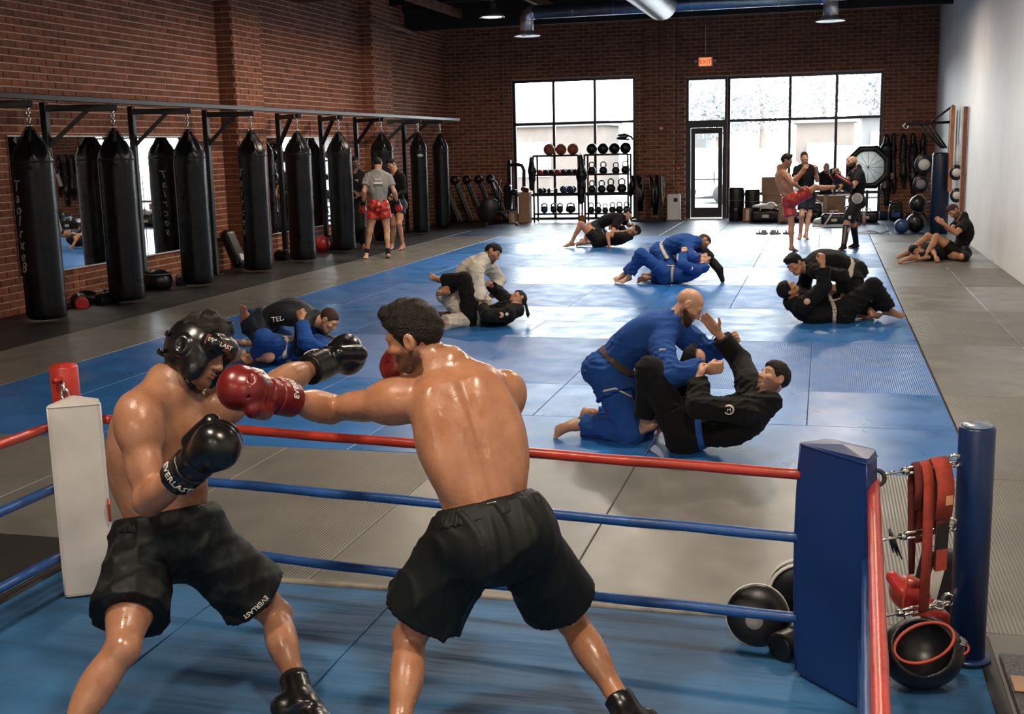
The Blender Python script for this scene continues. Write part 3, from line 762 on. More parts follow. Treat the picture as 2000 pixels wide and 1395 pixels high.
t = tag(MB().box((0, 0, 0), (.012, .05, .1), RZ(.6) @ RX(.3), bev=.004).build('red_tie', M['rope_red'], None, (-3.128, 4.475, .46)), 'short red vinyl tie sticking out beside the white pad', 'tie')
# ropes
def rope(a, b_, r, m, label, sag=.0, wob=.0012):
    a, b_ = Vector(a), Vector(b_); c = (a + b_) / 2; pts = []; rs = []
    for k in range(41):
        f = k / 40; p = a.lerp(b_, f) - c; p.z -= sag * 4 * f * (1 - f) - wob * math.sin(f * 31 + r * 900); pts.append(p); rs.append(r * (1 + .035 * math.sin(f * 57)))
    t = thing('ring_rope', label, 'rope', c)
    MB().tube(pts, rs, 14).build('rope_cover', m, t)
    for f in (0, 40):
        MB().tube([pts[f] - (pts[20] - pts[f]).normalized() * .02, pts[f] + (pts[20] - pts[f]).normalized() * .03], r * 1.04, 14).build('rope_end_cap', m, t)
rope((-3.16, 4.56, .865), (-.03, 4.29, .835), .021, M['rope_red'], 'red padded top ring rope running between the two corner pads')
rope((-3.16, 4.56, .612), (-.03, 4.29, .592), .021, M['rope_blue'], 'blue padded middle ring rope running between the two corner pads')
rope((-3.16, 4.56, .30), (-.03, 4.29, .275), .021, M['rope_blue'], 'blue padded lowest ring rope running between the two corner pads', .012)
rope((-3.36, 4.48, .855), (-3.46, -3.2, .86), .021, M['rope_red'], 'red top ring rope leading off from the white pad')
rope((-3.36, 4.48, .57), (-3.46, -3.2, .56), .021, M['rope_blue'], 'blue middle ring rope leading off from the white pad')
rope((-3.36, 4.48, .245), (-3.46, -3.2, .25), .021, M['rope_blue'], 'blue lowest ring rope leading off from the white pad')
rope((.188, 4.15, .85), (.10, 1.0, .85), .0215, M['rope_red'], 'orange red top ring rope leading off from the blue pad')
rope((.176, 4.14, .6), (.085, 1.0, .6), .0215, M['rope_blue'], 'blue second ring rope under the orange red rope at blue pad')
rope((.17, 4.12, .3), (.09, 1.0, .3), .0215, M['rope_blue'], 'blue lowest ring rope leading off from the blue pad')
tag(MB().torus((0, 0, 0), .026, .008, 16, 8, axis=RX(PI / 2 - .3)).build('rope_loop', M['black_trim'], None, (.20, 4.17, .87)), 'black rubber loop where the orange red rope meets blue pad', 'loop')
# red hand wraps over the top turnbuckle
M['wrap_red'] = mat('red_wrap_cloth', (.36, .045, .025), .85, noise=(40, .15), bump=(200, .3, .003))
M['wrap_dark'] = mat('dark_red_wrap_cloth', (.12, .015, .012), .85, noise=(40, .15))
M['velcro'] = mat('black_velcro', (.012, .01, .01), .95)
M['wrap_label'] = mat('wrap_tag_orange', (.6, .3, .16), .7)
def strip(pts, w, wd, th=.004):
    """flat cloth band along points; wd = width direction"""
    b_ = MB(); P = [Vector(p) for p in pts]; wd = Vector(wd).normalized(); vs = []; fs = []
    for i, p in enumerate(P):
        t_ = (P[min(i + 1, len(P) - 1)] - P[max(i - 1, 0)]).normalized(); nn = t_.cross(wd).normalized() * th / 2
        ww = w[i] if hasattr(w, '__len__') else w
        for s, e in ((-1, -1), (1, -1), (1, 1), (-1, 1)): vs.append(p + wd * (ww / 2 * s) + nn * e)
    for i in range(len(P) - 1):
        for k in range(4): fs.append((i * 4 + k, i * 4 + (k + 1) % 4, i * 4 + 4 + (k + 1) % 4, i * 4 + 4 + k))
    fs += [(3, 2, 1, 0), tuple(len(vs) - 4 + k for k in range(4))]
    return b_.add(vs, fs, True)
wd = (Vector((.57, 4.54, 0)) - PADR).normalized(); nr = Vector((wd.y, -wd.x, 0))
def hang(c, off, zf, zb, dz=.0, fwd=.03):
    c = Vector(c) + wd * off
    return [c - nr * .01 + Vector((0, 0, -zb)), c - nr * (fwd * .8) + Vector((0, 0, -zb * .6)), c - nr * fwd + Vector((0, 0, -.06)), c - nr * fwd * .6 + Vector((0, 0, -.005)), c + Vector((0, 0, .016 + dz)), c + nr * fwd * .6 + Vector((0, 0, -.005)), c + nr * fwd + Vector((0, 0, -.06)), c + nr * fwd * 1.1 + Vector((0, 0, -zf * .5)), c + nr * fwd * .9 + Vector((0, 0, -zf))]
HC = (.40, 4.42, 0)
for nm, off, zf, zb, w_, m_, lb, fw in (('hand_wrap', -.03, .56, .30, .046, 'wrap_red', 'bright red hand wrap hanging longest over the top turnbuckle', .03), ('hand_wrap', .035, .40, .28, .06, 'wrap_dark', 'dark maroon hand wrap hung against the blue post', .034), ('hand_wrap', -.06, .16, .42, .05, 'wrap_dark', 'dark red twisted hand wrap hanging behind the bright one', .02)):
    t = thing(nm, lb, 'hand wrap', (HC[0], HC[1], .86), group='hand wraps over the turnbuckle')
    ws = [w_ * .5, w_ * .7] + [w_] * 7 if off == -.06 else w_
    strip(hang((0, 0, 0), off, zf, zb, fwd=fw), ws, wd).build('cloth_band', M[m_], t)
    if off > 0:
        strip(hang((0, 0, 0), off - .002, .20, .02, .006, fwd=.045), .075, wd, .006).build('folded_band', M['wrap_red'], t)
        MB().box(wd * (off + .012) + nr * .052 + Vector((0, 0, -.13)), (.004, .03, .035), frame(nr, (0, 0, 1))).build('tag', M['wrap_label'], t)
        MB().box(wd * off + nr * .036 + Vector((0, 0, -.36)), (.006, .05, .09), frame(nr, (0, 0, 1))).build('red_end', M['wrap_red'], t)
        MB().box(wd * off + nr * .037 + Vector((0, 0, -.27)), (.006, .052, .10), frame(nr, (0, 0, 1))).build('velcro_patch', M['velcro'], t)
# ================================================================== HEAVY BAGS AND THEIR RACK
M['bag_leather'] = mat('black_bag_leather', (.0035, .0045, .006), .30, spec=.28, noise=(7, .25), bump=(38, .22, .006), rnoise=(5, .08))
M['bag_strap'] = mat('bag_strap_webbing', (.006, .006, .007), .7)
M['bag_print'] = mat('bag_white_print', (.42, .42, .40), .6)
BAG_X = -9.5
BAG_Y = (12.66, 14.45, 16.41, 18.48, 20.3, 22.25, 24.63, 27.07, 28.75)
rk = thing('bag_rack', 'long black steel rack with braced arms holding the row of heavy bags', 'bag rack', (BAG_X, 20, 0))
MB().box((.03, .0, 2.80), (.07, 20.6, .07), bev=.006).build('top_rail', M['black_metal'], rk)
PX = -.66
for y in (12.05, 13.88, 15.95, 18.16, 20.92, 22.9, 24.79, 26.5, 27.9):
    y -= 20
    MB().box((PX, y, 1.4), (.09, .09, 2.78), bev=.008).build('post', M['black_metal'], rk)
    MB().box((PX, y, .008), (.2, .2, .016)).build('foot_plate', M['black_metal'], rk)
for y in BAG_Y:
    y -= 20; py = min((12.05, 13.88, 15.95, 18.16, 20.92, 22.9, 24.79, 26.5, 27.9), key=lambda q: abs(q - 20 - y) if q - 20 < y + .7 else 9) - 20
    a, b_ = Vector((PX, py, 2.71)), Vector((.08, y, 2.71)); d = (b_ - a); L_ = d.length
    MB().box((a + b_) / 2, (.085, L_, .085), frame(d.cross(Vector((0, 0, 1))), (0, 0, 1)) if False else Matrix.Rotation(math.atan2(-d.x, d.y), 3, 'Z'), bev=.008).build('arm', M['black_metal'], rk)
    q0, q1 = a + Vector((0, 0, -.52)), a + d * .62; e = q1 - q0
    MB().box((q0 + q1) / 2, (.06, .06, e.length), frame(Vector((e.y, -e.x, 0)), e)).build('brace', M['black_metal'], rk)
    MB().torus((.0, y, 2.72), .062, .010, 16, 6, axis=RY(PI / 2)).build('u_bolt', M['chrome'], rk)
_bm = {}
def heavy_bag(y, label, words=None, r=.245, ztop=2.04, tilt=0):
    t = thing('heavy_bag', label, 'punching bag', (BAG_X, y, 0), group='hanging heavy bags')
    k = (r, ztop)
    if k not in _bm:
        prof = [(.02, .05), (r * .8, .055), (r * .95, .075), (r, .12)] + [(r * (1 + .006 * math.sin(i * 2.1)), .12 + (ztop - .12) * i / 14) for i in range(1, 14)] + [(r, ztop), (r * .93, ztop + .07), (r * .74, ztop + .16), (r * .5, ztop + .24), (r * .3, ztop + .31), (r * .2, ztop + .36), (.02, ztop + .37)]
        bd = MB().lathe(prof, n=36)
        for i, (x, yy, z) in enumerate(bd.v):       # gathered folds under the straps
            if z > ztop - .02:
                a = math.atan2(yy, x); f = 1 + .10 * math.sin(a * 6 + 1) * min(1, (z - ztop + .02) / .12); bd.v[i] = (x * f, yy * f, z)
        _bm[k] = (bd.mesh('bag_body', M['bag_leather']), MB().tube([(r * 1.004, .0, .1), (r * 1.006, 0, ztop)], .007, 6).mesh('seam', M['bag_strap']), MB().torus((0, 0, ztop - .03), r * 1.002, .012, 36, 6).mesh('top_binding', M['bag_strap']))
    me = _bm[k]; obj('bag_body', me[0], t)
    so = obj('seam', me[1], t); so.rotation_euler = (0, 0, -2.2); obj('top_binding', me[2], t)
    for q in range(4):
        a = q * PI / 2 + .5; c, s = math.cos(a), math.sin(a)
        strip([(c * r * 1.0, s * r, ztop - .12), (c * r * .95, s * r * .95, ztop + .06), (c * r * .5, s * r * .5, ztop + .26), (c * .03, s * .03, ztop + .40)], .05, (-s, c, 0), .008).build('hanging_strap', M['bag_strap'], t)
    MB().torus((0, 0, ztop + .41), .035, .007, 16, 6, axis=RX(PI / 2)).build('d_ring', M['chrome'], t)
    chain(t, (0, 0, ztop + .43), (0, 0, 2.67), 5, .0085, .022)
    if words:
        cd = _n(np.array((-BAG_X, -y, 0.))); out = _n(cd * .5 + np.array((cd[1], -cd[0], 0)) * .87); fr0 = (np.array((0, 0, 0.)), np.array((0, 0, 1.)), out)
        n = len(words)
        for i, ch in enumerate(words):
            z = 1.72 - i * (1.15 / n); z = z
            wrap_txt(t, ch, .19, M['bag_print'], (np.array((0, 0, z)), np.array((0, 0, 1.)), out), r + .004)
    return t
def wrap_txt(parent, body, size, m, fr_, radius):
    c, axd, out = fr_; tn = np.cross(axd, out)
    cu = bpy.data.curves.new('letter', 'FONT'); cu.body = body; cu.size = size; cu.align_x = 'CENTER'; cu.align_y = 'CENTER'; cu.extrude = .002; cu.resolution_u = 2; cu.shear = .2
    to = bpy.data.objects.new('letter', cu); me = bpy.data.meshes.new_from_object(to); bpy.data.objects.remove(to); bpy.data.curves.remove(cu)
    for v in me.vertices:
        x, y, z = v.co; a = x / radius; v.co = c + axd * y + (out * math.cos(a) + tn * math.sin(a)) * (radius + z)
    me.materials.clear(); me.materials.append(m); return obj('letter', me, parent)
bl = ('first black heavy bag of the row with white lettering, beside bare brick', 'second black heavy bag from the bare brick end, covering the mirror', 'third black heavy bag, before the first brick pier', 'black heavy bag with upright white lettering past the first brick pier', 'fifth black heavy bag, between lettered bag and the red ball', 'sixth black heavy bag, beside the person in lettered tee', 'black heavy bag hanging behind the three talking people', 'black heavy bag with small oval logo past the talking people', 'last black heavy bag of the row, next to leaning shields')
for i, y in enumerate(BAG_Y):
    t = heavy_bag(y, bl[i], {0: 'Taolrxe8', 3: 'Tairces'}.get(i), *((.20, 2.04) if i in (7, 8) else (.245, 2.04)))
    if i == 7:
        o = MB().lathe([(.05, 0), (.052, .004), (.001, .006)], (.1, -.18, 1.9), 18, axis=frame((1, 0, 0), (.45, -.85, 0)), sx=1.5, sy=.8).build('oval_logo', M['bag_print'], t)
# black end of another bag lying at the very left edge of the wall
t = thing('floor_bag', 'rounded black bag end lying on rubber floor before bare brick', 'bag', (-10.0, 11.9, 0))
MB().lathe([(.02, 0), (.16, .015), (.2, .06), (.2, .75), (.16, .8), (.02, .81)], (0, -.55, .2), 24, axis=RX(-PI / 2)).build('bag_body', M['bag_leather'], t)
MB().torus((0, .2, .2), .2, .008, 24, 6, axis=RX(PI / 2)).build('end_binding', M['bag_strap'], t)

# ================================================================== GEAR ALONG THE BAG WALL
M['gear_black'] = mat('black_gear_vinyl', (.006, .0065, .008), .33, noise=(9, .3), bump=(30, .2, .006)); M['gear_red'] = mat('red_gear_vinyl', (.42, .025, .02), .35, noise=(9, .25)); M['gear_white'] = mat('white_gear_vinyl', (.6, .59, .56), .45, noise=(9, .15)); M['gear_blue'] = mat('blue_gear_vinyl', (.02, .05, .14), .33, noise=(9, .3)); M['gear_orange'] = mat('brown_orange_ball', (.30, .085, .04), .5, noise=(9, .25)); M['gear_tan'] = mat('tan_canvas', (.36, .22, .15), .8, noise=(9, .2)); M['gear_grey'] = mat('grey_gear', (.20, .20, .20), .6, noise=(9, .2)); M['iron'] = mat('cast_iron', (.008, .0085, .009), .45, noise=(12, .3)); M['wood_orange'] = mat('orange_pine', (.40, .15, .055), .55, noise=(5, .25)); M['wood_dark'] = mat('brown_timber', (.20, .07, .04), .6, noise=(5, .25)); M['pink'] = mat('pink_bottle', (.55, .30, .26), .35)
def loose_glove(loc, rz, label, m='gear_black', cuffm='gear_black', sc=1.0, grp='loose gloves by the bag wall', lay=1.2):
    t = thing('boxing_glove', label, 'boxing glove', loc, rz, grp); P = [ell((0, .10, .075), np.array((.066, .095, .066)) * sc, None, .03), ell((0, .155, .085), np.array((.068, .06, .062)) * sc, None, .03), rcone((.05, .05, .1), (.06, .13, .13), .028 * sc, .027 * sc, .01), fcone((0, -.06, .06), (0, .03, .07), .052 * sc, .056 * sc, .02)]
    sdf_obj('mitt', P, .011, M[m], t); sdf_obj('cuff', [fcone((0, -.11, .058), (0, -.015, .064), .058 * sc, .06 * sc)], .012, M[cuffm], t)
    MB().box((.0, -.06, .122 * sc), (.05, .06, .004)).build('cuff_label', M['gear_white'], t); return t
loose_glove((-9.95, 14.0, 0), .8, 'black boxing glove with red lining in heap below first mirror', cuffm='gear_red', sc=1.6)
loose_glove((-9.8, 14.35, 0), -.4, 'black boxing glove with white piping in heap below first mirror', sc=1.6)
loose_glove((-10.05, 14.5, 0), 1.9, 'black boxing glove with orange cuff against the brick below mirror', cuffm='gear_orange', sc=1.6)
loose_glove((-9.95, 14.85, .0), 2.6, 'plain black boxing glove tucked behind the second bag', sc=1.2)
def head_guard(loc, rz, label, m='gear_black', sc=1.3):
    t = thing('head_guard', label, 'head guard', loc, rz); P = [ell((0, 0, .13), np.array((.13, .15, .13)) * sc), ell((.06, .11, .09), np.array((.04, .05, .07)) * sc), ell((-.06, .11, .09), np.array((.04, .05, .07)) * sc), ell((0, .19, .12), np.array((.07, .10, .08)) * sc, None, .02, 's'), ell((0, 0, .12), np.array((.10, .12, .10)) * sc, None, .01, 's')]
    sdf_obj('shell', P, .012, M[m], t, clip=[lambda p: .005 - p[..., 2]]); MB().box((.09 * sc, -.12 * sc, .16), (.1, .01, .06), RZ(-.6), bev=.003).build('logo_patch', M['gear_white'], t)
    MB().torus((0, .0, .17 * sc), .145 * sc, .008, 24, 6).build('binding', M['gear_grey'], t); return t
head_guard((-9.98, 16.05, 0), 1.9, 'black padded head guard with cream logo on floor between bags', sc=1.45)
loose_glove((-9.92, 16.62, 0), .5, 'black boxing glove beside the logo head guard', sc=1.5)
def body_shield(loc, rz, label, L_=.75, w_=.30, th=.15, lean=.4, m='gear_black', tagm='gear_white', grp=None):
    t = thing('kick_shield', label, 'pad', loc, rz, grp); A = np.array(RX(lean)).T
    c = np.array((0, 0, L_ / 2)) ; R_ = np.array(RX(lean)); cc = R_ @ np.array((0, 0, L_ / 2 + .02)) + np.array((0, 0, .05))
    sdf_obj('pad_body', [rbox(cc, (w_ / 2, th / 2, L_ / 2), R_.T, min(w_, th) * .46)], .016, M[m], t)
    e = MB(); n_ = Vector(R_ @ np.array((0, -1, 0))); b0 = Vector(cc)
    MB().box(b0 + n_ * (th / 2 + .002) - Vector(R_ @ np.array((0, 0, 1))) * L_ * .28, (.1, .006, .12), Matrix(R_.tolist())).build('label_tag', M[tagm], t)
    up = Vector(R_ @ np.array((0, 0, 1))); MB().tube([b0 - n_ * th * .45 + up * .12, b0 - n_ * (th * .5 + .05) + up * .08, b0 - n_ * (th * .5 + .05) - up * .08, b0 - n_ * th * .45 - up * .12], .012, 8).build('handle', M['bag_strap'], t); return t
body_shield((-9.95, 18.72, 0), 1.35, 'long black kick pad leaning on the brick pier', .72, .30, .2, -.45)
loose_glove((-10.1, 20.75, 0), 1.2, 'black glove with white stripe before the second mirror', sc=1.6)
loose_glove((-10.0, 21.15, 0), .2, 'black glove with red cuff before the second mirror', cuffm='gear_red', sc=1.4)
def med_ball(loc, r, label, m, grp=None, cat='ball', band='gear_black'):
    t = thing('medicine_ball', label, cat, loc, random.uniform(0, 3), grp); MB().ball((0, 0, r), r, 20, 12).build('ball_skin', M[m], t)
    MB().torus((0, 0, r), r * 1.002, r * .03, 24, 6, axis=RX(PI / 2 + .2)).build('seam', M[band], t); return t
med_ball((-10.02, 22.35, 0), .17, 'bright red medicine ball on floor between heavy bags', 'gear_red', band='gear_red')
head_guard((-10.0, 23.0, 0), 1.2, 'glossy blue black head guard beside the red ball', 'gear_blue', 1.5)
loose_glove((-9.95, 23.6, 0), .9, 'black glove with tan cuff behind the sixth bag', cuffm='gear_tan', sc=1.2)
body_shield((-9.85, 26.4, 0), 1.5, 'dark blue kick pad on the floor behind the talking people', .6, .5, .25, -.5, 'gear_blue', 'gear_grey')
# leaning shields with ball tops in the corner
for i in range(5):
    x, y = -9.62 + .27 * i, 30.2 + .22 * i
    t = thing('tall_shield', 'tall black curved strike shield leaning in the corner, %s' % ('first after the last heavy bag', 'second in the leaning row', 'middle of the leaning row', 'fourth in the leaning row', 'last, nearest the exercise bike')[i], 'shield', (x, y, 0), .25, 'strike shields in the corner')
    R_ = np.array(RY(-.36)); c = R_ @ np.array((0, 0, .58)) + np.array((.12, 0, .06))
    sdf_obj('shield_board', [rbox(c, (.05, .28, .56), R_.T, .048)], .026, M['gear_black'], t); rim = [Vector(R_ @ np.array((.055, .28 * math.cos(a) * (1 if abs(math.sin(a)) < .8 else .9), .58 + .55 * math.sin(a))) + np.array((.12, 0, .06))) for a in np.linspace(0, 2 * PI, 22, endpoint=False)]
    MB().tube(rim, .012, 6, closed=True).build('pale_rim', M['gear_grey'], t); tp = R_ @ np.array((0, 0, 1.22)) + np.array((.12, 0, .06)); MB().ball(tp, .125, 16, 10).build('ball_top', M['gear_black'], t)
    MB().tube([Vector(R_ @ np.array((0, 0, 1.05)) + np.array((.12, 0, .06))), Vector(tp)], .05, 10).build('neck', M['gear_grey'], t)

# ================================================================== SHELVES BY THE WINDOW
def shelf_rack(x0, x1, y, zs, label):
    t = thing('shelf_rack', label, 'shelf', ((x0 + x1) / 2, y, 0)); w_ = x1 - x0; d = .46
    for sx in (-1, 1):
        for sy in (-1, 1): MB().box((sx * w_ / 2, sy * d / 2, zs[0] / 2), (.045, .045, zs[0]), bev=.004).build('upright', M['black_metal'], t)
    for z in zs:
        MB().box((0, 0, z - .02), (w_, d, .03), bev=.004).build('shelf_board', M['black_metal'], t)
        MB().box((0, -d / 2 - .01, z - .01), (w_, .02, .05)).build('shelf_lip', M['black_metal'], t)
    return t
SY = 31.55; SZ = (1.80, 1.28, .78, .23)
shelf_rack(-7.70, -6.45, SY, SZ, 'black steel shelf rack with orange balls on top by window'); shelf_rack(-6.28, -5.10, SY, SZ, 'black steel shelf rack full of kettlebells by window')
for i, x in enumerate((-7.30, -6.97, -6.64)): med_ball((x, SY, SZ[0]), .155, 'brown orange medicine ball on top of left shelf rack, %s' % ('outer end', 'middle one', 'inner end')[i], 'gear_orange', 'balls on the shelf racks')
for i, x in enumerate((-6.12, -5.81, -5.50, -5.20)): med_ball((x, SY, SZ[0]), .15, 'black medicine ball on top of kettlebell rack, %s' % ('next to orange balls', 'second', 'third', 'carrying the coiled hose')[i], 'gear_black', 'balls on the shelf racks')
t = thing('battle_rope', 'coiled black battle rope on top of the kettlebell rack', 'rope', (-5.28, SY, SZ[0] + .34)); pts = [(math.cos(a) * (.16 - .006 * a), math.sin(a) * .12, .03 + .012 * a) for a in np.linspace(0, 12, 50)] + [(.25, -.1, .1), (.3, -.14, .03)]
MB().tube(pts, .03, 8).build('rope_coil', M['gear_black'], t); MB().lathe([(.036, 0), (.036, .05)], (.3, -.14, .01), 10).build('rope_end_cap', M['gear_grey'], t)
_kb = {}
def kettlebell(loc, sc, rz, label, m='iron'):
    t = thing('kettlebell', label, 'kettlebell', loc, rz, 'kettlebells on the rack'); k = (round(sc, 2), m)
    if k not in _kb:
        b_ = MB().lathe([(.02, 0), (.07, 0), (.105, .04), (.115, .09), (.10, .15), (.06, .19), (.02, .2)], n=18).mesh('bell', M[m]); b_.transform(Matrix.Scale(sc, 4))
        pts = [(-.055, 0, .16), (-.075, 0, .22), (-.07, 0, .28), (-.03, 0, .315), (.03, 0, .315), (.07, 0, .28), (.075, 0, .22), (.055, 0, .16)]; h_ = MB().tube(pts, .017, 8).mesh('handle', M[m]); h_.transform(Matrix.Scale(sc, 4)); _kb[k] = (b_, h_)
    obj('bell', _kb[k][0], t); obj('handle', _kb[k][1], t); return t
wd_ = ('end nearest the coats', 'second', 'third', 'fourth', 'fifth', 'far end by the band stand')
for r_, (z, xs_, sc) in enumerate(((SZ[1], (-6.12, -5.80, -5.46, -5.2), .95), (SZ[2], (-6.12, -5.85, -5.60, -5.30), 1.08), (SZ[3], (-6.15, -5.95, -5.76, -5.56, -5.37, -5.17), .84))):
    for i, x in enumerate(xs_): kettlebell((x, SY - .04, z), sc * random.uniform(.9, 1.08), random.uniform(-.5, .5), 'black kettlebell on %s shelf, %s' % (('upper', 'middle', 'lowest')[r_], wd_[i] if i < len(xs_) - 1 else wd_[5]))
def dumbbell(loc, rz, sc, label, m='iron', head='iron'):
    t = thing('dumbbell', label, 'dumbbell', loc, rz, 'dumbbells on the rack'); r = .065 * sc
    MB().tube([(-.1, 0, r), (.1, 0, r)], .016, 8).build('grip', M['chrome'], t)
    for s in (-1, 1): MB().lathe([(r * .8, 0), (r, .012), (r, .07), (r * .8, .085)], (s * .055 if s > 0 else -.14, 0, r), 12, axis=RY(PI / 2)).build('weight_head', M[head], t)
for i in range(7): dumbbell((-7.52 + .165 * i, SY - .05, SZ[1]), 1.45, 1.1, 'short dumbbell on upper shelf of ball rack, number %s along' % ('one', 'two', 'three', 'four', 'five', 'six', 'seven')[i], head='gear_red' if i in (0, 3) else 'iron')
for i, x in enumerate((-7.5, -7.22, -6.88, -6.68)): dumbbell((x, SY - .05, SZ[2]), (1.3, .2, 1.5, 1.4)[i], (1.1, 1.0, 1.5, 1.5)[i], 'dumbbell on middle shelf of ball rack, %s' % ('single small one', 'laid sideways', 'big grey banded one', 'big one beside the hanging coat')[i], head='iron' if i < 2 else 'gear_blue')
for i, x in enumerate((-7.46, -7.2, -7.02, -6.72)):
    t = thing('sand_bell', 'handled weight bag on lowest shelf, %s' % ('bluish one', 'narrow dark one', 'dark one beside it', 'wide dark one')[i], 'weight', (x, SY - .03, SZ[3]), 0, 'handled weights'); sdf_obj('weight_body', [ell((0, 0, .1), ((.1, .09, .09, .14)[i], .08, .1))], .016, M['gear_blue' if i == 0 else 'iron'], t, clip=[lambda p: .002 - p[..., 2]])
    w_ = (.08, .07, .07, .11)[i]; MB().tube([(-w_, 0, .13), (-w_ * .8, 0, .24), (0, 0, .27), (w_ * .8, 0, .24), (w_, 0, .13)], .02, 8).build('handle', M['iron'], t)
def hanging_coat(loc, w_, L_, label, m='gear_black', seed=1):
    t = thing('hanging_coat', label, 'coat', loc); f = lambda p: .012 * noise3(p, 22, seed)
    sdf_obj('coat_body', [rcone((0, 0, -.06), (w_ * .1, 0, -L_ * .45), .05, w_ * .48, .05), rcone((w_ * .1, 0, -L_ * .45), (0, 0, -L_), w_ * .46, w_ * .3, .05)], .02, M[m], t, disp=f); sdf_obj('sleeve', [rcone((w_ * .2, -.05, -.18), (w_ * .35, -.06, -L_ * .72), .05, .05)], .02, M[m], t, disp=f)
    MB().tube([(0, .04, .03), (0, -.02, .03), (0, -.03, -.03), (0, .0, -.06)], .01, 8).build('hook', M['chrome'], t)
hanging_coat((-7.74, SY - .30, 1.78), .24, .85, 'black jacket hanging from outer end of the ball rack'); hanging_coat((-6.37, SY - .32, 1.82), .30, 1.25, 'long dark coat hanging between the two shelf racks', seed=4)
t = thing('ab_wheel', 'orange handled wheel on floor between the shelf racks', 'exercise wheel', (-6.32, SY - .42, 0)); MB().lathe([(.02, -.03), (.09, -.03), (.1, 0), (.09, .03), (.02, .03)], (0, 0, .1), 18, axis=RX(PI / 2)).build('wheel', M['gear_orange'], t); MB().tube([(-.16, 0, .13), (.16, 0, .13)], .018, 8).build('handle_bar', M['gear_orange'], t); MB().tube([(0, 0, .1), (0, 0, .34)], .012, 8).build('stem', M['gear_orange'], t)
# cartons by the racks
def carton(loc, dim, label, rz=0, m='card', lab=False, grp=None):
    t = thing('cardboard_box', label, 'box', loc, rz, grp); MB().box((0, 0, dim[2] / 2), dim, bev=.008).build('box_body', M[m], t); MB().box((0, 0, dim[2] + .001), (dim[0] * .98, .05, .002)).build('tape', M['gear_tan'], t)
    if lab: MB().box((dim[0] * .1, -dim[1] / 2 - .002, dim[2] * .5), (dim[0] * .4, .003, dim[2] * .8)).build('paper_label', M['white_plastic'], t)
    return t
carton((-7.95, 31.3, 0), (.3, .3, .82), 'tall brown carton beside the orange ball rack'); carton((-8.22, 31.05, 0), (.2, .3, .30), 'low brown carton with white label beside exercise bike', lab=True)
loose_glove((-7.93, 31.3, .82), .6, 'dark red glove lying on the tall brown carton', 'gear_red', 'gear_black', 1.1, 'gloves away from the bag wall')
# exercise bike
t = thing('exercise_bike', 'black air exercise bike with fan and swing arms by the brick wall', 'exercise bike', (-8.25, 30.1, 0), .25)
MB().lathe([(.27, -.06), (.29, -.04), (.29, .04), (.27, .06)], (-.35, 0, .45), 24, axis=RX(PI / 2)).build('fan_cage', M['gear_black'], t)
for k in range(6): MB().torus((-.35, -.065, .45), .05 + .04 * k, .006, 24, 6, axis=RX(PI / 2)).build('cage_ring', M['iron'], t)
MB().box((0, 0, .36), (.75, .06, .08), RY(-.15), bev=.01).build('main_frame', M['iron'], t); MB().tube([(.18, 0, .35), (.24, 0, .82)], .03, 10).build('seat_post', M['iron'], t); sdf_obj('saddle', [rcone((.32, 0, .86), (.12, 0, .88), .09, .03), ], .018, M['gear_black'], t)
for s in (-1, 1):
    MB().tube([(-.1, s * .14, .3), (-.02, s * .16, .85), (-.18, s * .2, 1.15), (-.24, s * .22, 1.2)], .02, 8).build('swing_arm', M['iron'], t); MB().tube([(-.24, s * .22, 1.2), (-.36, s * .22, 1.22)], .026, 8).build('hand_grip', M['gear_black'], t); MB().tube([(-.02, s * .06, .3), (-.02 + s * .1, s * .14, .3 - s * .08)], .02, 8).build('crank', M['iron'], t); MB().box((-.02 + s * .1, s * .17, .3 - s * .08), (.1, .09, .025)).build('pedal', M['gear_black'], t)
for x in (-.45, .35): MB().box((x, 0, .04), (.07, .6, .06), bev=.01).build('floor_bar', M['iron'], t)
MB().box((-.08, 0, 1.12), (.05, .2, .16), RY(.3), bev=.01).build('console', M['gear_black'], t); MB().tube([(-.12, 0, .5), (-.1, 0, 1.06)], .025, 8).build('console_mast', M['iron'], t)
# pull-down tower behind the bike
t = thing('cable_tower', 'tall black cable machine with hooked top arm at window corner', 'exercise machine', (-8.38, 31.7, 0)); MB().box((-.1, 0, .85), (.1, .12, 1.68), bev=.01).build('mast', M['gear_black'], t); MB().tube([(-.12, 0, 1.55), (.1, 0, 1.58), (.26, 0, 1.54), (.32, 0, 1.4), (.31, 0, 1.2), (.30, 0, .75)], .05, 10).build('hook_arm', M['gear_black'], t); MB().tube([(.30, 0, 1.2), (.36, 0, .8)], .01, 6).build('cable', M['iron'], t)
MB().box((.1, 0, .11), (.7, .5, .22), bev=.03).build('base_box', M['gear_black'], t); MB().box((-.12, -.14, .62), (.2, .18, .8), bev=.04).build('shroud', M['gear_black'], t); MB().box((.3, 0, .48), (.16, .14, .5), bev=.02).build('weight_stack', M['iron'], t)
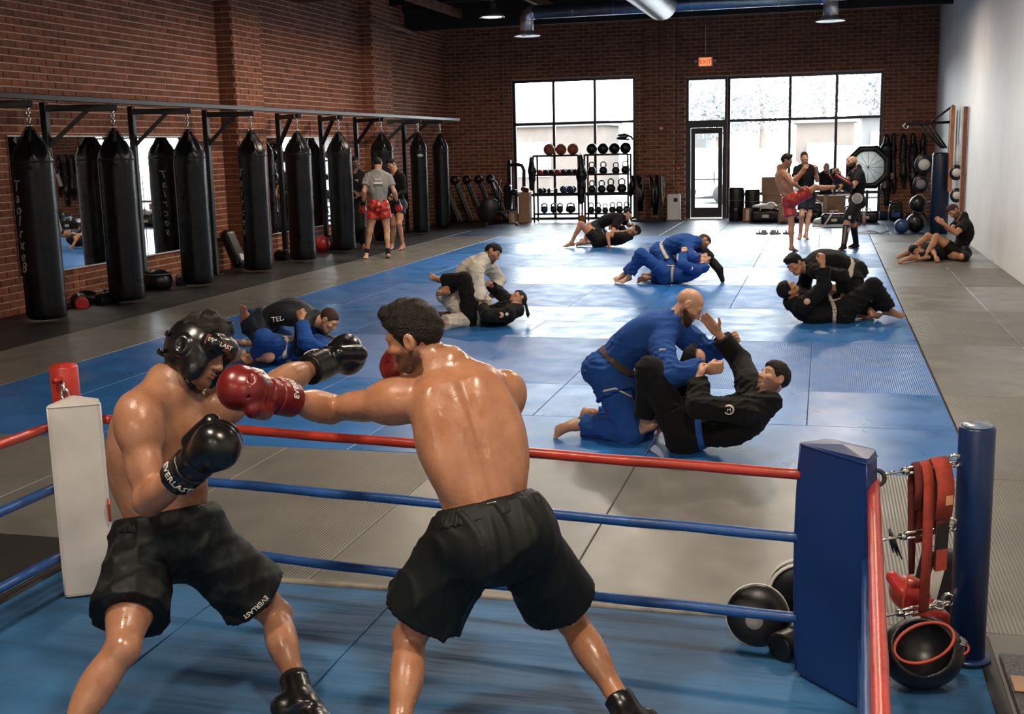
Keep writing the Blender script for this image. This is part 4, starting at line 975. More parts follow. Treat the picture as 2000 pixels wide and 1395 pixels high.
# band stand and air purifier right of the racks
t = thing('band_stand', 'black stand hung with exercise bands right of the kettlebell rack', 'stand', (-4.58, 31.5, 0)); MB().box((0, 0, .03), (.86, .55, .05), bev=.01).build('base', M['iron'], t)
for x in (-.3, .3): MB().box((x, 0, .62), (.06, .06, 1.2)).build('upright', M['iron'], t)
MB().box((0, 0, 1.2), (.95, .05, .05)).build('cross_bar', M['iron'], t)
for i, (x, m_, L_, w_) in enumerate(((-.42, 'gear_black', .55, .09), (-.26, 'gear_black', .95, .14), (-.16, 'gear_grey', .7, .03), (.05, 'gear_black', .85, .05), (.24, 'gear_black', 1.05, .13), (.36, 'gear_white', .8, .03), (.44, 'gear_grey', .6, .03))):
    pts = [(x, -.03, 1.22), (x + .02, -.06, 1.22 - L_ * .5), (x + .05 * (1 if i % 2 else -1), -.05, 1.22 - L_), (x + .08 * (1 if i % 2 else -1), -.03, 1.22 - L_ * .5), (x + .03, .03, 1.22)]
    strip(pts, [w_] * 5, (.8, .6, 0), .012).build('exercise_band', M[m_], t)
t = thing('air_purifier', 'white tower air purifier with dark badge beside the door pier', 'appliance', (-3.90, 31.55, 0)); MB().box((0, 0, .36), (.34, .3, .70), bev=.03).build('housing', M['white_plastic'], t); MB().box((.06, -.152, .56), (.1, .006, .1)).build('badge', M['gear_black'], t); MB().box((0, 0, .715), (.3, .24, .02), bev=.005).build('top_grille', M['gear_grey'], t); MB().box((0, 0, .02), (.4, .34, .03), bev=.005).build('foot', M['gear_grey'], t)

# ================================================================== CLUTTER UNDER THE BIG WINDOW
def drum(loc, r, h_, label):
    t = thing('foam_drum', label, 'drum', loc, 0, 'black drums by the window'); MB().lathe([(r * .97, 0), (r, .02), (r, h_ - .03), (r * .96, h_), (.01, h_ + .004)], n=24).build('drum_body', M['gear_black'], t); MB().torus((0, 0, h_ * .62), r, .008, 24, 6).build('seam_ring', M['gear_grey'], t); MB().box((0, -r - .001, h_ * .35), (.08, .006, .05)).build('logo', M['gear_grey'], t)
drum((-2.25, 31.5, 0), .20, .86, 'taller black foam drum next to the door'); drum((-1.84, 31.5, 0), .19, .80, 'shorter black foam drum beside the cartons')
carton((-1.95, 31.1, 0), (.2, .2, .34), 'small orange brown carton in front of the black drums', m='wood_orange', lab=True)
carton((-1.2, 31.95, 0), (.8, .24, .62), 'large brown carton standing at the window behind duffel bags', grp='cartons at the window'); carton((-1.38, 31.95, .622), (.48, .24, .48), 'brown carton stacked on the large carton at window', grp='cartons at the window'); carton((.1, 31.95, 0), (.85, .24, .60), 'wide brown carton at the window behind the coach', grp='cartons at the window')
def duffel(loc, rz, L_, r, label, m='gear_black', strapm='gear_white', seed=1):
    t = thing('duffel_bag', label, 'bag', loc, rz, 'gym bags under the window'); f = lambda p: .014 * noise3(p, 18, seed)
    sdf_obj('bag_body', [rbox((0, 0, r * .85), (L_ / 2, r, r * .85), None, r * .5)], .02, M[m], t, disp=f); MB().tube([(-L_ * .2, -r * .9, r * 1.2), (-L_ * .15, -r * .6, r * 2.1), (L_ * .15, -r * .6, r * 2.1), (L_ * .2, -r * .9, r * 1.2)], .014, 8).build('carry_handle', M[strapm], t); MB().box((0, -r * 1.0, r * .8), (L_ * .22, .012, r * .4)).build('logo', M['gear_white'], t); MB().tube([(-L_ * .42, 0, r * 1.72), (L_ * .42, 0, r * 1.72)], .008, 6).build('zip', M['gear_grey'], t)
duffel((-1.45, 30.75, 0), 0, .75, .20, 'black duffel bag with white towel on top', seed=2)
t = thing('towel', 'crumpled white towel on the black duffel bag', 'towel', (-1.45, 30.75, .36)); sdf_obj('towel_cloth', [ell((0, 0, .05), (.3, .16, .06)), ell((.12, 0, .08), (.12, .12, .07)), ell((-.2, -.05, .04), (.14, .12, .05))], .018, M['gear_white'], t, disp=lambda p: .012 * noise3(p, 40, 3)); MB().box((.05, -.14, .02), (.3, .012, .06)).build('towel_hem', M['gear_white'], t)
def backpack(loc, rz, label, m, seed=1, sc=1.0, m2='gear_black'):
    t = thing('backpack', label, 'bag', loc, rz, 'gym bags under the window'); f = lambda p: .012 * noise3(p, 20, seed); sdf_obj('pack_body', [rbox((0, 0, .22 * sc), (.16 * sc, .11 * sc, .22 * sc), None, .08 * sc), ell((0, -.1 * sc, .14 * sc), (.12 * sc, .07 * sc, .12 * sc))], .018, M[m], t, disp=f)
    MB().tube([(-.1 * sc, .1, .40 * sc), (-.15 * sc, .05, .46 * sc), (0, 0, .50 * sc), (.15 * sc, .05, .44 * sc), (.17 * sc, -.02, .1 * sc)], .018, 8).build('shoulder_strap', M[m2], t); MB().tube([(-.1 * sc, -.17 * sc, .2 * sc), (.1 * sc, -.17 * sc, .2 * sc)], .006, 6).build('zip', M['gear_grey'], t)
backpack((-.98, 30.35, 0), .2, 'tan canvas backpack between duffel and fighter', 'gear_tan', 2, .95); duffel((-.62, 30.75, 0), .1, .5, .15, 'flat black gym bag behind the kicking fighter', seed=5, strapm='gear_black')
backpack((-.22, 30.95, 0), -.2, 'black backpack with pale rim behind the raised kick', 'gear_black', 4, 1.05, 'gear_white'); duffel((.22, 29.35, 0), .05, .6, .17, 'black mesh gym bag with pale piping behind the coach', seed=7); backpack((.62, 29.75, 0), .3, 'slate blue backpack behind the coach', 'gear_blue', 6, .9); duffel((1.0, 30.4, 0), 0, .6, .16, 'dark gym bag right of the coach', seed=9)
for i, x in enumerate((.80, .93)):
    t = thing('water_bottle', 'pink water bottle on floor right of the coach, %s' % ('nearer to his leg', 'next to the blue mat bag')[i], 'bottle', (x, 29.6, 0), 0, 'pink bottles'); MB().lathe([(.001, 0), (.045, 0), (.045, .2), (.03, .235), (.03, .25)], n=14).build('bottle_body', M['pink'], t); MB().lathe([(.032, .25), (.032, .285), (.001, .29)], n=14).build('cap', M['gear_white'], t)
t = thing('rolled_mat', 'dark mat roll with pale straps under the hanging belts', 'mat', (1.15, 31.3, 0)); MB().tube([(-.4, 0, .1), (.4, 0, .1)], .1, 16).build('mat_roll', M['gear_blue'], t)
for x in (-.2, .2): MB().torus((x, 0, .1), .102, .008, 18, 6, axis=RY(PI / 2)).build('roll_strap', M['gear_white'], t)
backpack((1.72, 30.9, 0), .1, 'blue and black backpack on floor below hanging belts', 'gear_black', 8, 1.0); t = tag(MB().box((1.72, 30.72, .16), (.2, .012, .12), bev=.004).build('blue_pouch', M['rope_blue'], None), 'bright blue pouch clipped on the black backpack', 'pouch'); duffel((2.22, 31.2, 0), 0, .5, .1, 'flat black bag next to the blue pouch', seed=12)
# barbell-like low bench with pale frame, shoes and skipping rope on the mats
t = thing('push_sled', 'low pale framed sled on floor behind the kicking drill', 'sled', (.15, 28.7, 0)); MB().box((0, -.1, .03), (.85, .05, .04), bev=.008).build('front_runner', M['gear_white'], t); MB().box((0, .25, .03), (.85, .05, .04), bev=.008).build('rear_runner', M['gear_grey'], t); MB().box((.1, .08, .05), (.5, .3, .03), bev=.005).build('deck', M['gear_blue'], t); MB().tube([(-.15, -.1, .05), (.05, .05, .35)], .02, 8).build('brace', M['gear_white'], t)
def sandal(loc, rz, label, grp='shoes left on the mats'):
    t = thing('sandal', label, 'shoe', loc, rz, grp); MB().prism([(.13 * math.cos(a), .05 * math.sin(a) * (1.15 if math.cos(a) > 0 else .85)) for a in np.linspace(0, 2 * PI, 18, endpoint=False)], 0, .035).build('sole', M['gear_grey'], t); sdf_obj('upper', [ell((.04, 0, .045), (.075, .05, .05)), ell((.0, 0, .05), (.14, .03, .03), None, .01, 's')], .010, M['gear_grey'], t, clip=[lambda p: .02 - p[..., 2]]); MB().tube([(-.05, .045, .03), (-.06, 0, .085), (-.05, -.045, .03)], .012, 8).build('strap', M['gear_grey'], t)
for i, (x, y, r_) in enumerate(((-1.34, 26.72, .1), (-1.05, 26.70, 2.9), (-.76, 26.72, .2))): sandal((x, y, 0), r_, 'grey sandal on mats left of the kicking fighter, %s' % ('outermost', 'with raised strap', 'beside his standing leg')[i])
t = thing('skipping_rope', 'black skipping rope lying looped on mats right of the coach', 'rope', (.95, 26.6, .012)); pts = [(.28 * math.cos(a) * (1 - .03 * a), .35 * math.sin(a), .004 * a) for a in np.linspace(0, 8, 40)]; MB().tube(pts, .008, 6).build('cord', M['gear_black'], t)
for x, y in ((.3, .1), (.2, -.3)): MB().tube([(x, y, .02), (x + .12, y + .05, .05)], .02, 8).build('grip', M['gear_grey'], t)
# drum fan / round target in the right window
M['fan_cloth'] = translucent('fan_cloth', (.75, .76, .75))
t = thing('drum_fan', 'large black framed fan with white round face before the window', 'fan', (1.05, 31.75, 1.32)); o8 = [(.56 * math.cos(PI / 8 + k * PI / 4), .56 * math.sin(PI / 8 + k * PI / 4)) for k in range(8)]
MB().tube([(p[0] * .9, -.09, p[1] * .9) for p in o8], .085, 8, closed=True).build('housing', M['gear_black'], t); MB().lathe([(.42, 0), (.42, .006), (.01, .008)], (0, -.1, 0), 28, axis=RX(PI / 2)).build('face_disc', M['fan_cloth'], t)
for k in range(6): a = k * PI / 6; MB().tube([(.38 * math.cos(a), -.212, .38 * math.sin(a)), (-.38 * math.cos(a), -.212, -.38 * math.sin(a))], .005, 6).build('spoke', M['gear_grey'], t)
MB().torus((0, -.15, 0), .43, .02, 28, 8, axis=RX(PI / 2)).build('rim', M['gear_black'], t); MB().box((0, -.08, -.95), (.06, .06, .74)).build('stand_pole', M['iron'], t); MB().box((0, -.08, -1.30), (.5, .4, .03)).build('stand_foot', M['iron'], t)
# ================================================================== RIGHT HAND CORNER
t = thing('hook_rail', 'row of hooks on brick holding black belts and gear', 'rail', (2.0, YB - .05, 2.14)); MB().box((0, 0, 0), (1.35, .03, .06)).build('rail_board', M['wood_dark'], t)
for k in range(6): MB().tube([(-.6 + .24 * k, -.02, 0), (-.6 + .24 * k, -.08, .0), (-.6 + .24 * k, -.1, .05)], .01, 6).build('hook', M['chrome'], t)
for i, (x, L_, w_) in enumerate(((1.50, 1.75, .30), (1.68, 1.45, .18), (1.92, 1.35, .18), (2.16, 1.5, .24), (2.40, 1.25, .2))):
    t = thing('hanging_gear', 'bundle of black straps and gear hung on brick, %s' % ('biggest, nearest the window', 'second from the window', 'third, above bare brick gap', 'fourth, by the bracket arm', 'last before the white wall')[i], 'gear', (x, YB - .14, 2.12), 0, 'gear hung on the hook rail'); f = lambda p, sd=i: .03 * noise3(p, 16, sd) + .012 * noise3(p, 45, sd + 9)
    sdf_obj('strap_bundle', [rcone((0, 0, -.02), (0, 0, -.35), .05, w_ * .42, .05), rcone((0, 0, -.35), (.02, 0, -L_ * .75), w_ * .42, w_ * .40, .05), rcone((.02, 0, -L_ * .75), (.05, 0, -L_), w_ * .4, w_ * .2, .05)], .022, M['gear_black'], t, disp=f)
    if i in (0, 1): MB().box((-.02, -w_ * .45, -L_ * .72), (.07, .01, .16)).build('pale_buckle', M['gear_tan'], t)
    if i == 4: MB().box((-.06, -.12, -.75), (.12, .03, .4), RY(.3), bev=.01).build('white_flap', M['gear_white'], t); MB().box((.03, -.13, -.8), (.05, .03, .4), RY(.3)).build('orange_flap', M['gear_orange'], t)
for i, (y, z0, z1, x, m_, lb) in enumerate(((27.3, 1.3, 2.62, XR - .1, 'wood_dark', 'short brown board behind the bracket'), (26.4, .9, 2.68, XR - .16, 'wood_orange', 'bright orange pine board, middle of three'), (25.0, .55, 2.62, XR - .06, 'wood_dark', 'long brown board nearest the seated person'))):
    tag(MB().box((0, 0, (z0 + z1) / 2), (.08, .16, z1 - z0), bev=.006).build('wall_board', M[m_], None, (x, y, 0)), lb + ' on white wall', 'board', 'timber boards on the white wall')
t = thing('wall_bracket', 'black folding bag bracket arm reaching out from the timber boards', 'bracket', (2.5, 26.9, 2.35)); MB().tube([(.1, 0, 0), (-.85, 0, -.02)], .03, 8).build('main_arm', M['black_metal'], t); MB().tube([(.1, 0, .35), (-.35, 0, .0)], .022, 8).build('top_strut', M['black_metal'], t)
for dx in (0, .12, .24): MB().tube([(-.6 + dx, 0, -.02), (-.1 + dx * .4, 0, -.55)], .02, 8).build('lower_strut', M['black_metal'], t)
MB().box((.08, 0, -.1), (.04, .14, .75)).build('wall_plate', M['black_metal'], t); MB().torus((-.85, 0, -.06), .05, .012, 14, 6, axis=RX(PI / 2)).build('hanging_hook', M['chrome'], t)
M['bag_navy'] = mat('navy_bag_vinyl', (.004, .014, .038), .32, noise=(5, .2))
t = thing('standing_bag', 'tall dark blue cylinder bag standing on floor by white wall', 'punching bag', (2.38, 26.7, 0)); MB().lathe([(.17, 0), (.185, .02), (.185, 1.66), (.17, 1.71), (.01, 1.72)], n=30).build('bag_body', M['bag_navy'], t); MB().torus((0, 0, 1.66), .185, .008, 30, 6).build('top_binding', M['gear_black'], t); MB().tube([(-.185, 0, .05), (-.185, 0, 1.64)], .006, 6).build('seam', M['gear_blue'], t)
med_ball((1.98, 27.2, .42), .19, 'large black ball on top of the ball heap beside blue bag', 'gear_black', 'balls beside the blue bag'); med_ball((1.93, 27.0, 0), .21, 'big black ball at the bottom of the ball heap', 'gear_black', 'balls beside the blue bag'); med_ball((1.62, 26.7, 0), .16, 'blue grey ball at the outer foot of the ball heap', 'gear_blue', 'balls beside the blue bag')
for i, (x, y, z, r_, lb) in enumerate(((2.1, 27.6, 1.45, .2, 'black focus mitt with white face hung left of blue bag, upper'), (2.05, 27.6, 1.02, .17, 'black focus mitt with grey emblem hung left of blue bag'), (2.02, 27.5, .64, .15, 'white and tan mitt hung lowest left of blue bag'), (2.58, 25.6, 1.32, .14, 'round white focus mitt on the timber board, upper'), (2.60, 25.6, .86, .13, 'round white focus mitt on the timber board, lower'))):
    t = thing('focus_mitt', lb, 'focus mitt', (x, y, z), 0, 'mitts hung on the white wall'); P = [ell((0, 0, 0), (r_, .06, r_ * 1.15))]; sdf_obj('mitt_pad', P, .014, M['gear_black' if i != 2 else 'gear_tan'], t); MB().lathe([(r_ * .62, 0), (r_ * .6, .012), (.01, .014)], (0, -.055, 0), 18, axis=RX(PI / 2)).build('face_disc', M['gear_white' if i != 1 else 'gear_grey'], t); MB().tube([(0, .05, -r_), (0, .09, -r_ * .5), (0, .09, r_ * .5), (0, .05, r_)], .02, 8).build('wrist_strap', M['gear_black'], t)
    bk_ = MB().tube([(0, .06, 0), (.12 if i > 2 else .3, .06, 0)], .012, 6).build('peg', M['chrome'], t)

# ================================================================== FOCUS MITTS AND GEAR IN THE RING CORNER
M['piping_red'] = mat('red_piping', (.42, .05, .02), .45); M['mitt_black'] = mat('black_mitt_leather', (.005, .005, .006), .38, noise=(8, .3), bump=(40, .15, .004))
t = thing('focus_mitt', 'black round focus mitt with grey disc lying under the lowest rope', 'focus mitt', (-.225, 4.55, RZ0), .1, 'pads in the ring corner'); AX = RX(1.15)
sdf_obj('mitt_pad', [ell((0, 0, .115), (.125, .055, .125), np.array(RX(-.30)).T)], .009, M['mitt_black'], t); MB().lathe([(.036, 0), (.034, .004), (.001, .006)], (-.015, -.062, .116), 22, axis=RX(PI / 2 - .30)).build('grey_disc', M['gear_grey'], t); pts = [Vector(np.array(RX(-.30)) @ np.array((.124 * math.cos(a), .0, .124 * math.sin(a)))) + Vector((0, 0, .115)) for a in np.linspace(0, 2 * PI, 28, endpoint=False)]; MB().tube(pts, .0045, 6, closed=True).build('edge_piping', M['gear_white'], t)
t = thing('focus_mitt', 'black focus mitt with white edge standing behind the disc mitt', 'focus mitt', (-.06, 4.95, 0), .1, 'pads in the ring corner'); sdf_obj('mitt_pad', [ell((0, 0, .13), (.14, .05, .13))], .01, M['mitt_black'], t)
for dy in (-.03, .03): MB().tube([(.137 * math.cos(a), dy, .13 + .127 * math.sin(a)) for a in np.linspace(0, 2 * PI, 28, endpoint=False)], .008, 6, closed=True).build('edge_piping', M['gear_white'], t)
t = thing('boxing_glove', 'dark mitt lying half hidden beside the disc mitt at blue pad', 'boxing glove', (-.03, 4.52, RZ0), .9, 'pads in the ring corner'); sdf_obj('mitt', [ell((0, 0, .07), (.12, .07, .07)), rcone((.05, .03, .09), (.1, .05, .12), .03, .03)], .01, M['mitt_black'], t); sdf_obj('cuff', [fcone((-.09, 0, .06), (-.17, 0, .055), .055, .058)], .01, M['mitt_black'], t)
# big bowl shaped mitt with red piping
t = thing('belly_pad', 'black bowl shaped coaching pad with red piping behind the orange rope', 'pad', (.385, 4.28, RZ0), .35, 'pads in the ring corner')
Rt = np.array(RX(-.45)) ; sdf_obj('pad_shell', [ell((0, 0, .13), (.155, .115, .135)), ell((-.03, -.075, .19), (.105, .10, .10), None, .012, 's')], .008, M['mitt_black'], t)
rim = [(-.03 + .108 * math.cos(a), -.055 + .095 * math.sin(a) * .55 - .02, .205 + .055 * math.sin(a + .6)) for a in np.linspace(0, 2 * PI, 30, endpoint=False)]; MB().tube(rim, .006, 6, closed=True).build('rim_piping', M['piping_red'], t)
MB().tube([(.02 + .13 * math.cos(a), -.03 + .11 * math.sin(a), .17) for a in np.linspace(-.9, 1.4, 16)], .0045, 6).build('outer_piping', M['piping_red'], t)
for k in range(9): a = -.6 + k * .2; MB().tube([(.0 + .118 * math.cos(a), -.045 + .085 * math.sin(a), .200), (.016 + .125 * math.cos(a), -.04 + .09 * math.sin(a), .190)], .004, 6).build('lace', M['gear_grey'], t)
t = thing('boxing_glove', 'red boxing glove with tangled wraps on floor behind the turnbuckles', 'boxing glove', (.42, 4.92, .01), .6, 'pads in the ring corner'); sdf_obj('mitt', [ell((0, .06, .13), (.075, .10, .075)), rcone((-.06, .02, .16), (-.06, .1, .2), .03, .028)], .01, M['gear_red'], t); sdf_obj('cuff', [fcone((0, -.03, .1), (0, -.13, .06), .06, .065)], .01, M['gear_red'], t); strip([(.02, -.02, .2), (-.06, .0, .24), (-.12, -.05, .15), (-.14, -.1, .05)], .04, (.5, .8, 0), .006).build('loose_wrap', M['wrap_red'], t)
t = thing('kick_shield', 'black and white striped pad standing behind the red glove', 'pad', (.50, 5.05, 0), .5, 'pads in the ring corner'); sdf_obj('pad_body', [rbox((0, 0, .16), (.085, .06, .16), np.array(RY(.25)).T, .03)], .011, M['mitt_black'], t); MB().box((-.055, -.06, .17), (.05, .012, .26), RY(.25)).build('white_band', M['gear_white'], t)
for i, (a_, lb) in enumerate(((0, 'black cloth tassel hanging behind the orange red rope'),)):
    t = thing('glove_laces', lb, 'laces', (.262, 4.40, .55)); 
    for k in range(3): MB().tube([(0, 0, .06), (.008 + .006 * k, 0, .01), (.016 + .016 * k, -.01, -.03 - .012 * k)], [.004, .007, .002], 6).build('lace', M['gear_black'], t)
# ================================================================== OUTSIDE, SEEN THROUGH THE GLASS
def far_building(x0, x1, y, h_, m, label, wins):
    t = thing('building', label, 'building', ((x0 + x1) / 2, y, -.06)); w_ = x1 - x0; MB().box((0, 2, h_ / 2), (w_, 4, h_)).build('wall', M[m], t); MB().box((0, 1.9, h_ + .08), (w_ + .3, 4.3, .2)).build('parapet', M['stucco_grey'], t)
    for a, b_, z0, z1 in wins:
        f = MB().box(((a + b_) / 2 - (x0 + x1) / 2, -.02, (z0 + z1) / 2), (b_ - a, .08, z1 - z0)).build('window', M['car_white'], t); MB().box(((a + b_) / 2 - (x0 + x1) / 2, -.065, (z0 + z1) / 2), (b_ - a - .2, .02, z1 - z0 - .2)).build('pane', M['car_glass'], f)
far_building(-22, -9.2, 50, 2.95, 'stucco', 'low tan building outside behind the left window', ((-14, -11.5, .8, 2.3),))
far_building(-8.6, -5.4, 55.5, 3.0, 'stucco_grey', 'low grey building outside behind the shelf racks', ((-8.2, -6.4, .7, 2.3),))
far_building(-1.1, 1.0, 46, 2.75, 'stucco', 'small tan building outside behind the kicking drill', ((-.7, .3, .9, 2.0),))
far_building(1.6, 6, 58, 3.1, 'stucco_grey', 'grey building outside behind the coach', ((2, 4, 1, 2.4),))
def van(x, y, rz, label, L_=4.4):
    t = thing('van', label, 'vehicle', (x, y, -.06), rz, 'vehicles parked outside'); prof = [(-L_ / 2, .35), (L_ / 2, .35), (L_ / 2, 1.0), (L_ / 2 - .9, 1.15), (L_ / 2 - 1.6, 1.85), (-L_ / 2 + .1, 1.9), (-L_ / 2, 1.2)]
    MB().prism(prof, -.85, .85, axis=RX(PI / 2)).build('van_body', M['car_white'], t)
    for sy in (-1, 1):
        for a, b_ in ((-1.7, -.5), (-.35, .55)): MB().box(((a + b_) / 2, sy * .855, 1.5), (b_ - a, .02, .5)).build('side_window', M['car_glass'], t)
        for xw in (-1.35, 1.35): MB().lathe([(.33, -.1), (.34, 0), (.33, .1)], (xw, sy * .8, .33), 18, axis=RX(PI / 2)).build('wheel', M['tyre'], t)
    MB().box((L_ / 2 - 1.22, 0, 1.5), (.75, 1.5, .03), RY(.78)).build('windscreen', M['car_glass'], t)
van(-2.1, 42, .05, 'white van parked outside left of the tan building'); van(1.6, 44.5, .1, 'white car parked outside right of the tan building'); van(-3.9, 47, 1.3, 'pale car parked end on outside the door')
def tree(x, y, h_, r, label, seed):
    t = thing('tree', label, 'tree', (x, y, -.06), 0, 'trees outside'); rd = random.Random(seed); MB().tube([(0, 0, 0), (.1, 0, h_ * .4), (0, .1, h_ * .75)], [.16, .12, .07], 8).build('trunk', M['trunk'], t); c = MB()
    for k in range(2600):
        a, b_ = rd.uniform(0, 2 * PI), math.acos(rd.uniform(-1, 1)); q = r * rd.random() ** .4; p = Vector((q * math.sin(b_) * math.cos(a), q * math.sin(b_) * math.sin(a), h_ * .68 + q * .8 * math.cos(b_))); s = rd.uniform(.06, .13); n1 = Vector((rd.uniform(-1, 1), rd.uniform(-1, 1), rd.uniform(-1, 1))).normalized(); u_ = n1.orthogonal().normalized() * s; v_ = n1.cross(u_).normalized() * s * .6
        c.add([p - u_, p - v_, p + u_, p + v_], [(0, 1, 2, 3)])
    o = c.build('foliage', M['leaf'], t); o['kind'] = 'stuff'
for i, (x, y, h_, r) in enumerate(((-4.6, 52, 5.2, 1.7), (-3.0, 57, 6.2, 2.2), (-.2, 66, 7.2, 2.2), (2.6, 53, 6.0, 1.5), (-7.2, 60, 6.8, 1.3))): tree(x, y, h_, r, ('loose leafed tree outside above the door', 'broad tree outside behind the parked van', 'tree outside rising over the small tan building', 'slim tree outside behind the coach', 'small distant tree outside above the shelf racks')[i], i)
# ================================================================== HUMAN BODIES
def skin_mat(name, col, rough=.5, sweat=0):
    m, nt, b = nmat(name); L = nt.links.new; tc = nt.nodes.new('ShaderNodeTexCoord')
    at = nt.nodes.new('ShaderNodeAttribute'); at.attribute_name = 'pig'
    n = nt.nodes.new('ShaderNodeTexNoise'); n.inputs['Scale'].default_value = 11; n.inputs['Detail'].default_value = 6; L(tc.outputs['Object'], n.inputs['Vector'])
    cr = nt.nodes.new('ShaderNodeValToRGB'); cr.color_ramp.elements[0].position = .32; cr.color_ramp.elements[1].position = .68
    cr.color_ramp.elements[0].color = (col[0] * .84, col[1] * .76, col[2] * .72, 1); cr.color_ramp.elements[1].color = (min(1, col[0] * 1.1), min(1, col[1] * 1.1), min(1, col[2] * 1.1), 1)
    L(n.outputs[0], cr.inputs[0])
    mx = nt.nodes.new('ShaderNodeMixRGB'); mx.blend_type = 'MULTIPLY'; mx.inputs[0].default_value = 1; L(cr.outputs[0], mx.inputs[1]); L(at.outputs['Color'], mx.inputs[2]); L(mx.outputs[0], b.inputs['Base Color'])
    setv(b, 'Subsurface Weight', .12); setv(b, 'Subsurface Radius', (.012, .005, .003)); setv(b, 'Subsurface Scale', 1.0)
    setv(b, 'Specular IOR Level', .5)
    n2 = nt.nodes.new('ShaderNodeTexNoise'); n2.inputs['Scale'].default_value = 16; n2.inputs['Detail'].default_value = 5; L(tc.outputs['Object'], n2.inputs['Vector'])
    mr = nt.nodes.new('ShaderNodeMapRange'); mr.inputs[1].default_value = .35; mr.inputs[2].default_value = .65; mr.inputs[3].default_value = rough - .1 - sweat * .12; mr.inputs[4].default_value = rough + .08; L(n2.outputs[0], mr.inputs[0]); L(mr.outputs[0], b.inputs['Roughness'])
    bp = nt.nodes.new('ShaderNodeBump'); bp.inputs['Strength'].default_value = .25; bp.inputs['Distance'].default_value = .004
    n3 = nt.nodes.new('ShaderNodeTexNoise'); n3.inputs['Scale'].default_value = 70; n3.inputs['Detail'].default_value = 4; L(tc.outputs['Object'], n3.inputs['Vector']); L(n3.outputs[0], bp.inputs['Height']); L(bp.outputs[0], b.inputs['Normal'])
    return m
def cloth(name, col, rough=.85, weave=260, folds=0, sheen=.04, sp=.22):
    m = mat(name, col, rough, noise=(7, .16, 5), bump=(weave, .35, .002), sheen=sheen, spec=sp); return m
SK = dict(fair=skin_mat('skin_fair', (.55, .31, .20)), tan=skin_mat('skin_tan', (.46, .23, .13)), sweat=skin_mat('skin_sweaty_tan', (.37, .172, .092), .40, 1.2), olive=skin_mat('skin_olive', (.34, .165, .095), .40, 1), brown=skin_mat('skin_brown', (.17, .075, .042)))
HAIRM = dict(black=mat('hair_black', (.005, .004, .004), .55, noise=(60, .5), bump=(150, 1, .01), spec=.25), brown=mat('hair_dark_brown', (.011, .007, .005), .55, noise=(60, .5), bump=(150, 1, .01), spec=.25), mid=mat('hair_brown', (.045, .022, .013), .6, noise=(60, .4), bump=(150, .8, .006), spec=.25))
M['eye'] = mat('eye_white', (.6, .56, .52), .2); M['iris'] = mat('iris_dark', (.02, .012, .008), .15)
def vx(v): return np.asarray(v, float)
def lerp(a, b, t): return a + (b - a) * t
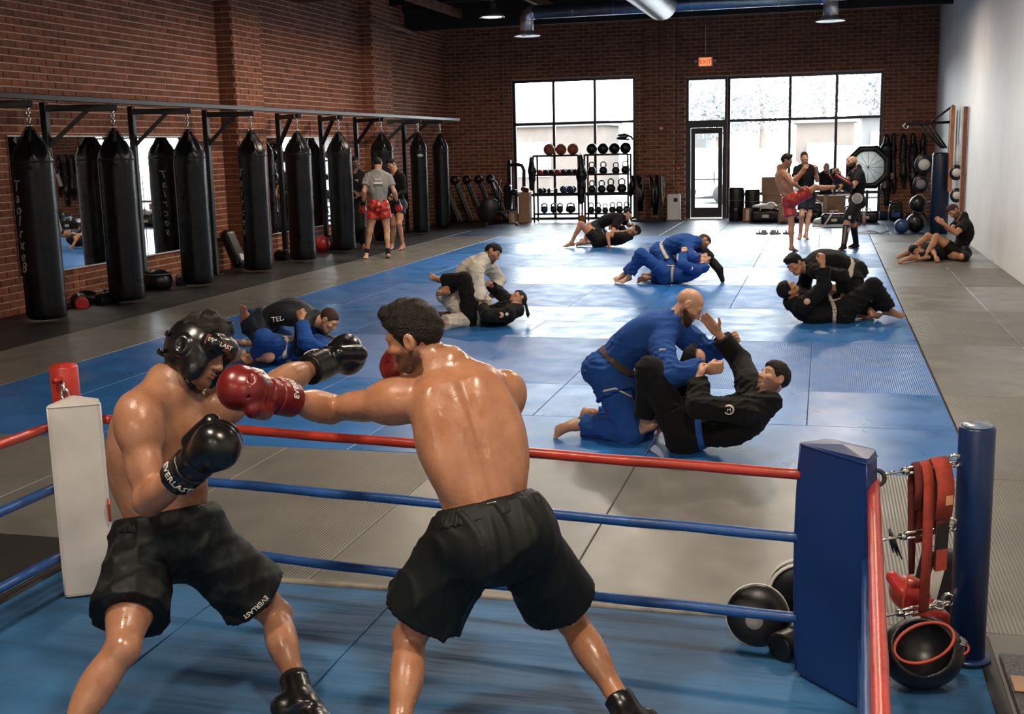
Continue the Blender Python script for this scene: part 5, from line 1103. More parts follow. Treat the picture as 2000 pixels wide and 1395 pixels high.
class Man:
    """a posed figure: joints -> skin primitives, garments grown from the same primitives"""
    def __init__(s, jd, h, face, build=1.0, belly=0, curl=.02, hands=('grip', 'grip'), feet='bare', detail=.011, shoulders=1.0, face_up=None, arm=1.0, pn=(None, None), hdir=(None, None), muscles=0):
        s.j = {k: vx(v) for k, v in jd.items()}; s.s = h / 1.78; s.b = build; s.h = detail; S_ = s.s; j = s.j
        s.u = _n(j['nk'] - j['pel']); s.lat = _n(j['sr'] - j['sl']); s.latp = _n(j['hr'] - j['hl']); s.f = _n(np.cross(s.u, s.lat)); s.lat = _n(np.cross(s.f, s.u)); s.fp = _n(np.cross(s.u, s.latp)); s.latp = np.cross(s.fp, s.u)
        s.curl = curl; s.F = _n(face); hu = _n(face_up if face_up is not None else j['hd'] - j['nk']); hu = _n(hu - s.F * (hu @ s.F))
        s.U = hu; s.R = _n(np.cross(s.F, s.U)); s.HA = np.array([s.R, s.F, s.U])
        s.base = np.array([j['pel'][0], j['pel'][1], 0.0])
        s.hands = hands; s.feet = feet; s.pn = pn; s.hdir = hdir; s.muscles = muscles; s.belly = belly; s.armb = arm
        s.torso_p = s._torso(); s.arm_p = {c: s._arm(c) for c in 'lr'}; s.leg_p = {c: s._leg(c) for c in 'lr'}
        s.hand_p = {c: s._hand(c, hands[0 if c == 'l' else 1]) for c in 'lr'}; s.foot_p = {c: s._foot(c) for c in 'lr'}; s.head_p = s._head()
    def sp(s, t):
        a, b = s.j['pel'], s.j['nk']; c = (a + b) / 2 - s.f * s.curl * 2; return (1 - t) ** 2 * a + 2 * t * (1 - t) * c + t * t * b
    def ax(s, t):
        u = _n(s.sp(min(t + .05, 1.05)) - s.sp(t - .05)); l = _n(lerp(s.latp, s.lat, np.clip(t, 0, 1))); f = _n(np.cross(u, l)); l = np.cross(f, u); return l, f, u
    def at(s, t, x=0, y=0, z=0):
        l, f, u = s.ax(t); return s.sp(t) + (l * x + f * y + u * z) * s.s
    def te(s, t, off, r, k=.03, op='u', grow=0):
        l, f, u = s.ax(t); return ell(s.at(t, *off), (vx(r) + grow) * s.s, np.array([l, f, u]), k * s.s, op)
    def _torso(s):
        b = s.b; P = [s.te(.02, (0, 0, 0), (.158 * b, .112 * b, .12), .02), s.te(.30, (0, .005 + s.belly * .4, 0), (.136 * b, .102 * b + s.belly, .16), .04), s.te(.64, (0, .008, 0), (.160 * b, .116 * b, .19), .05), s.te(.84, (0, -.005, 0), (.15 * b, .09 * b, .10), .05)]
        for x in (-1, 1):
            P.append(s.te(-.04, (x * .078, -.065, 0), (.085, .085, .09), .04))
            P.append(s.te(.60, (x * .118 * b, -.02, 0), (.045, .075, .14), .04))
        for c in 'lr':
            sh = s.j['s' + c]; nk = s.j['nk']
            P.append(rcone(lerp(nk, sh, .25), sh, .058 * s.s, .056 * s.s, .05 * s.s)); P.append(rcone(nk + s.u * .06 * s.s - s.f * .015 * s.s, lerp(nk, sh, .85), .045 * s.s, .034 * s.s, .05 * s.s))
        if s.muscles:
            for x in (-1, 1):
                P.append(s.te(.75, (x * .074, .090, 0), (.080, .042, .060), .014)); P.append(s.te(.78, (x * .092, -.086, 0), (.056, .026, .082), .025))      # chest, shoulder blade
                P.append(s.te(.45, (x * .04, -.088, 0), (.034, .022, .26), .035)); P.append(s.te(.55, (x * .115, -.045, 0), (.05, .055, .16), .04)); P.append(s.te(.92, (x * .07, -.045, 0), (.075, .05, .06), .05))
                P.append(s.te(.48, (x * .034, .098, 0), (.032, .022, .035), .012)); P.append(s.te(.34, (x * .034, .095, 0), (.032, .022, .038), .012)); P.append(s.te(.18, (x * .034, .090, 0), (.030, .022, .045), .012)); P.append(s.te(.40, (x * .10, .045, 0), (.045, .05, .10), .02))
            l, f, u = s.ax(.5); a, b_ = s.at(.05, 0, -.128, 0), s.at(.88, 0, -.128, 0)
            P.append(rcone(a, s.at(.5, 0, -.124, 0), .006 * s.s, .006 * s.s, .025 * s.s, 's')); P.append(rcone(s.at(.5, 0, -.126, 0), b_, .006 * s.s, .006 * s.s, .025 * s.s, 's'))
        return P
    def _arm(s, c, g=0):
        j = s.j; S_ = s.s; sh, el, wr = j['s' + c], j['e' + c], j['w' + c]; b = (.5 + .5 * s.b) * s.armb
        P = [rcone(sh, el, .050 * S_ * b, .040 * S_, .03 * S_), rcone(el, wr, .041 * S_ * b, .027 * S_, .02 * S_)]
        d = _n(el - sh); q = wr - el; q = q - d * (q @ d); bi = _n(q) if np.linalg.norm(q) > .03 else s.f
        A = np.array([np.cross(d, bi), bi, d]); kk = .4 if s.muscles else 1; e_ = 1.12 if s.muscles else 1
        P.append(ell(lerp(sh, el, .12) , np.array([.060, .060, .086]) * S_ * b * e_, A, .05 * S_ * (.5 if s.muscles else 1)))
        P.append(ell(lerp(sh, el, .58) + bi * .018 * S_, np.array([.036, .036, .080]) * S_ * b * e_, A, .025 * S_ * kk)); P.append(ell(lerp(sh, el, .48) - bi * .020 * S_, np.array([.040, .034, .10]) * S_ * b * e_, A, .025 * S_ * kk))
        d2 = _n(wr - el); b2 = np.cross(d2, A[0]); A2 = np.array([_n(np.cross(b2, d2)), _n(b2), d2]); P.append(ell(lerp(el, wr, .25), np.array([.045, .040, .085]) * S_ * b, A2, .02 * S_))
        return P
    def _leg(s, c):
        j = s.j; S_ = s.s; h, k, a = j['h' + c], j['k' + c], j['a' + c]; b = (.4 + .6 * s.b) * (.6 + .4 * s.armb)
        d = _n(k - h); q = (a - k); q = q - d * (q @ d); bk = _n(q) if np.linalg.norm(q) > .05 else -s.fp
        A = np.array([_n(np.cross(d, bk)), bk, d]); P = [rcone(h, k, .086 * S_ * b, .055 * S_, .03 * S_), ell(lerp(h, k, .42) - bk * .014 * S_, np.array([.074, .066, .17]) * S_ * b, A, .03 * S_), ell(lerp(h, k, .5) + bk * .024 * S_, np.array([.060, .050, .15]) * S_ * b, A, .03 * S_)]
        P.append(ell(k - bk * .012 * S_, np.array([.050, .050, .055]) * S_, A, .02 * S_))
        d2 = _n(a - k); cb = d - d2 * (d @ d2)
        cb = _n(cb) * -1 if np.linalg.norm(cb) > .15 else None
        tf = _n(s.j['t' + c] - a)
        if cb is None: cb = -tf
        cb = -_n((h - k) - d2 * ((h - k) @ d2)) if False else cb
        # calf lies on the side the leg folds towards
        fold = (h - k); fold = fold - d2 * (fold @ d2); cb = _n(fold) if np.linalg.norm(fold) > .06 else _n(-tf - d2 * (-tf @ d2))
        A2 = np.array([_n(np.cross(d2, cb)), cb, d2])
        P += [rcone(k, a, .050 * S_, .034 * S_, .02 * S_), ell(lerp(k, a, .30) + cb * .020 * S_, np.array([.050, .046, .115]) * S_ * b, A2, .025 * S_)]
        return P
    def _foot(s, c):
        j = s.j; S_ = s.s; a, t, k = j['a' + c], j['t' + c], j['k' + c]; td = _n(t - a)
        su = (k - a); su = su - td * (su @ td); su = _n(su) if np.linalg.norm(su) > .02 else vx((0, 0, 1))
        # sole direction: foot long axis runs heel -> toe, a little flatter than ankle -> toe
        fd = _n(td + su * .22); su = _n(su - fd * (su @ fd)); la = np.cross(fd, su); A = np.array([la, fd, su]); e = .052 * S_
        heel = a - su * e * .8 - fd * .035 * S_; ball = a - su * (e + .004) + fd * .118 * S_; tip = a - su * (e + .010 * S_) + fd * .185 * S_
        s.ft = getattr(s, 'ft', {}); s.ft[c] = (heel, ball, tip, A)
        P = [ell(a, np.array([.036, .038, .045]) * S_, A, .02 * S_), ell(heel, np.array([.034, .042, .034]) * S_, A, .02 * S_), rcone(a + fd * .02 * S_ - su * .012 * S_, ball + su * .008 * S_, .036 * S_, .026 * S_, .025 * S_), ell(ball, np.array([.046, .052, .023]) * S_, A, .02 * S_), ell(lerp(heel, ball, .5), np.array([.036, .08, .024]) * S_, A, .02 * S_)]
        sg = 1 if c == 'l' else -1
        if s.feet == 'bare':
            for i, (x, L, r) in enumerate(((-.034, .064, .0125), (-.013, .060, .0095), (.004, .054, .009), (.019, .046, .0085), (.034, .036, .008))):
                x = -x * sg * S_ ; P.append(rcone(ball + la * x + fd * .025 * S_, ball + la * x * 1.12 + fd * L * S_ - su * .004 * S_, r * S_, r * S_ * .92, .007 * S_))
        else: P = [ell(a, np.array([.036, .038, .045]) * S_, A, .02 * S_), rcone(a - su * .02 * S_, lerp(heel, ball, .7) + su * .012 * S_, .028 * S_, .018 * S_, .02 * S_)]
        return P
    def hand_frame(s, c):
        i = 0 if c == 'l' else 1; w = s.j['w' + c]; d = _n(s.hdir[i]) if s.hdir[i] is not None else _n(w - s.j['e' + c])
        p = vx(s.pn[i]) if s.pn[i] is not None else (s.sp(.7) + s.f * .25 - w); p = p - d * (p @ d); p = _n(p) if np.linalg.norm(p) > .02 else _n(np.cross(d, s.lat)); th = np.cross(d, p) * (1 if c == 'r' else -1); return w, d, p, th
    def _hand(s, c, kind):
        if kind in ('glove', None): return []
        S_ = s.s; w, d, p, th = s.hand_frame(c); A = np.array([th, d, p]); P = [rbox(w + d * .052 * S_, np.array([.040, .050, .016]) * S_, A, .014 * S_, .02 * S_), ell(w + d * .035 * S_ + th * .028 * S_ + p * .008 * S_, np.array([.02, .032, .018]) * S_, A, .012 * S_)]
        cu = {'open': .12, 'relax': .45, 'grip': .78, 'fist': 1.0}[kind]
        for i, (x, L) in enumerate(((.030, .072), (.010, .080), (-.010, .074), (-.029, .058))):
            q = w + (d * .098 + th * x) * S_ - d * (.008 if i == 3 else 0) * S_; a = 0; r = .0095 * S_
            spread = th * x * (1.6 if kind == 'open' else .2)
            for f_, ang in ((.46, 78), (.30, 95), (.24, 62)):
                a += math.radians(ang) * cu; dd = _n(d * math.cos(a) + p * math.sin(a) + spread); q2 = q + dd * L * f_ * S_; P.append(rcone(q, q2, r, r * .93, .004 * S_)); q = q2; r *= .93
        q = w + (d * .028 + th * .034 + p * .006) * S_
        t1 = _n(th * .75 + d * .65 + p * .2) if cu < .6 else _n(th * .35 + d * .75 + p * .55); t2 = _n(th * .45 + d * .9 + p * .1) if cu < .6 else _n(-th * .5 + d * .7 + p * .5)
        q2 = q + t1 * .042 * S_; P.append(rcone(q, q2, .013 * S_, .011 * S_, .008 * S_)); P.append(rcone(q2, q2 + t2 * .036 * S_, .011 * S_, .0095 * S_, .004 * S_))
        return P
    def hp(s, x, y, z): return s.j['hd'] + (s.R * x + s.F * y + s.U * z) * s.s
    def he(s, c, r, k=.012, op='u'): return ell(s.hp(*c), vx(r) * s.s, s.HA, k * s.s, op)
    def hc(s, a, b, ra, rb, k=.01, op='u'): return rcone(s.hp(*a), s.hp(*b), ra * s.s, rb * s.s, k * s.s, op)
    def _head(s):
        P = [s.he((0, -.014, .030), (.075, .095, .086), .01), s.he((0, .028, -.030), (.058, .060, .082), .03), s.he((0, .030, -.072), (.046, .046, .040), .02)]
        for x in (-1, 1):
            P += [s.hc((x * .052, -.005, -.05), (x * .030, .058, -.092), .020, .020, .02), s.he((x * .045, .058, -.022), (.022, .024, .018), .02)]       # jaw, cheekbone
        P += [s.hc((0, .064, -.100), (0, .068, -.098), .021, .019, .02), s.hc((-.038, .072, .022), (.038, .072, .022), .015, .015, .015)]                # chin, brow
        for x in (-1, 1): P.append(s.he((x * .031, .094, .002), (.018, .017, .011), .012, 's'))
        for x in (-1, 1): P.append(s.he((x * .031, .074, .003), (.014, .013, .012), .004))
        P += [s.hc((0, .083, .014), (0, .104, -.026), .0085, .0115, .010), s.he((-.012, .092, -.032), (.010, .011, .008), .006), s.he((.012, .092, -.032), (.010, .011, .008), .006)]
        P += [s.he((0, .086, -.056), (.024, .012, .0065), .006), s.he((0, .084, -.067), (.022, .012, .007), .006), s.he((0, .098, -.0615), (.026, .010, .0022), .004, 's')]
        for x in (-1, 1):
            P += [s.he((x * .077, -.012, -.004), (.011, .021, .032), .006), s.he((x * .086, -.008, .0), (.006, .011, .018), .006, 's')]
        nb = s.j['nk'] - s.u * .03 * s.s
        s.neck_p = [rcone(nb, s.hp(0, -.020, -.045), .064 * s.s * (.6 + .4 * s.b), .056 * s.s, .03 * s.s), rcone(s.j['nk'] + s.f * .03 * s.s, s.hp(0, .01, -.07), .046 * s.s, .044 * s.s, .03 * s.s)]
        return s.neck_p + P
    def prims(s): return s.torso_p + s.arm_p['l'] + s.arm_p['r'] + s.leg_p['l'] + s.leg_p['r'] + s.foot_p['l'] + s.foot_p['r'] + s.head_p + s.hand_p['l'] + s.hand_p['r']
    def loc(s, V): return (V - s.j['hd']) @ s.HA.T / s.s
    def body(s, parent, skin, beard=0, brow=1.0, lips=(.82, .55, .55), beardcol=(.16, .13, .12), eyes=True, chest=0, cover=1.0):
        """one continuous skin mesh, meshed finer at head, hands and feet"""
        pr = s.prims(); fine = [(s.j['hd'], .15 * s.s)] + [(s.j['w' + c] + s.hand_frame(c)[1] * .09, .11 * s.s) for c in 'lr' if s.hand_p[c]] + [(s.j['a' + c] * .4 + s.j['t' + c] * .6, .14 * s.s) for c in 'lr' if s.feet == 'bare']
        def inside(bc, m): o = np.zeros(len(bc), bool); 
        def kf(bc, H):
            o = np.zeros(len(bc), bool)
            for c, r in fine: o |= np.linalg.norm(bc - c, axis=1) < r + H * .9
            return o
        def kc(bc, H):
            o = np.ones(len(bc), bool)
            for c, r in fine: o &= ~(np.linalg.norm(bc - c, axis=1) < r - H * .9)
            return o
        hf = max(s.h * .58, .0044) if s.muscles and s.h < .01 else max(s.h * .68, .0060)
        V1, Q1 = surf(pr, s.h * cover, keep=kc); V2, Q2 = surf(pr, hf, keep=kf)
        V = np.concatenate([V1, V2]); Q = np.concatenate([Q1, Q2 + len(V1)])
        col = np.ones((len(V), 4)); L_ = s.loc(V); x, y, z = L_[:, 0], L_[:, 1], L_[:, 2]; ax_ = np.abs(x)
        def mulc(w_, c): 
            for i in range(3): col[:, i] *= 1 - w_ * (1 - c[i])
        def soft(d, w0): return np.clip(1 - d / w0, 0, 1)
        mulc(soft(np.sqrt((x / .026) ** 2 + ((y - .09) / .03) ** 2 + ((z + .0615) / .012) ** 2), 1.2), lips)
        if brow: mulc(brow * soft(np.abs(z - (.026 + .1 * (ax_ - .03) * (ax_ < .034) - .12 * (ax_ - .034) * (ax_ >= .034))) / .0075 + 5 * (np.maximum(ax_ - .05, 0) / .02 + np.maximum(.012 - ax_, 0) / .01) + (y < .05) * 5, 1.2), (.2, .17, .15))
        if beard:
            w_ = np.clip((-.028 - z + .0 * y) / .012, 0, 1) * (y > -.03) * (z > -.14) * (y < .2) * (ax_ < .09); mou = soft(np.sqrt((x / .028) ** 2 + ((z + .0615) / .013) ** 2), 1.1); chk = np.clip((.062 - ax_) / .02, 0, 1) * np.clip((z + .055) / .02, 0, 1) * (y > .06)
            mus = soft(np.abs(z + .046) / .010 + np.maximum(ax_ - .028, 0) / .01, 1) * (y > .05)
            w_ = np.clip(np.maximum(w_ * (1 - chk), mus) * (1 - mou), 0, 1); mulc(w_ * beard, beardcol)
        if eyes:
            for sx in (-1, 1):
                de = np.sqrt(((x - sx * .031) / .016) ** 2 + ((z - .003) / .0075) ** 2) + (y < .06) * 9; mulc(soft(de, 1.3), (.5, .42, .4)); di = np.sqrt(((x - sx * .031) / .0075) ** 2 + ((z - .003) / .007) ** 2) + (y < .06) * 9; mulc(soft(di, 1.3), (.12, .10, .10))
        if s.muscles:
            for sx in (-1, 1):
                c = s.at(.69, sx * .085, .128, 0); mulc(soft(np.linalg.norm(V - c, axis=1) / .017, 1), (.55, .38, .36))
        if s.muscles and chest:
            c = s.at(.74, 0, .12, 0); mulc(chest * soft(np.linalg.norm((V - c) @ np.array(s.ax(.74)).T / vx((.13, .09, .11)), axis=1), 1.1), (.55, .46, .40))
        o = obj('body', np_mesh('body', V - s.base, Q, skin, col), parent); return o
    # ---------------------------------------------------------------- hair
    def hair(s, parent, m, kind='short', name='hair'):
        h = max(s.h * .62, .0044); top = {'short': .012, 'buzz': .003, 'curly': .034, 'full': .024, 'tied': .008}[kind]; am = {'short': .003, 'buzz': .0006, 'curly': .011, 'full': .005, 'tied': .0015}[kind]; sd = {'buzz': .002, 'curly': .008}.get(kind, .0045)
        P = [s.he((0, -.014, .030), (.075 + sd, .095 + sd, .086 + sd), .01)]
        if top > .005: P.append(s.he((0, .002, .060), (.066 + top * .3, .082 + top * .45, .058 + top), .02))
        if kind == 'full': P += [s.he((0, .070, .108), (.050, .030, .024), .02)]
        def clip(p):
            q = (p - s.j['hd']) @ s.HA.T / s.s; zh = np.interp(q[..., 1], [-.13, -.075, -.045, -.02, .012, .035, .055, .082, .13], [-.088, -.078, -.052, -.030, -.024, .008, .044, .062, .070]); return (zh - q[..., 2]) * .75 * s.s
        def ear(p): q = (p - s.j['hd']) @ s.HA.T / s.s; return (.026 - np.sqrt(((np.abs(q[..., 0]) - .083) / 1.3) ** 2 + (q[..., 1] + .010) ** 2 + (q[..., 2] + .004) ** 2)) * s.s
        def disp(p):
            o = am * s.s * (noise3(p, 150 / s.s, 3) + .8 * noise3(p, 75 / s.s, 5))
            if kind == 'curly': o = o - .006 * np.abs(np.sin(p @ vx((70., 40, 55)) + 3 * noise3(p, 40, 8)))
            return o
        if kind == 'tied':
            b = s.hp(0, -.108, .02); t_ = b + (-s.F * .05 - vx((0, 0, 1)) * .10) * s.s; P += [ell(b, vx((.02, .02, .02)) * s.s, None, .015), rcone(b - s.F * .015, t_, .016 * s.s, .022 * s.s, .01), rcone(t_, t_ - vx((0, 0, .05)) * s.s, .022 * s.s, .006 * s.s, .015)]
            c0 = clip
            def clip(p): q = (p - s.j['hd']) @ s.HA.T / s.s; return np.where(q[..., 1] < -.105, -1., c0(p))
        return sdf_obj(name, P, h, m, parent, s.base, disp, [clip, ear], single=True)
    def beard_mesh(s, parent, m, th=.006):
        P = [s.he((0, .036, -.078), (.052 + th, .050 + th, .044 + th), .02), s.hc((-.055, 0, -.045), (-.030, .062, -.092), .02 + th, .021 + th, .02), s.hc((.055, 0, -.045), (.030, .062, -.092), .02 + th, .021 + th, .02), s.hc((0, .066, -.10), (0, .07, -.112), .022 + th, .02, .02)]
        def clip(p): q = (p - s.j['hd']) @ s.HA.T / s.s; return np.maximum(np.maximum((q[..., 2] + .035 + .3 * np.maximum(q[..., 1] - .03, 0)), -(q[..., 1] + .012)), .013 - np.sqrt((q[..., 0] / 2.2) ** 2 + (q[..., 2] + .0615) ** 2)) * s.s
        def disp(p): return .002 * noise3(p, 150, 2)
        return sdf_obj('beard', P, max(s.h * .5, .0045), m, parent, s.base, disp, [clip], single=True)
    # ---------------------------------------------------------------- garments
    def wr(s, amp=.006, sc=26, seed=1, upright=1.0, pw=3):
        """cloth folds: sharp ridges that wander, over a soft swell"""
        r = np.random.RandomState(seed); W = []
        for i in range(3): w_ = r.normal(size=3); w_ = w_ * vx((1, 1, upright)); W.append(w_ / np.linalg.norm(w_) * sc * (1.5 + .5 * i))
        def disp(p):
            n1 = noise3(p, sc * .55, seed); o = .7 * n1; g = np.clip(noise3(p, sc * .4, seed + 3) * 1.6 + .55, 0, 1)
            for i, w_ in enumerate(W): o = o - g * 1.1 * (1 - np.abs(np.sin(p @ w_ + 2.4 * n1 + i))) ** pw
            return amp * s.s * o
        return disp
    def sleeve(s, c, to, r0, r1, r2=None, flat=False):
        sh, el, wr_ = s.j['s' + c], s.j['e' + c], s.j['w' + c]; S_ = s.s; r2 = r2 or r1; P = []
        if to <= 1: P.append(fcone(lerp(sh, el, -.05), lerp(sh, el, to), r0 * S_, r1 * S_, .03 * S_))
        else: P += [rcone(sh, el, r0 * S_, r1 * S_, .03 * S_), fcone(el, lerp(el, wr_, to - 1), r1 * S_, r2 * S_, .03 * S_), ell(el, vx((r1, r1, r1)) * S_ * 1.02, None, .02)]
        return P
    def trouser(s, c, to, r0, r1, r2=None):
        h, k, a = s.j['h' + c], s.j['k' + c], s.j['a' + c]; S_ = s.s; r2 = r2 or r1
        if to <= 1: return [fcone(lerp(h, k, -.06), lerp(h, k, to), r0 * S_, r1 * S_, .035 * S_)]
        return [rcone(h, k, r0 * S_, r1 * S_, .03 * S_), fcone(k, lerp(k, a, to - 1), r1 * S_, r2 * S_, .03 * S_), ell(k, vx((r1, r1, r1)) * S_ * 1.03, None, .02)]
    def plane(s, t, sign, lift=0):
        l, f, u = s.ax(t); c = s.sp(t) + u * lift
        def fn(p): return ((p - c) @ u) * sign
        return fn
    def neckhole(s, r=.062, drop=0):
        a = s.j['nk'] + s.f * .02 * s.s - s.u * drop; return rcone(a, s.hp(0, .0, -.05), r * s.s, (r + .02) * s.s, .01, 's')
    def top(s, parent, m, kind, name=None, trim=None):
        """shirts and jackets"""
        S_ = s.s; P = []; h = s.h
        if kind == 'gi':
            P = infl(s.torso_p, .020 * S_) + s.sleeve('l', 1.80, .084, .074, .070) + s.sleeve('r', 1.80, .084, .074, .070) + s.trouser('l', .36, .122, .128) + s.trouser('r', .36, .122, .128)
            d = s.wr(.010, 24, 2); nh = [s.neckhole(.064, .01 * S_), s.te(.86, (0, .14, 0), (.028, .06, .11), .02, 's')]; cl = []
        elif kind == 'tee':
            P = infl(s.torso_p, .014 * S_) + s.sleeve('l', .60, .076, .078) + s.sleeve('r', .60, .076, .078) + [s.te(.0, (0, 0, 0), (.176 * s.b, .135, .14), .04)]
            d = s.wr(.007, 22, 3); nh = [s.neckhole(.066, .0)]; cl = [s.plane(-.07, -1)]
        elif kind == 'rash':
            P = infl(s.torso_p, .006 * S_) + infl(s.arm_p['l'], .005 * S_) + infl(s.arm_p['r'], .005 * S_); d = s.wr(.002, 30, 4); nh = [s.neckhole(.06, -.02)]; cl = [s.plane(.0, -1)]
        P = P + nh
        o = sdf_obj(name or {'gi': 'gi_jacket', 'tee': 't_shirt', 'rash': 'rash_guard'}[kind], P, h, m, parent, s.base, d, cl, smooth=2, single=True)
        s.top_p = P; return o
    def belt(s, parent, m, t=.17, tails=True, w=.021):
        P = infl([q for q in s.top_p if q['op'] == 'u'], .011 * s.s); l, f, u = s.ax(t); c = s.sp(t)
        def slab(p): return np.abs((p - c) @ u) - w * s.s
        o = sdf_obj('belt', P, min(s.h, .010), m, parent, s.base, None, [slab, lambda p: np.linalg.norm(p - c, axis=-1) - .30 * s.s])
        if tails:
            k = s.at(t, 0, .142 + s.belly, 0); K = [ell(k, vx((.03, .02, .024)) * s.s, np.array([l, f, u]), .01)]
            for x, L in ((-1, .20), (1, .22)):
                e = k + (l * x * .05 - u * L + f * .02) * s.s; e[2] = max(e[2], .02); K.append(rbox((k + e) / 2, (.006 * s.s, .019 * s.s, np.linalg.norm(e - k) / 2), np.array([_n(np.cross(e - k, l)), _n(l - _n(e - k) * (l @ _n(e - k))), _n(e - k)]), .004, .008))
            sdf_obj('belt_knot', K, min(s.h * .7, .007), m, o, s.base)
        return o
    def lapel(s, parent, m):
        """folded collar running round the neck and down to the belt"""
        for sx in (-1, 1):
            pts = [s.at(1.02, 0, -.085, .025), s.at(1.0, sx * .058, -.05, .03), s.at(.97, sx * .078, .02, .01), s.at(.86, sx * .060, .105, 0), s.at(.70, sx * .034, .148 * .5 + .5 * .142 * s.b, 0), s.at(.50, -sx * .004, .138 * s.b, 0), s.at(.30, -sx * .03, .132 * s.b + s.belly, 0)]
            K = [rcone(pts[i], pts[i + 1], .018 * s.s, .018 * s.s, .012) for i in range(len(pts) - 1)]
            sdf_obj('lapel', K, min(s.h * .8, .009), m, parent, s.base)
    def bottom(s, parent, m, kind, name=None, length=None, flare=None, seed=5):
        S_ = s.s; P = []; hip = [q for q in s.torso_p[:1]] + [s.torso_p[4], s.torso_p[6]]
        if kind == 'gi':
            P = infl(hip, .022 * S_) + s.trouser('l', 1.84, .112, .090, .082) + s.trouser('r', 1.84, .112, .090, .082); d = s.wr(.010, 22, seed); cl = [s.plane(.22, 1)]
        elif kind == 'tights':
            P = infl(hip, .008 * S_) + infl(s.leg_p['l'], .006 * S_) + infl(s.leg_p['r'], .006 * S_); d = s.wr(.002, 30, seed); cl = [s.plane(.2, 1)]
        else:
            L_ = length or .62; fl_ = flare or .105
            L0 = L_; L_ = L_ + .08
            P = infl(hip, .016 * S_) + [s.te(-.03, (0, -.045, 0), (.165 * s.b, .115, .13), .05), s.te(.10, (0, 0, 0), (.158 * s.b + .012, .115 * s.b + .012, .12), .03)] + s.trouser('l', L_, .108, fl_) + s.trouser('r', L_, .108, fl_); d = s.wr(.010, 15, seed, .3, 2); cl = [s.plane(.20, 1), s.hems(L0)]
        s.bot_p = P; return sdf_obj(name or {'gi': 'gi_trousers', 'tights': 'leggings', 'shorts': 'shorts'}[kind], P, s.h, m, parent, s.base, d, cl, smooth=5, single=True)
    def hems(s, to):
        """cuts each trouser leg straight across"""
        H = []
        for c in 'lr': h, k = s.j['h' + c], s.j['k' + c]; L_ = np.linalg.norm(k - h); H.append((h, (k - h) / L_, L_))
        def fn(p):
            o = []; r = []
            for h, d, L_ in H: q = p - h; x = q @ d; o.append(x - to * L_); r.append(np.linalg.norm(q - np.clip(x, 0, L_ * 1.2)[..., None] * d, axis=-1))
            return np.where(r[0] < r[1], o[0], o[1])
        return fn
    def waistband(s, parent, m, t=.15, w=.024, dg=.003):
        P = infl([q for q in s.bot_p if q['op'] == 'u'], dg * s.s); l, f, u = s.ax(t); c = s.sp(t)
        def slab(p): return np.abs((p - c) @ u) - w * s.s
        def disp(p): q = p - c; a = np.arctan2(q @ f, q @ l); return .0022 * np.sin(a * 60)
        return sdf_obj('waistband', P, min(s.h, .008), m, parent, s.base, disp, [slab])
    def cuff(s, parent, name, m, which, t0, t1, r0, r1, seg='ka', h=None):
        a, b = s.j[seg[0] + which], s.j[seg[1] + which]; return sdf_obj(name, [fcone(lerp(a, b, t0), lerp(a, b, t1), r0 * s.s, r1 * s.s, .01)], h or min(s.h, .009), m, parent, s.base, s.wr(.002, 40, 3))
    def shoe(s, parent, m, c, name='boot', high=.10, lacem=None):
        heel, ball, tip, A = s.ft[c]; a = s.j['a' + c]; k = s.j['k' + c]; S_ = s.s; up = _n(k - a)
        P = [fcone(a - up * .04 * S_, a + up * high * S_, .054 * S_, .051 * S_, .02), ell(heel, vx((.044, .054, .047)) * S_, A, .02), rcone(a + A[1] * .03 * S_ - A[2] * .005, ball + A[2] * .014, .049 * S_, .041 * S_, .03), ell(ball, vx((.056, .066, .038)) * S_, A, .02), rcone(ball + A[2] * .004, tip + A[1] * .02, .042 * S_, .034 * S_, .03)]
        o = sdf_obj(name, P, min(s.h, .008), m, parent, s.base, s.wr(.0015, 50, 2))
        sole = [vx(heel) - A[2] * .036 * S_ - A[1] * .02, vx(ball) - A[2] * .03 * S_, vx(tip) - A[2] * .022 * S_ + A[1] * .02]
        if lacem is not None:
            for q in range(4):
                z = lerp(a + A[1] * .055 * S_ + A[2] * .004, ball + A[2] * .052 * S_, q / 4); MB().tube([Vector(z - A[0] * .03 - A[2] * .012 - s.base), Vector(z + A[2] * .003 - s.base), Vector(z + A[0] * .03 - A[2] * .012 - s.base)], .003, 6).build('lace', lacem, o)
        return o
    def glove(s, parent, m, c, cuffm=None, sc=1.15, name='boxing_glove', h=None):
        w, d, p, th = s.hand_frame(c); A = np.array([th, d, p]); S_ = s.s * sc; q = w - d * .01
        P = [fcone(q - d * .05 * S_, q + d * .05 * S_, .047 * S_, .050 * S_, .02), ell(q + d * .115 * S_, vx((.060, .080, .056)) * S_, A, .03), ell(q + (d * .150 - p * .012) * S_, vx((.063, .055, .052)) * S_, A, .03), ell(q + (d * .135 + p * .036) * S_, vx((.056, .050, .038)) * S_, A, .012)]
        P += [rcone(q + (d * .055 + th * .048 + p * .018) * S_, q + (d * .125 + th * .050 + p * .050) * S_, .027 * S_, .027 * S_, .010), rcone(q + (d * .16 + p * .055 - th * .045) * S_, q + (d * .16 + p * .055 + th * .02) * S_, .006, .006, .012, 's')]
        o = sdf_obj(name, P, h or min(s.h * .8, .008), m, parent, s.base, s.wr(.0012, 45, 6))
        cf = sdf_obj('cuff', [fcone(q - d * .062 * S_, q + d * .018 * S_, .0515 * S_, .054 * S_, .01)], h or min(s.h * .8, .008), cuffm or m, o, s.base)
        return o, (q, d, p, th, S_)
POSE = {}
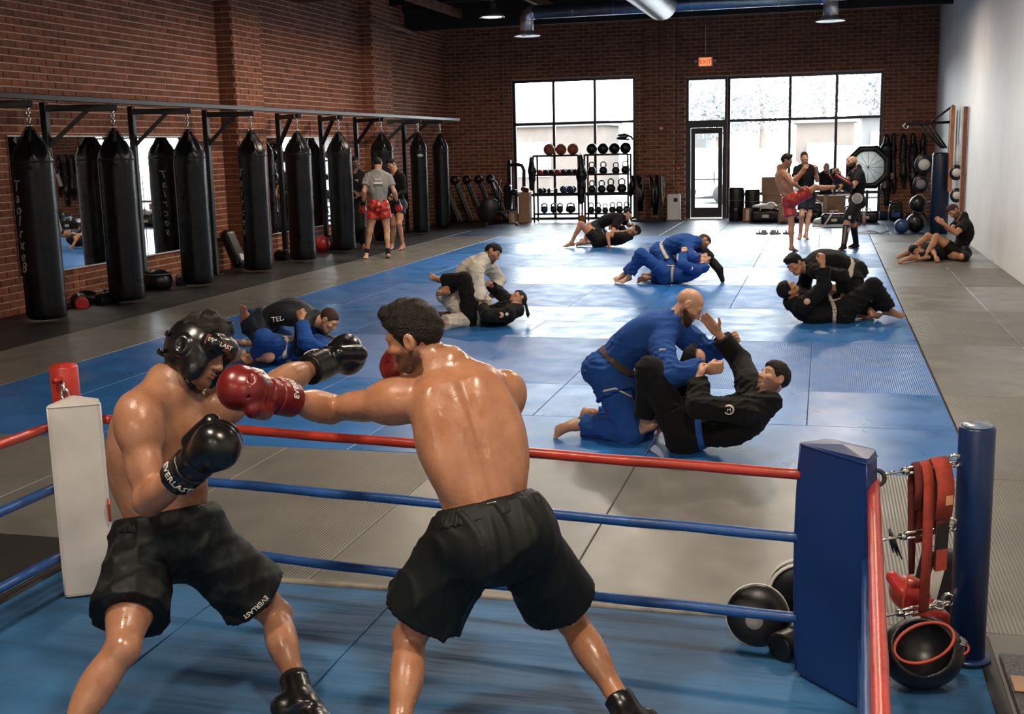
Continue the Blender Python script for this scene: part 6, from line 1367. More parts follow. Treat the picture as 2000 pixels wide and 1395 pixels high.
# joint positions (metres) of every figure
POSE['boxer_helmet'] = dict(h=1.8, face=(0.955, -0.085, -0.285), j=dict(pel=(-2.256, 3.579, 0.677), nk=(-2.276, 3.654, 1.197), hd=(-2.177, 3.726, 1.346), sl=(-2.19, 3.806, 1.118), sr=(-2.274, 3.466, 1.171), el=(-2.028, 4.055, 1.172), er=(-2.196, 3.364, 0.897), wl=(-1.963, 4.312, 1.198), wr=(-1.984, 3.294, 1.046), hl=(-2.167, 3.61, 0.662), hr=(-2.344, 3.54, 0.672), kl=(-1.973, 3.811, 0.32), kr=(-2.224, 3.185, 0.437), al=(-1.744, 3.5, 0.142), ar=(-2.334, 2.9, 0.144), tl=(-1.554, 3.423, 0.083), tr=(-2.136, 2.848, 0.081)))
POSE['boxer_back'] = dict(h=1.8, face=(-0.965, 0.081, -0.251), j=dict(pel=(-1.053, 3.62, 0.762), nk=(-1.225, 3.768, 1.264), hd=(-1.361, 3.765, 1.41), sl=(-1.385, 3.695, 1.202), sr=(-1.07, 3.859, 1.202), el=(-1.68, 3.75, 1.146), er=(-1.213, 3.927, 0.942), wl=(-1.776, 3.519, 1.24), wr=(-1.392, 3.947, 1.153), hl=(-1.132, 3.566, 0.767), hr=(-0.968, 3.667, 0.745), kl=(-1.351, 3.562, 0.39), kr=(-0.843, 3.876, 0.367), al=(-1.281, 3.215, 0.136), ar=(-0.593, 3.632, 0.14), tl=(-1.337, 3.017, 0.082), tr=(-0.632, 3.434, 0.091)))
POSE['bald_blue'] = dict(h=1.8, face=(0.77, -0.022, -0.638), j=dict(pel=(-1.466, 8.074, 0.467), nk=(-1.044, 8.102, 0.785), hd=(-0.901, 8.147, 0.925), sl=(-0.921, 8.237, 0.687), sr=(-1.075, 7.929, 0.68), el=(-0.792, 8.455, 0.518), er=(-0.985, 7.693, 0.515), wl=(-0.629, 8.291, 0.652), wr=(-0.737, 7.793, 0.543), hl=(-1.463, 8.167, 0.457), hr=(-1.458, 7.98, 0.467), kl=(-1.222, 8.138, 0.069), kr=(-1.279, 7.866, 0.068), al=(-1.602, 8.329, 0.078), ar=(-1.684, 7.997, 0.074), tl=(-1.751, 8.485, 0.044), tr=(-1.819, 7.833, 0.04)))
POSE['black_guard'] = dict(h=1.78, face=(-0.756, -0.381, 0.532), j=dict(pel=(-0.867, 7.755, 0.133), nk=(-0.387, 7.713, 0.344), hd=(-0.302, 7.806, 0.491), sl=(-0.489, 7.545, 0.323), sr=(-0.462, 7.867, 0.443), el=(-0.763, 7.427, 0.364), er=(-0.546, 8.135, 0.546), wl=(-0.776, 7.642, 0.518), wr=(-0.699, 8.07, 0.755), hl=(-0.894, 7.665, 0.146), hr=(-0.85, 7.845, 0.158), kl=(-1.104, 7.666, 0.557), kr=(-0.83, 7.971, 0.593), al=(-1.154, 7.804, 0.167), ar=(-1.039, 7.955, 0.225), tl=(-1.282, 7.912, 0.035), tr=(-1.146, 7.94, 0.038)))
POSE['white_gi'] = dict(h=1.78, face=(0.869, -0.125, -0.478), j=dict(pel=(-4.297, 13.279, 0.332), nk=(-3.926, 13.259, 0.699), hd=(-3.806, 13.352, 0.815), sl=(-3.867, 13.428, 0.646), sr=(-3.936, 13.083, 0.637), el=(-3.815, 13.66, 0.466), er=(-3.87, 12.971, 0.367), wl=(-3.827, 13.433, 0.329), wr=(-3.81, 13.16, 0.192), hl=(-4.302, 13.369, 0.35), hr=(-4.29, 13.191, 0.315), kl=(-4.147, 13.657, 0.06), kr=(-4.028, 12.948, 0.072), al=(-4.399, 13.324, 0.079), ar=(-4.23, 12.587, 0.079), tl=(-4.54, 13.481, 0.04), tr=(-4.376, 12.741, 0.035)))
POSE['ponytail'] = dict(h=1.66, face=(-0.656, -0.26, 0.709), j=dict(pel=(-3.979, 13.042, 0.122), nk=(-3.498, 13.098, 0.176), hd=(-3.471, 13.236, 0.284), sl=(-3.527, 12.927, 0.142), sr=(-3.587, 13.227, 0.258), el=(-3.716, 12.721, 0.146), er=(-3.772, 13.417, 0.344), wl=(-3.834, 12.918, 0.238), wr=(-3.801, 13.195, 0.45), hl=(-3.966, 12.956, 0.131), hr=(-3.997, 13.126, 0.149), kl=(-4.031, 12.906, 0.55), kr=(-4.19, 13.274, 0.493), al=(-4.374, 13.088, 0.52), ar=(-4.273, 12.903, 0.425), tl=(-4.46, 12.921, 0.592), tr=(-4.34, 12.717, 0.412)))
POSE['navy_top'] = dict(h=1.78, face=(0.758, -0.076, -0.648), j=dict(pel=(-5.44, 10.533, 0.351), nk=(-4.93, 10.64, 0.413), hd=(-4.741, 10.637, 0.4), sl=(-5.006, 10.807, 0.429), sr=(-4.941, 10.459, 0.385), el=(-4.873, 10.864, 0.162), er=(-4.92, 10.267, 0.154), wl=(-4.696, 10.668, 0.174), wr=(-4.828, 10.492, 0.052), hl=(-5.461, 10.617, 0.381), hr=(-5.42, 10.449, 0.318), kl=(-5.471, 10.943, 0.088), kr=(-5.177, 10.156, 0.103), al=(-5.883, 11.002, 0.078), ar=(-5.561, 10.304, 0.065), tl=(-6.07, 11.103, 0.049), tr=(-5.759, 10.362, 0.023)))
POSE['blue_under'] = dict(h=1.72, face=(-0.267, -0.111, 0.957), j=dict(pel=(-5.161, 10.504, 0.108), nk=(-4.686, 10.558, 0.111), hd=(-4.536, 10.46, 0.133), sl=(-4.701, 10.375, 0.113), sr=(-4.811, 10.695, 0.124), el=(-4.772, 10.144, 0.266), er=(-5.037, 10.869, 0.175), wl=(-4.871, 10.279, 0.463), wr=(-5.006, 10.698, 0.362), hl=(-5.132, 10.418, 0.104), hr=(-5.181, 10.592, 0.116), kl=(-5.157, 10.045, 0.31), kr=(-5.479, 10.814, 0.33), al=(-5.362, 10.295, 0.07), ar=(-5.535, 10.435, 0.452), tl=(-5.438, 10.101, 0.075), tr=(-5.484, 10.312, 0.609)))
POSE['blue_top'] = dict(h=1.76, face=(0.66, -0.073, -0.748), j=dict(pel=(-2.354, 17.616, 0.435), nk=(-1.877, 17.52, 0.573), hd=(-1.741, 17.649, 0.587), sl=(-1.896, 17.704, 0.569), sr=(-1.952, 17.363, 0.516), el=(-1.731, 17.873, 0.39), er=(-1.863, 17.109, 0.398), wl=(-1.767, 17.614, 0.376), wr=(-1.802, 17.364, 0.377), hl=(-2.339, 17.705, 0.446), hr=(-2.357, 17.525, 0.424), kl=(-2.141, 17.828, 0.08), kr=(-2.137, 17.376, 0.081), al=(-2.542, 17.708, 0.08), ar=(-2.55, 17.324, 0.074), tl=(-2.711, 17.832, 0.045), tr=(-2.662, 17.148, 0.044)))
POSE['blue_bottom'] = dict(h=1.68, face=(-0.677, -0.279, 0.681), j=dict(pel=(-2.243, 17.245, 0.134), nk=(-1.748, 17.262, 0.241), hd=(-1.667, 17.369, 0.361), sl=(-1.806, 17.097, 0.215), sr=(-1.809, 17.424, 0.271), el=(-1.975, 16.899, 0.326), er=(-1.926, 17.677, 0.309), wl=(-1.974, 17.092, 0.485), wr=(-1.841, 17.456, 0.391), hl=(-2.269, 17.16, 0.159), hr=(-2.247, 17.332, 0.151), kl=(-2.596, 17.112, 0.456), kr=(-2.612, 17.372, 0.371), al=(-2.788, 17.135, 0.11), ar=(-2.916, 17.401, 0.105), tl=(-2.927, 17.003, 0.042), tr=(-3.046, 17.262, 0.042)))
POSE['tee_top'] = dict(h=1.76, face=(0.8, 0.222, -0.557), j=dict(pel=(-4.564, 23.953, 0.359), nk=(-4.062, 23.97, 0.53), hd=(-3.93, 24.061, 0.63), sl=(-4.096, 24.147, 0.541), sr=(-4.101, 23.8, 0.481), el=(-3.953, 24.346, 0.377), er=(-4.181, 23.603, 0.277), wl=(-3.832, 24.114, 0.395), wr=(-3.911, 23.661, 0.299), hl=(-4.561, 24.043, 0.369), hr=(-4.569, 23.864, 0.343), kl=(-4.389, 24.299, 0.067), kr=(-4.354, 23.602, 0.077), al=(-4.807, 24.206, 0.077), ar=(-4.776, 23.622, 0.079), tl=(-5.011, 24.261, 0.052), tr=(-4.906, 23.46, 0.042)))
POSE['nogi_bottom'] = dict(h=1.76, face=(-0.676, -0.388, 0.626), j=dict(pel=(-4.439, 23.53, 0.129), nk=(-3.87, 23.595, 0.207), hd=(-3.705, 23.639, 0.31), sl=(-3.942, 23.423, 0.187), sr=(-3.937, 23.761, 0.257), el=(-4.224, 23.362, 0.272), er=(-4.088, 23.963, 0.409), wl=(-4.167, 23.208, 0.069), wr=(-4.203, 23.728, 0.382), hl=(-4.472, 23.441, 0.148), hr=(-4.449, 23.621, 0.138), kl=(-4.787, 23.38, 0.481), kr=(-4.699, 23.844, 0.422), al=(-4.963, 23.319, 0.104), ar=(-4.757, 23.603, 0.096), tl=(-5.156, 23.255, 0.042), tr=(-4.952, 23.676, 0.044)))
POSE['black_top'] = dict(h=1.76, face=(-0.546, -0.666, -0.508), j=dict(pel=(0.302, 14.07, 0.532), nk=(-0.165, 13.866, 0.604), hd=(-0.313, 13.761, 0.649), sl=(-0.076, 13.711, 0.57), sr=(-0.156, 14.049, 0.613), el=(0.209, 13.626, 0.528), er=(-0.216, 14.143, 0.34), wl=(0.229, 13.779, 0.318), wr=(-0.267, 13.937, 0.187), hl=(0.309, 13.98, 0.524), hr=(0.288, 14.16, 0.538), kl=(0.369, 13.675, 0.224), kr=(0.194, 14.181, 0.108), al=(0.541, 14.027, 0.086), ar=(0.49, 14.463, 0.075), tl=(0.422, 13.861, 0.032), tr=(0.596, 14.64, 0.029)))
POSE['black_bottom'] = dict(h=1.78, face=(0.465, 0.067, 0.883), j=dict(pel=(0.196, 13.701, 0.113), nk=(-0.296, 13.575, 0.237), hd=(-0.385, 13.495, 0.385), sl=(-0.223, 13.748, 0.276), sr=(-0.213, 13.404, 0.222), el=(0.021, 13.904, 0.194), er=(0.017, 13.408, 0.426), wl=(0.103, 13.7, 0.341), wr=(-0.01, 13.433, 0.69), hl=(0.195, 13.795, 0.119), hr=(0.209, 13.61, 0.115), kl=(0.471, 14.117, 0.262), kr=(0.546, 13.642, 0.413), al=(0.535, 13.742, 0.101), ar=(0.745, 13.861, 0.113), tl=(0.657, 13.914, 0.043), tr=(0.942, 13.907, 0.044)))
POSE['wall_sitter'] = dict(h=1.78, face=(-0.616, -0.536, -0.577), j=dict(pel=(2.166, 20.977, 0.13), nk=(2.24, 21.012, 0.667), hd=(2.105, 21.033, 0.805), sl=(2.251, 20.842, 0.589), sr=(2.205, 21.191, 0.624), el=(2.119, 20.601, 0.472), er=(2.071, 20.963, 0.487), wl=(1.909, 20.6, 0.631), wr=(1.891, 20.844, 0.639), hl=(2.166, 20.886, 0.116), hr=(2.135, 21.059, 0.168), kl=(1.827, 20.821, 0.396), kr=(1.715, 21.1, 0.382), al=(1.65, 20.579, 0.102), ar=(1.38, 21.103, 0.105), tl=(1.459, 20.503, 0.042), tr=(1.18, 21.053, 0.042)))
POSE['floor_partner'] = dict(h=1.74, face=(0.035, -0.968, -0.248), j=dict(pel=(2.068, 21.039, 0.107), nk=(1.629, 20.808, 0.127), hd=(1.505, 20.681, 0.172), sl=(1.7, 20.644, 0.096), sr=(1.686, 20.971, 0.191), el=(1.433, 20.532, 0.072), er=(1.769, 20.691, 0.171), wl=(1.284, 20.322, 0.051), wr=(1.799, 20.448, 0.09), hl=(2.071, 20.955, 0.079), hr=(2.069, 21.119, 0.148), kl=(2.227, 20.557, 0.085), kr=(2.284, 20.75, 0.147), al=(2.331, 20.956, 0.079), ar=(2.368, 21.148, 0.085), tl=(2.41, 21.147, 0.041), tr=(2.431, 21.347, 0.058)))
POSE['kicker'] = dict(h=1.78, face=(0.99, 0.02, -0.141), j=dict(pel=(-0.603, 22.57, 0.961), nk=(-0.791, 22.597, 1.502), hd=(-0.702, 22.613, 1.675), sl=(-0.818, 22.772, 1.443), sr=(-0.735, 22.431, 1.438), el=(-0.564, 22.804, 1.271), er=(-0.574, 22.24, 1.276), wl=(-0.415, 22.674, 1.445), wr=(-0.445, 22.447, 1.17), hl=(-0.657, 22.635, 0.928), hr=(-0.538, 22.504, 0.969), kl=(-0.592, 22.503, 0.503), kr=(-0.175, 22.648, 1.174), al=(-0.582, 22.37, 0.094), ar=(0.238, 22.744, 1.167), tl=(-0.484, 22.539, 0.014), tr=(0.37, 22.862, 1.291)))
POSE['guard_watch'] = dict(h=1.78, face=(0.155, -0.985, 0.075), j=dict(pel=(-0.356, 25.534, 0.91), nk=(-0.41, 25.579, 1.48), hd=(-0.431, 25.584, 1.68), sl=(-0.235, 25.622, 1.445), sr=(-0.573, 25.509, 1.446), el=(-0.162, 25.451, 1.211), er=(-0.618, 25.327, 1.214), wl=(-0.187, 25.307, 1.432), wr=(-0.474, 25.266, 1.427), hl=(-0.286, 25.593, 0.886), hr=(-0.421, 25.47, 0.889), kl=(-0.313, 25.444, 0.474), kr=(-0.457, 25.285, 0.491), al=(-0.366, 25.281, 0.092), ar=(-0.483, 25.362, 0.082), tl=(-0.31, 25.084, 0.027), tr=(-0.508, 25.156, 0.026)))
POSE['pad_holder'] = dict(h=1.8, face=(-0.853, -0.515, -0.083), j=dict(pel=(0.576, 23.095, 0.895), nk=(0.574, 23.14, 1.446), hd=(0.48, 23.176, 1.612), sl=(0.629, 22.975, 1.38), sr=(0.529, 23.318, 1.41), el=(0.501, 22.787, 1.179), er=(0.375, 23.127, 1.238), wl=(0.317, 22.945, 1.291), wr=(0.229, 23.007, 1.425), hl=(0.59, 23.001, 0.885), hr=(0.556, 23.185, 0.882), kl=(0.409, 22.892, 0.483), kr=(0.534, 23.04, 0.458), al=(0.364, 22.744, 0.084), ar=(0.596, 23.211, 0.078), tl=(0.271, 22.557, 0.026), tr=(0.436, 23.072, 0.025)))
POSE['dummy'] = dict(h=1.66, face=(-0.063, -0.982, 0.176), j=dict(pel=(0.023, 30.1, 0.729), nk=(0.025, 30.1, 1.219), hd=(0.02, 30.014, 1.374), sl=(0.183, 30.146, 1.169), sr=(-0.134, 30.052, 1.176), el=(0.212, 29.997, 0.935), er=(-0.152, 29.898, 0.944), wl=(0.216, 29.845, 0.742), wr=(-0.147, 29.745, 0.751), hl=(0.098, 30.142, 0.72), hr=(-0.052, 30.06, 0.727), kl=(0.104, 29.941, 0.366), kr=(-0.042, 29.868, 0.37), al=(0.111, 29.717, 0.048), ar=(-0.034, 29.644, 0.053), tl=(0.122, 29.519, 0.03), tr=(-0.046, 29.446, 0.036)))
POSE['grey_shirt'] = dict(h=1.84, face=(-0.201, 0.939, -0.28), j=dict(pel=(-8.286, 21.203, 0.999), nk=(-8.289, 21.242, 1.597), hd=(-8.293, 21.261, 1.799), sl=(-8.472, 21.199, 1.55), sr=(-8.116, 21.313, 1.536), el=(-8.522, 21.057, 1.283), er=(-7.989, 21.275, 1.256), wl=(-8.598, 21.168, 1.043), wr=(-7.998, 21.443, 1.04), hl=(-8.377, 21.181, 0.971), hr=(-8.193, 21.22, 0.968), kl=(-8.46, 21.113, 0.518), kr=(-8.135, 21.179, 0.507), al=(-8.538, 21.086, 0.091), ar=(-8.078, 21.041, 0.097), tl=(-8.48, 20.881, 0.031), tr=(-8.146, 21.238, 0.025)))
POSE['dark_tee'] = dict(h=1.9, face=(0.689, -0.678, -0.256), j=dict(pel=(-9.588, 23.267, 0.952), nk=(-9.606, 23.314, 1.588), hd=(-9.622, 23.32, 1.807), sl=(-9.419, 23.347, 1.517), sr=(-9.787, 23.38, 1.531), el=(-9.337, 23.232, 1.235), er=(-9.746, 23.205, 1.268), wl=(-9.439, 22.999, 1.114), wr=(-9.508, 23.095, 1.165), hl=(-9.502, 23.218, 0.924), hr=(-9.672, 23.31, 0.919), kl=(-9.455, 23.102, 0.463), kr=(-9.626, 23.154, 0.47), al=(-9.522, 23.307, 0.075), ar=(-9.725, 23.343, 0.081), tl=(-9.402, 23.117, 0.024), tr=(-9.622, 23.143, 0.028)))
POSE['black_tee_right'] = dict(h=1.86, face=(-0.475, -0.807, -0.351), j=dict(pel=(-8.612, 23.112, 0.931), nk=(-8.645, 23.123, 1.553), hd=(-8.712, 23.108, 1.748), sl=(-8.478, 23.044, 1.501), sr=(-8.811, 23.205, 1.503), el=(-8.439, 23.075, 1.189), er=(-8.799, 23.074, 1.22), wl=(-8.555, 22.833, 1.123), wr=(-8.681, 22.866, 1.081), hl=(-8.528, 23.066, 0.914), hr=(-8.692, 23.161, 0.904), kl=(-8.491, 22.809, 0.538), kr=(-8.66, 22.922, 0.512), al=(-8.446, 22.87, 0.1), ar=(-8.735, 23.009, 0.091), tl=(-8.471, 22.66, 0.026), tr=(-8.723, 22.792, 0.03)))
# ================================================================== PEOPLE
M['gi_blue'] = cloth('blue_gi_cotton', (.012, .062, .26)); M['gi_black'] = cloth('black_gi_cotton', (.0045, .005, .0055)); M['gi_white'] = cloth('cream_gi_cotton', (.62, .57, .49))
M['black_tee'] = cloth('black_tee_cotton', (.005, .005, .006)); M['navy_rash'] = cloth('dark_navy_rash_guard', (.006, .009, .012), .6, sp=.35); M['grey_tee'] = cloth('heather_grey_tee', (.26, .255, .24))
M['navy_short'] = cloth('dark_navy_shorts', (.006, .011, .02), .6); M['black_short'] = cloth('black_shorts', (.005, .005, .006), .6); M['red_satin'] = mat('red_satin', (.38, .018, .016), .35, noise=(9, .35), sheen=.2); M['red_print'] = mat('red_print_satin', (.42, .03, .02), .38, noise=(14, .85, 3))
M['belt_brown'] = cloth('brown_belt', (.075, .05, .04)); M['belt_white'] = cloth('worn_white_belt', (.50, .44, .38)); M['belt_blue'] = cloth('blue_belt', (.02, .08, .33)); M['seam_white'] = cloth('white_seam_tape', (.7, .68, .64))
def camo_mat():
    m, nt, b = nmat('black_camo_polyester'); L = nt.links.new; tc = nt.nodes.new('ShaderNodeTexCoord'); v = nt.nodes.new('ShaderNodeTexNoise'); v.inputs['Scale'].default_value = 14; v.inputs['Detail'].default_value = 2; L(tc.outputs['Object'], v.inputs['Vector'])
    cr = nt.nodes.new('ShaderNodeValToRGB'); cr.color_ramp.interpolation = 'CONSTANT'; cr.color_ramp.elements[0].color = (.0035, .0045, .005, 1); cr.color_ramp.elements[1].position = .52; cr.color_ramp.elements[1].color = (.0075, .0105, .0105, 1); e = cr.color_ramp.elements.new(.60); e.color = (.015, .02, .02, 1); L(v.outputs[0], cr.inputs[0]); L(cr.outputs[0], b.inputs['Base Color']); setv(b, 'Roughness', .6); setv(b, 'Specular IOR Level', .22); return m
M['camo'] = camo_mat(); M['box_short'] = mat('black_satin_shorts', (.0045, .0065, .0065), .55, noise=(6, .3), spec=.22)
M['leather_black'] = mat('black_glove_leather', (.005, .005, .0055), .26, bump=(55, .12, .004), noise=(20, .2)); M['leather_red'] = mat('dark_red_glove_leather', (.13, .008, .008), .3, bump=(55, .12, .004), noise=(12, .3))
M['print_white'] = mat('white_print', (.68, .65, .60), .6); M['print_grey'] = mat('grey_print', (.42, .41, .38), .6); M['patch_orange'] = mat('patch_cream_orange', (.62, .36, .22), .7); M['wrap_cloth'] = cloth('black_ankle_wrap', (.012, .012, .012))
GRP = 'people training in the gym'
def person(key, label, **kw):
    p = POSE[key]; man = Man(p['j'], p['h'], p['face'], **kw); t = thing('person', label, 'person', man.base); return man, t
def wrap_text(name, body, size, m, parent, fr_, radius, base, along=False, arc0=0, depth=.0015):
    """lettering bent round a cylinder: fr_ = (centre, axis, outward)"""
    c, axd, out = fr_; out = _n(out - axd * (out @ axd)); tn = np.cross(axd, out)
    cu = bpy.data.curves.new(name, 'FONT'); cu.body = body; cu.size = size; cu.align_x = 'CENTER'; cu.align_y = 'CENTER'; cu.extrude = depth; cu.resolution_u = 2
    to = bpy.data.objects.new(name, cu); me = bpy.data.meshes.new_from_object(to); bpy.data.objects.remove(to); bpy.data.curves.remove(cu)
    for v in me.vertices:
        x, y, z = v.co; ar, ln = (y, x) if along else (x, y)
        a = (ar / radius) * (-1 if along else 1) + arc0; r = radius + z
        p = vx(c) + axd * ln + (out * math.cos(a) + tn * math.sin(a)) * r - base; v.co = p
    me.materials.clear(); me.materials.append(m); return obj(name, me, parent)
def decal(man, name, parent, m, t, off, size, kind='disc', rotf=None):
    """a sewn patch standing a millimetre proud of the cloth; t, off = place on the torso"""
    c = man.at(t, *off); return c

# ---- boxer in head guard ----------------------------------------------
mn, t = person('boxer_helmet', 'shirtless boxer in black head guard and camo shorts throwing a left jab', build=1.12, arm=1.22, muscles=1, hands=('glove', 'glove'), feet='shoe', detail=.0082, curl=.035,
               hdir=(None, None), pn=(None, None))
mn.body(t, SK['olive'], beard=.45, chest=.6)
sh = mn.bottom(t, M['camo'], 'shorts', length=.70, flare=.135); mn.waistband(sh, M['box_short'], .16, .026)
mn.hair(t, HAIRM['brown'], 'curly')
def headgear(mn, t):
    s_ = mn.s
    P = [mn.he((0, -.008, .012), (.104, .122, .128), .01)] + [mn.he((x * .068, .040, -.052), (.032, .048, .060), .02) for x in (-1, 1)] + [mn.hc((-.07, .085, .045), (.07, .085, .045), .034, .034, .03), mn.he((0, .10, .05), (.06, .03, .036), .02)]
    for x in (-1, 1): P += [mn.he((x * .102, -.014, -.004), (.016, .036, .042), .008), mn.he((x * .118, -.012, -.004), (.012, .018, .024), .006, 's')]
    P += [mn.he((0, .150, -.034), (.064, .100, .066), .014, 's'), mn.he((0, .12, -.11), (.045, .075, .05), .012, 's'), mn.he((0, .02, -.02), (.068, .072, .10), .006, 's'), mn.he((0, -.014, .030), (.077, .097, .088), .004, 's')]
    def top_(p): q = (p - mn.j['hd']) @ mn.HA.T / s_; return (q[..., 2] - .088 - .1 * q[..., 1]) * s_
    def low(p): q = (p - mn.j['hd']) @ mn.HA.T / s_; return (-.104 - q[..., 2] - .35 * np.minimum(q[..., 1] + .02, 0)) * s_
    o = sdf_obj('head_guard', P, .0055, M['leather_black'], t, mn.base, None, [top_, low])
    # brow label
    lb = MB(); n = 9
    for i in range(n + 1):
        a = math.radians(20 + 46 * i / n); 
        for z in (.030, .066): lb.v.append(tuple(mn.hp(.112 * math.sin(a), .132 * math.cos(a) + .009, z) - mn.base))
    for i in range(n): lb.f.append((2 * i, 2 * i + 2, 2 * i + 3, 2 * i + 1)); lb.sm.append(True)
    pl = lb.build('brow_label', M['label_maroon'], o)
    fr_ = mn.hp(.108 * math.sin(.75) + .0, .128 * math.cos(.75) + .01, .048); od = _n(mn.R * math.sin(.85) + mn.F * math.cos(.85)); xd = _n(np.cross(mn.U, od))
    Rm = Matrix(((xd[0], mn.U[0], od[0]), (xd[1], mn.U[1], od[1]), (xd[2], mn.U[2], od[2])))
    text('lettering', 'EVERLAST', .021, M['print_white'], o, m4(Rm, fr_ + od * .016 - mn.base), .001)
    # straps at the back
    for z in (.02, -.05):
        pts = [mn.hp(.112 * math.sin(a), -.008 + .128 * -math.cos(a) * 1.0, z) - mn.base for a in np.linspace(-.9, .9, 9)]
        MB().tube(pts, .010, 8, sx=.3, upv=tuple(mn.U)).build('rear_strap', M['leather_black'], o)
    MB().tube([mn.hp(.06, .03, -.10) - mn.base, mn.hp(.03, .055, -.125) - mn.base, mn.hp(-.03, .055, -.125) - mn.base, mn.hp(-.06, .03, -.10) - mn.base], .011, 8, sx=.35).build('chin_strap', M['leather_black'], o)
M['label_maroon'] = mat('maroon_label', (.10, .022, .02), .5)
headgear(mn, t)
for c in 'lr':
    g, (q, d, p, th, S_) = mn.glove(t, M['leather_black'], c, sc=1.22, h=.0065)
    wrap_text('lettering', 'EVERLAST', .034, M['print_white'], g, (q - d * .02 * S_, d if c == 'l' else d, vx((.35, -.9, .1)) if c == 'r' else -p), .0545 * S_ + .003, mn.base, along=False)
for c in 'lr':
    b_ = mn.shoe(t, M['leather_black'], c, 'boxing_boot', .10, M['print_grey'])
    sdf_obj('ankle_band', [fcone(lerp(mn.j['k' + c], mn.j['a' + c], .72), lerp(mn.j['k' + c], mn.j['a' + c], .77), .053, .052)], .006, M['wrap_cloth'], b_, mn.base)
# label on the shorts' hem
hem = lerp(mn.j['hl'], mn.j['kl'], .62); dd = _n(mn.j['kl'] - mn.j['hl']); wrap_text('shorts_lettering', 'EVERLAST', .026, M['print_white'], sh, (hem, dd, vx((.55, -.75, -.1))), .152 * mn.s, mn.base)

# ---- boxer seen from behind -------------------------------------------
mn, t = person('boxer_back', 'shirtless boxer seen from behind in plain black satin shorts and red gloves', build=1.12, arm=1.18, muscles=1, hands=('glove', 'glove'), feet='shoe', detail=.0082, curl=.02)
mn.body(t, SK['sweat'], beard=.85)
sh = mn.bottom(t, M['box_short'], 'shorts', length=.74, flare=.14, seed=8); mn.waistband(sh, M['box_short'], .17, .030)
mn.hair(t, HAIRM['brown'], 'full')
for c in 'lr':
    g, (q, d, p, th, S_) = mn.glove(t, M['leather_red'], c, sc=1.15, h=.0065)
    wrap_text('lettering', 'EVERLAST', .030, M['print_white'], g, (q - d * .02 * S_, d, vx((-.1, -.75, .65))), .0545 * S_ + .003, mn.base)
    if c == 'l':
        cc = q + (d * .105) * S_; o_ = _n(vx((-.15, -.75, .6)) - d * (d @ vx((-.15, -.75, .6)))); xd = np.cross(o_, d) * -1
        Rm = Matrix(((xd[0], d[0], o_[0]), (xd[1], d[1], o_[1]), (xd[2], d[2], o_[2])))
        MB().box(Vector(cc + o_ * .0575 * S_ - mn.base), (.06, .05, .008), Rm, bev=.002).build('emblem_patch', M['print_white'], g); text('glove_emblem', 'E', .042, M['label_maroon'], g, m4(Rm, cc + o_ * (.0575 * S_ + .0045) - mn.base), .001)
for c in 'lr':
    mn.shoe(t, M['leather_black'], c, 'boxing_boot', .09)
MB().box(Vector(mn.at(.19, -.02, -.128, 0) - mn.base), (.03, .004, .016), frame(tuple(mn.lat), tuple(mn.u))).build('waist_tag', M['print_white'], sh)

# ---- grappling pairs ---------------------------------------------------
def grappler(key, label, skin, gi, belt, hair='short', hairm='black', beard=0, detail=.012, patch=None, hands=('grip', 'grip'), **kw):
    mn, t = person(key, label, hands=hands, detail=detail, **kw)
    mn.body(t, SK[skin], beard=beard, cover=1.7)
    j_ = mn.top(t, M[gi], 'gi'); mn.bottom(t, M[gi], 'gi'); mn.lapel(j_, M[gi])
    if belt: mn.belt(t, M[belt])
    if hair: mn.hair(t, HAIRM[hairm], hair)
    return mn, t, j_
def disc_patch(mn, parent, c, n_, r, m, th=.004, name='sleeve_patch', sq=False):
    n_ = _n(n_); b_ = MB(); A = frame((0, 0, 1) if abs(n_[2]) < .9 else (1, 0, 0), tuple(n_))
    if sq: b_.box(Vector(c - mn.base), (r * 2, r * 1.5, th), A, bev=.001)
    else: b_.lathe([(r, -th / 2), (r, th / 2), (.001, th / 2 + .001)], Vector(c - mn.base), 16, axis=A)
    return b_.build(name, m, parent)
def camdir(p): return _n(vx((0, 0, CAM_H)) - p)

mn, t, jk = grappler('bald_blue', 'bald bearded grappler in blue uniform with brown belt kneeling over partner', 'fair', 'gi_blue', 'belt_brown', None, beard=.75, detail=.009, build=1.10, curl=.05)
mn.beard_mesh(t, HAIRM['mid'], .004)
p_ = lerp(mn.j['sr'], mn.j['er'], .25); n_ = camdir(p_); disc_patch(mn, jk, p_ + n_ * .099, n_, .028, M['print_white'], sq=True)
sk = MB()
for x0 in (0,):
    k_ = mn.j['hr']; pts = [lerp(mn.j['hr'], mn.j['kr'], .36) + _n(vx((-.9, -.3, 0))) * .13, lerp(mn.j['hr'], mn.j['kr'], .24) + vx((-.03, -.135, 0)), lerp(mn.j['hr'], mn.j['kr'], .20) + vx((.05, -.13, 0)), lerp(mn.j['hr'], mn.j['kr'], .36) + vx((.125, -.07, 0))]
    sk.tube([Vector(p - mn.base) for p in pts], .007, 8)
sk.build('vent_tape', M['seam_white'], jk)
mn, t, jk = grappler('black_guard', 'dark haired grappler in black uniform lying back, gripping kneeling bald partner', 'fair', 'gi_black', 'belt_blue', 'short', 'brown', beard=.8, detail=.009, build=1.06, curl=.06, hands=('fist', 'open'))
p_ = lerp(mn.j['sl'], mn.j['el'], .30); n_ = camdir(p_); disc_patch(mn, jk, p_ + n_ * .096, n_, .034, M['print_white']); disc_patch(mn, jk, p_ + n_ * .099, n_, .024, M['gi_black'])
text('emblem', 'H', .036, M['print_white'], jk, m4(frame((1, 0, 0), tuple(n_)), p_ + n_ * .1035 - mn.base), .001)
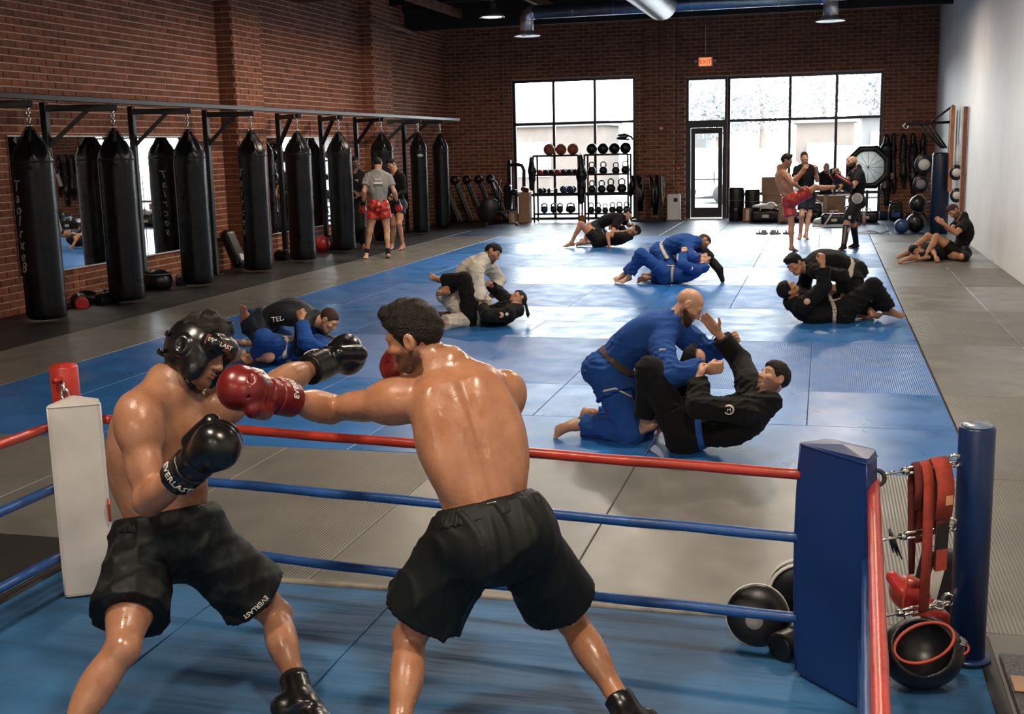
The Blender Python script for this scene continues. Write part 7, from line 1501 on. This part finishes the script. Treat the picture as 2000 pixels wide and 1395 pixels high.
mn, t, jk = grappler('white_gi', 'dark haired grappler in cream uniform kneeling upright in partner guard', 'tan', 'gi_white', None, 'short', 'brown', beard=.9, detail=.0115, build=1.04, curl=.04)
p_ = lerp(mn.j['sr'], mn.j['er'], .3); n_ = camdir(p_); disc_patch(mn, jk, p_ + n_ * .096, n_, .03, M['print_grey'], sq=True)
mn, t, jk = grappler('ponytail', 'ponytailed grappler in black uniform on her back with feet crossed behind partner', 'tan', 'gi_black', 'belt_white', 'tied', 'brown', detail=.0115, build=.92, curl=.05)
p_ = lerp(mn.j['sl'], mn.j['el'], .3); n_ = camdir(p_); disc_patch(mn, jk, p_ + n_ * .096, n_, .034, M['patch_orange']); disc_patch(mn, jk, p_ + n_ * .096 + vx((.07, 0, .01)), n_, .02, M['print_white'])
mn, t, jk = grappler('blue_under', 'grappler in blue uniform pinned flat under partner in navy rash guard', 'tan', 'gi_blue', 'belt_white', 'short', 'black', detail=.0115, curl=.0)
mn, t = person('navy_top', 'close cropped grappler in dark rash guard hunched over partner in blue', detail=.0115, curl=.10, build=1.06)
mn.body(t, SK['fair'], beard=.3); rg = mn.top(t, M['navy_rash'], 'rash'); mn.bottom(t, M['navy_short'], 'shorts', length=.85, flare=.10); mn.hair(t, HAIRM['mid'], 'buzz')
sd_ = mn.at(.45, .17, .0, 0); n_ = camdir(sd_); text('rash_lettering', 'TED', .07, M['print_white'], rg, m4(frame(tuple(mn.u), tuple(n_)), sd_ + n_ * .028 - mn.base), .001)
mn, t, jk = grappler('blue_top', 'brown haired grappler in blue uniform with pale belt bending over partner in blue', 'tan', 'gi_blue', 'belt_white', 'short', 'mid', beard=.8, detail=.0125, curl=.07)
mn, t, jk = grappler('blue_bottom', 'grappler in blue uniform on back with long dark hair spilling on mat', 'fair', 'gi_blue', 'belt_white', 'full', 'black', detail=.0125, build=.94, curl=.05)
hb_ = mn.hp(0, -.09, .03); ft = vx((hb_[0] + .16, hb_[1], .03)); sdf_obj('long_hair', [rcone(hb_, lerp(hb_, ft, .5) + vx((.03, 0, .02)), .06, .055), rcone(lerp(hb_, ft, .5) + vx((.03, 0, .02)), ft, .055, .03)], .012, HAIRM['black'], t, mn.base, mn.wr(.008, 60))
p_ = lerp(mn.j['sl'], mn.j['el'], .3); n_ = camdir(p_); disc_patch(mn, jk, p_ + n_ * .096, n_, .03, M['print_white'])
mn, t, jk = grappler('black_top', 'dark haired grappler in black uniform and pale belt leaning over black clad partner', 'tan', 'gi_black', 'belt_white', 'full', 'black', detail=.012, curl=.10)
mn, t, jk = grappler('black_bottom', 'grappler in black uniform with wide white belt lying under black clad partner', 'tan', 'gi_black', 'belt_white', 'short', 'black', detail=.012, build=1.08, curl=.06)
p_ = lerp(mn.j['sr'], mn.j['er'], .2); n_ = camdir(p_); disc_patch(mn, jk, p_ + n_ * .099, n_, .036, M['patch_orange'])
# no-gi pair by the shelves
mn, t = person('tee_top', 'grappler in black tee stretched over partner in front of weight shelves', detail=.0145, curl=.08)
mn.body(t, SK['fair']); mn.top(t, M['black_tee'], 'tee'); mn.bottom(t, M['navy_short'], 'shorts'); mn.hair(t, HAIRM['black'], 'buzz')
mn, t = person('nogi_bottom', 'bare legged grappler in black tee lying back with one knee raised', detail=.0145, curl=.03, hands=('grip', 'grip'))
mn.body(t, SK['tan'], beard=.8); mn.top(t, M['black_tee'], 'tee'); mn.bottom(t, M['black_short'], 'shorts', length=.5); mn.hair(t, HAIRM['black'], 'short')
# pair by the white wall
mn, t = person('wall_sitter', 'bearded person in black tee seated on mats against the white wall', detail=.0145, curl=.09)
mn.body(t, SK['tan'], beard=.9); mn.top(t, M['black_tee'], 'tee'); mn.bottom(t, M['black_short'], 'shorts', length=.55); mn.hair(t, HAIRM['mid'], 'short')
mn, t = person('floor_partner', 'dark haired person in black lying across the seated person by white wall', detail=.0145, curl=.02)
mn.body(t, SK['tan']); mn.top(t, M['black_tee'], 'tee'); mn.bottom(t, M['black_short'], 'gi', name='trousers'); mn.hair(t, HAIRM['black'], 'full')
# kicking drill
mn, t = person('kicker', 'shirtless fighter in red satin shorts kicking held pads on one leg', build=1.02, muscles=1, detail=.0125, curl=.03, hands=('relax', 'fist'))
mn.body(t, SK['tan'], beard=.4); mn.bottom(t, M['red_satin'], 'shorts', length=.68, flare=.125); mn.hair(t, HAIRM['black'], 'full')
mn.cuff(t, 'ankle_wrap', M['wrap_cloth'], 'r', .86, 1.04, .043, .045)
mn, t = person('guard_watch', 'person in black tee facing the room, fists raised behind kicking fighter', detail=.0145, hands=('fist', 'fist'))
mn.body(t, SK['fair'], beard=.5); mn.top(t, M['black_tee'], 'tee'); mn.bottom(t, M['navy_short'], 'shorts', length=.7); mn.hair(t, HAIRM['mid'], 'short')
mn, t = person('pad_holder', 'bald bearded coach in black tee and shin guards holding kick pads', detail=.0125, build=1.08, curl=.02)
mn.body(t, SK['fair'], beard=1); mn.beard_mesh(t, HAIRM['black'], .010); te_ = mn.top(t, M['black_tee'], 'tee'); st_ = mn.bottom(t, M['black_short'], 'shorts', length=.88, flare=.115)
for c in 'lr': mn.cuff(t, 'shin_guard', M['leather_black'], c, .10, .98, .066, .050)
for c in 'lr': sdf_obj('foot_wrap', infl(mn.foot_p[c][:5], .006), .012, M['wrap_cloth'], t, mn.base)
c_ = mn.at(.08, -.05, .0, 0); n_ = camdir(c_); disc_patch(mn, te_, c_ + n_ * .185, n_, .10, M['print_white']); disc_patch(mn, te_, c_ + n_ * .189, n_, .075, M['print_grey'])
c_ = lerp(mn.j['hl'], mn.j['kl'], .72); n_ = camdir(c_); disc_patch(mn, st_, c_ + n_ * .122, n_, .03, M['print_white'], sq=True)
PAD_HOLDER = mn
M['dummy_skin'] = mat('tan_dummy_rubber', (.42, .25, .17), .5)
# torso dummy on a pole behind the drill
p = POSE['dummy']; mn = Man(p['j'], p['h'], p['face'], detail=.014); t = thing('training_dummy', 'tan headed torso dummy in black on a pole stand before the window', 'dummy', mn.base)
sdf_obj('dummy_head', mn.head_p, .010, M['dummy_skin'], t, mn.base); sdf_obj('dummy_torso', infl(mn.torso_p, .012) + mn.sleeve('l', .55, .07, .07) + mn.sleeve('r', .55, .07, .07), .015, M['black_tee'], t, mn.base, mn.wr(.005, 22, 3), [mn.plane(-.02, -1)])
zp = mn.j['pel'][2]; MB().tube([(0, 0, .12), (0, 0, zp)], .045, 12).build('pole', M['gear_tan'], t); MB().lathe([(.3, 0), (.3, .06), (.24, .12), (.06, .16)], n=24).build('base', M['gear_white'], t)
# kick pads strapped to the coach's forearms
for c in 'lr':
    mn = PAD_HOLDER; e_, w_ = mn.j['e' + c], mn.j['w' + c]; d = _n(w_ - e_); o_ = vx((-1, -.1, .15)); o_ = _n(o_ - d * (o_ @ d)); s_ = np.cross(d, o_); cc = lerp(e_, w_, .62) + o_ * .085
    tp = thing('kick_pad', 'black kick pad with red edge on the coach forearm, %s' % ('outer one towards the room' if c == 'l' else 'inner one towards the window'), 'pad', cc, 0, 'kick pads on the coach')
    sdf_obj('pad_body', [rbox((0, 0, 0), (.10, .21, .055), np.array([s_, d, o_]), .03)], .014, M['gear_black'], tp)
    for x in (-1, 1): MB().tube([Vector(s_ * x * .098 + d * a + o_ * .03) for a in np.linspace(-.2, .2, 6)], .016, 8).build('red_edge', M['gear_red'], tp)
    for a in (-.1, .08): MB().torus(Vector(d * a - o_ * .08), .055, .012, 16, 6, axis=frame(tuple(s_), tuple(d))).build('arm_strap', M['bag_strap'], tp)
# three talking by the bags
mn, t = person('grey_shirt', 'person in heather grey tee and red printed shorts, back turned, red gloves', detail=.012, hands=('glove', 'glove'))
mn.body(t, SK['fair']); te_ = mn.top(t, M['grey_tee'], 'tee'); mn.bottom(t, M['red_print'], 'shorts', length=.48, flare=.125); mn.hair(t, HAIRM['brown'], 'buzz')
for c in 'lr': mn.glove(t, M['red_print'], c, M['leather_black'], sc=1.05); mn.cuff(t, 'ankle_support', M['wrap_cloth'], c, .78, 1.05, .044, .046)
for z, w_, hgt, m_ in ((.80, .13, .05, 'black_tee'), (.70, .17, .045, 'print_white')):
    c_ = mn.at(z, .01, -.148, 0); MB().box(Vector(c_ - mn.base), (w_, hgt, .006), frame(tuple(mn.lat), tuple(-mn.f)), bev=.002).build('back_print', M['print_grey'] if m_ == 'black_tee' else M[m_], te_)
mn, t = person('dark_tee', 'person with dark skin and beard in black lettered tee, arms folded by bags', detail=.0145, build=1.1, hands=('relax', 'relax'))
mn.body(t, SK['brown'], beard=.8); te_ = mn.top(t, M['black_tee'], 'tee'); mn.bottom(t, M['black_short'], 'gi', name='trousers'); mn.hair(t, HAIRM['black'], 'buzz')
c_ = mn.at(.74, 0, .142, 0); text('tee_lettering', 'VENUM', .085, M['print_white'], te_, m4(frame(tuple(mn.lat * -1), tuple(mn.f)), c_ - mn.base), .002)
mn, t = person('black_tee_right', 'bare legged person in black top looking down, hand on hip, by the bags', detail=.0145)
mn.body(t, SK['tan']); mn.top(t, M['black_tee'], 'rash', name='long_sleeve_top'); mn.bottom(t, M['black_short'], 'shorts', length=.5); mn.hair(t, HAIRM['black'], 'short')
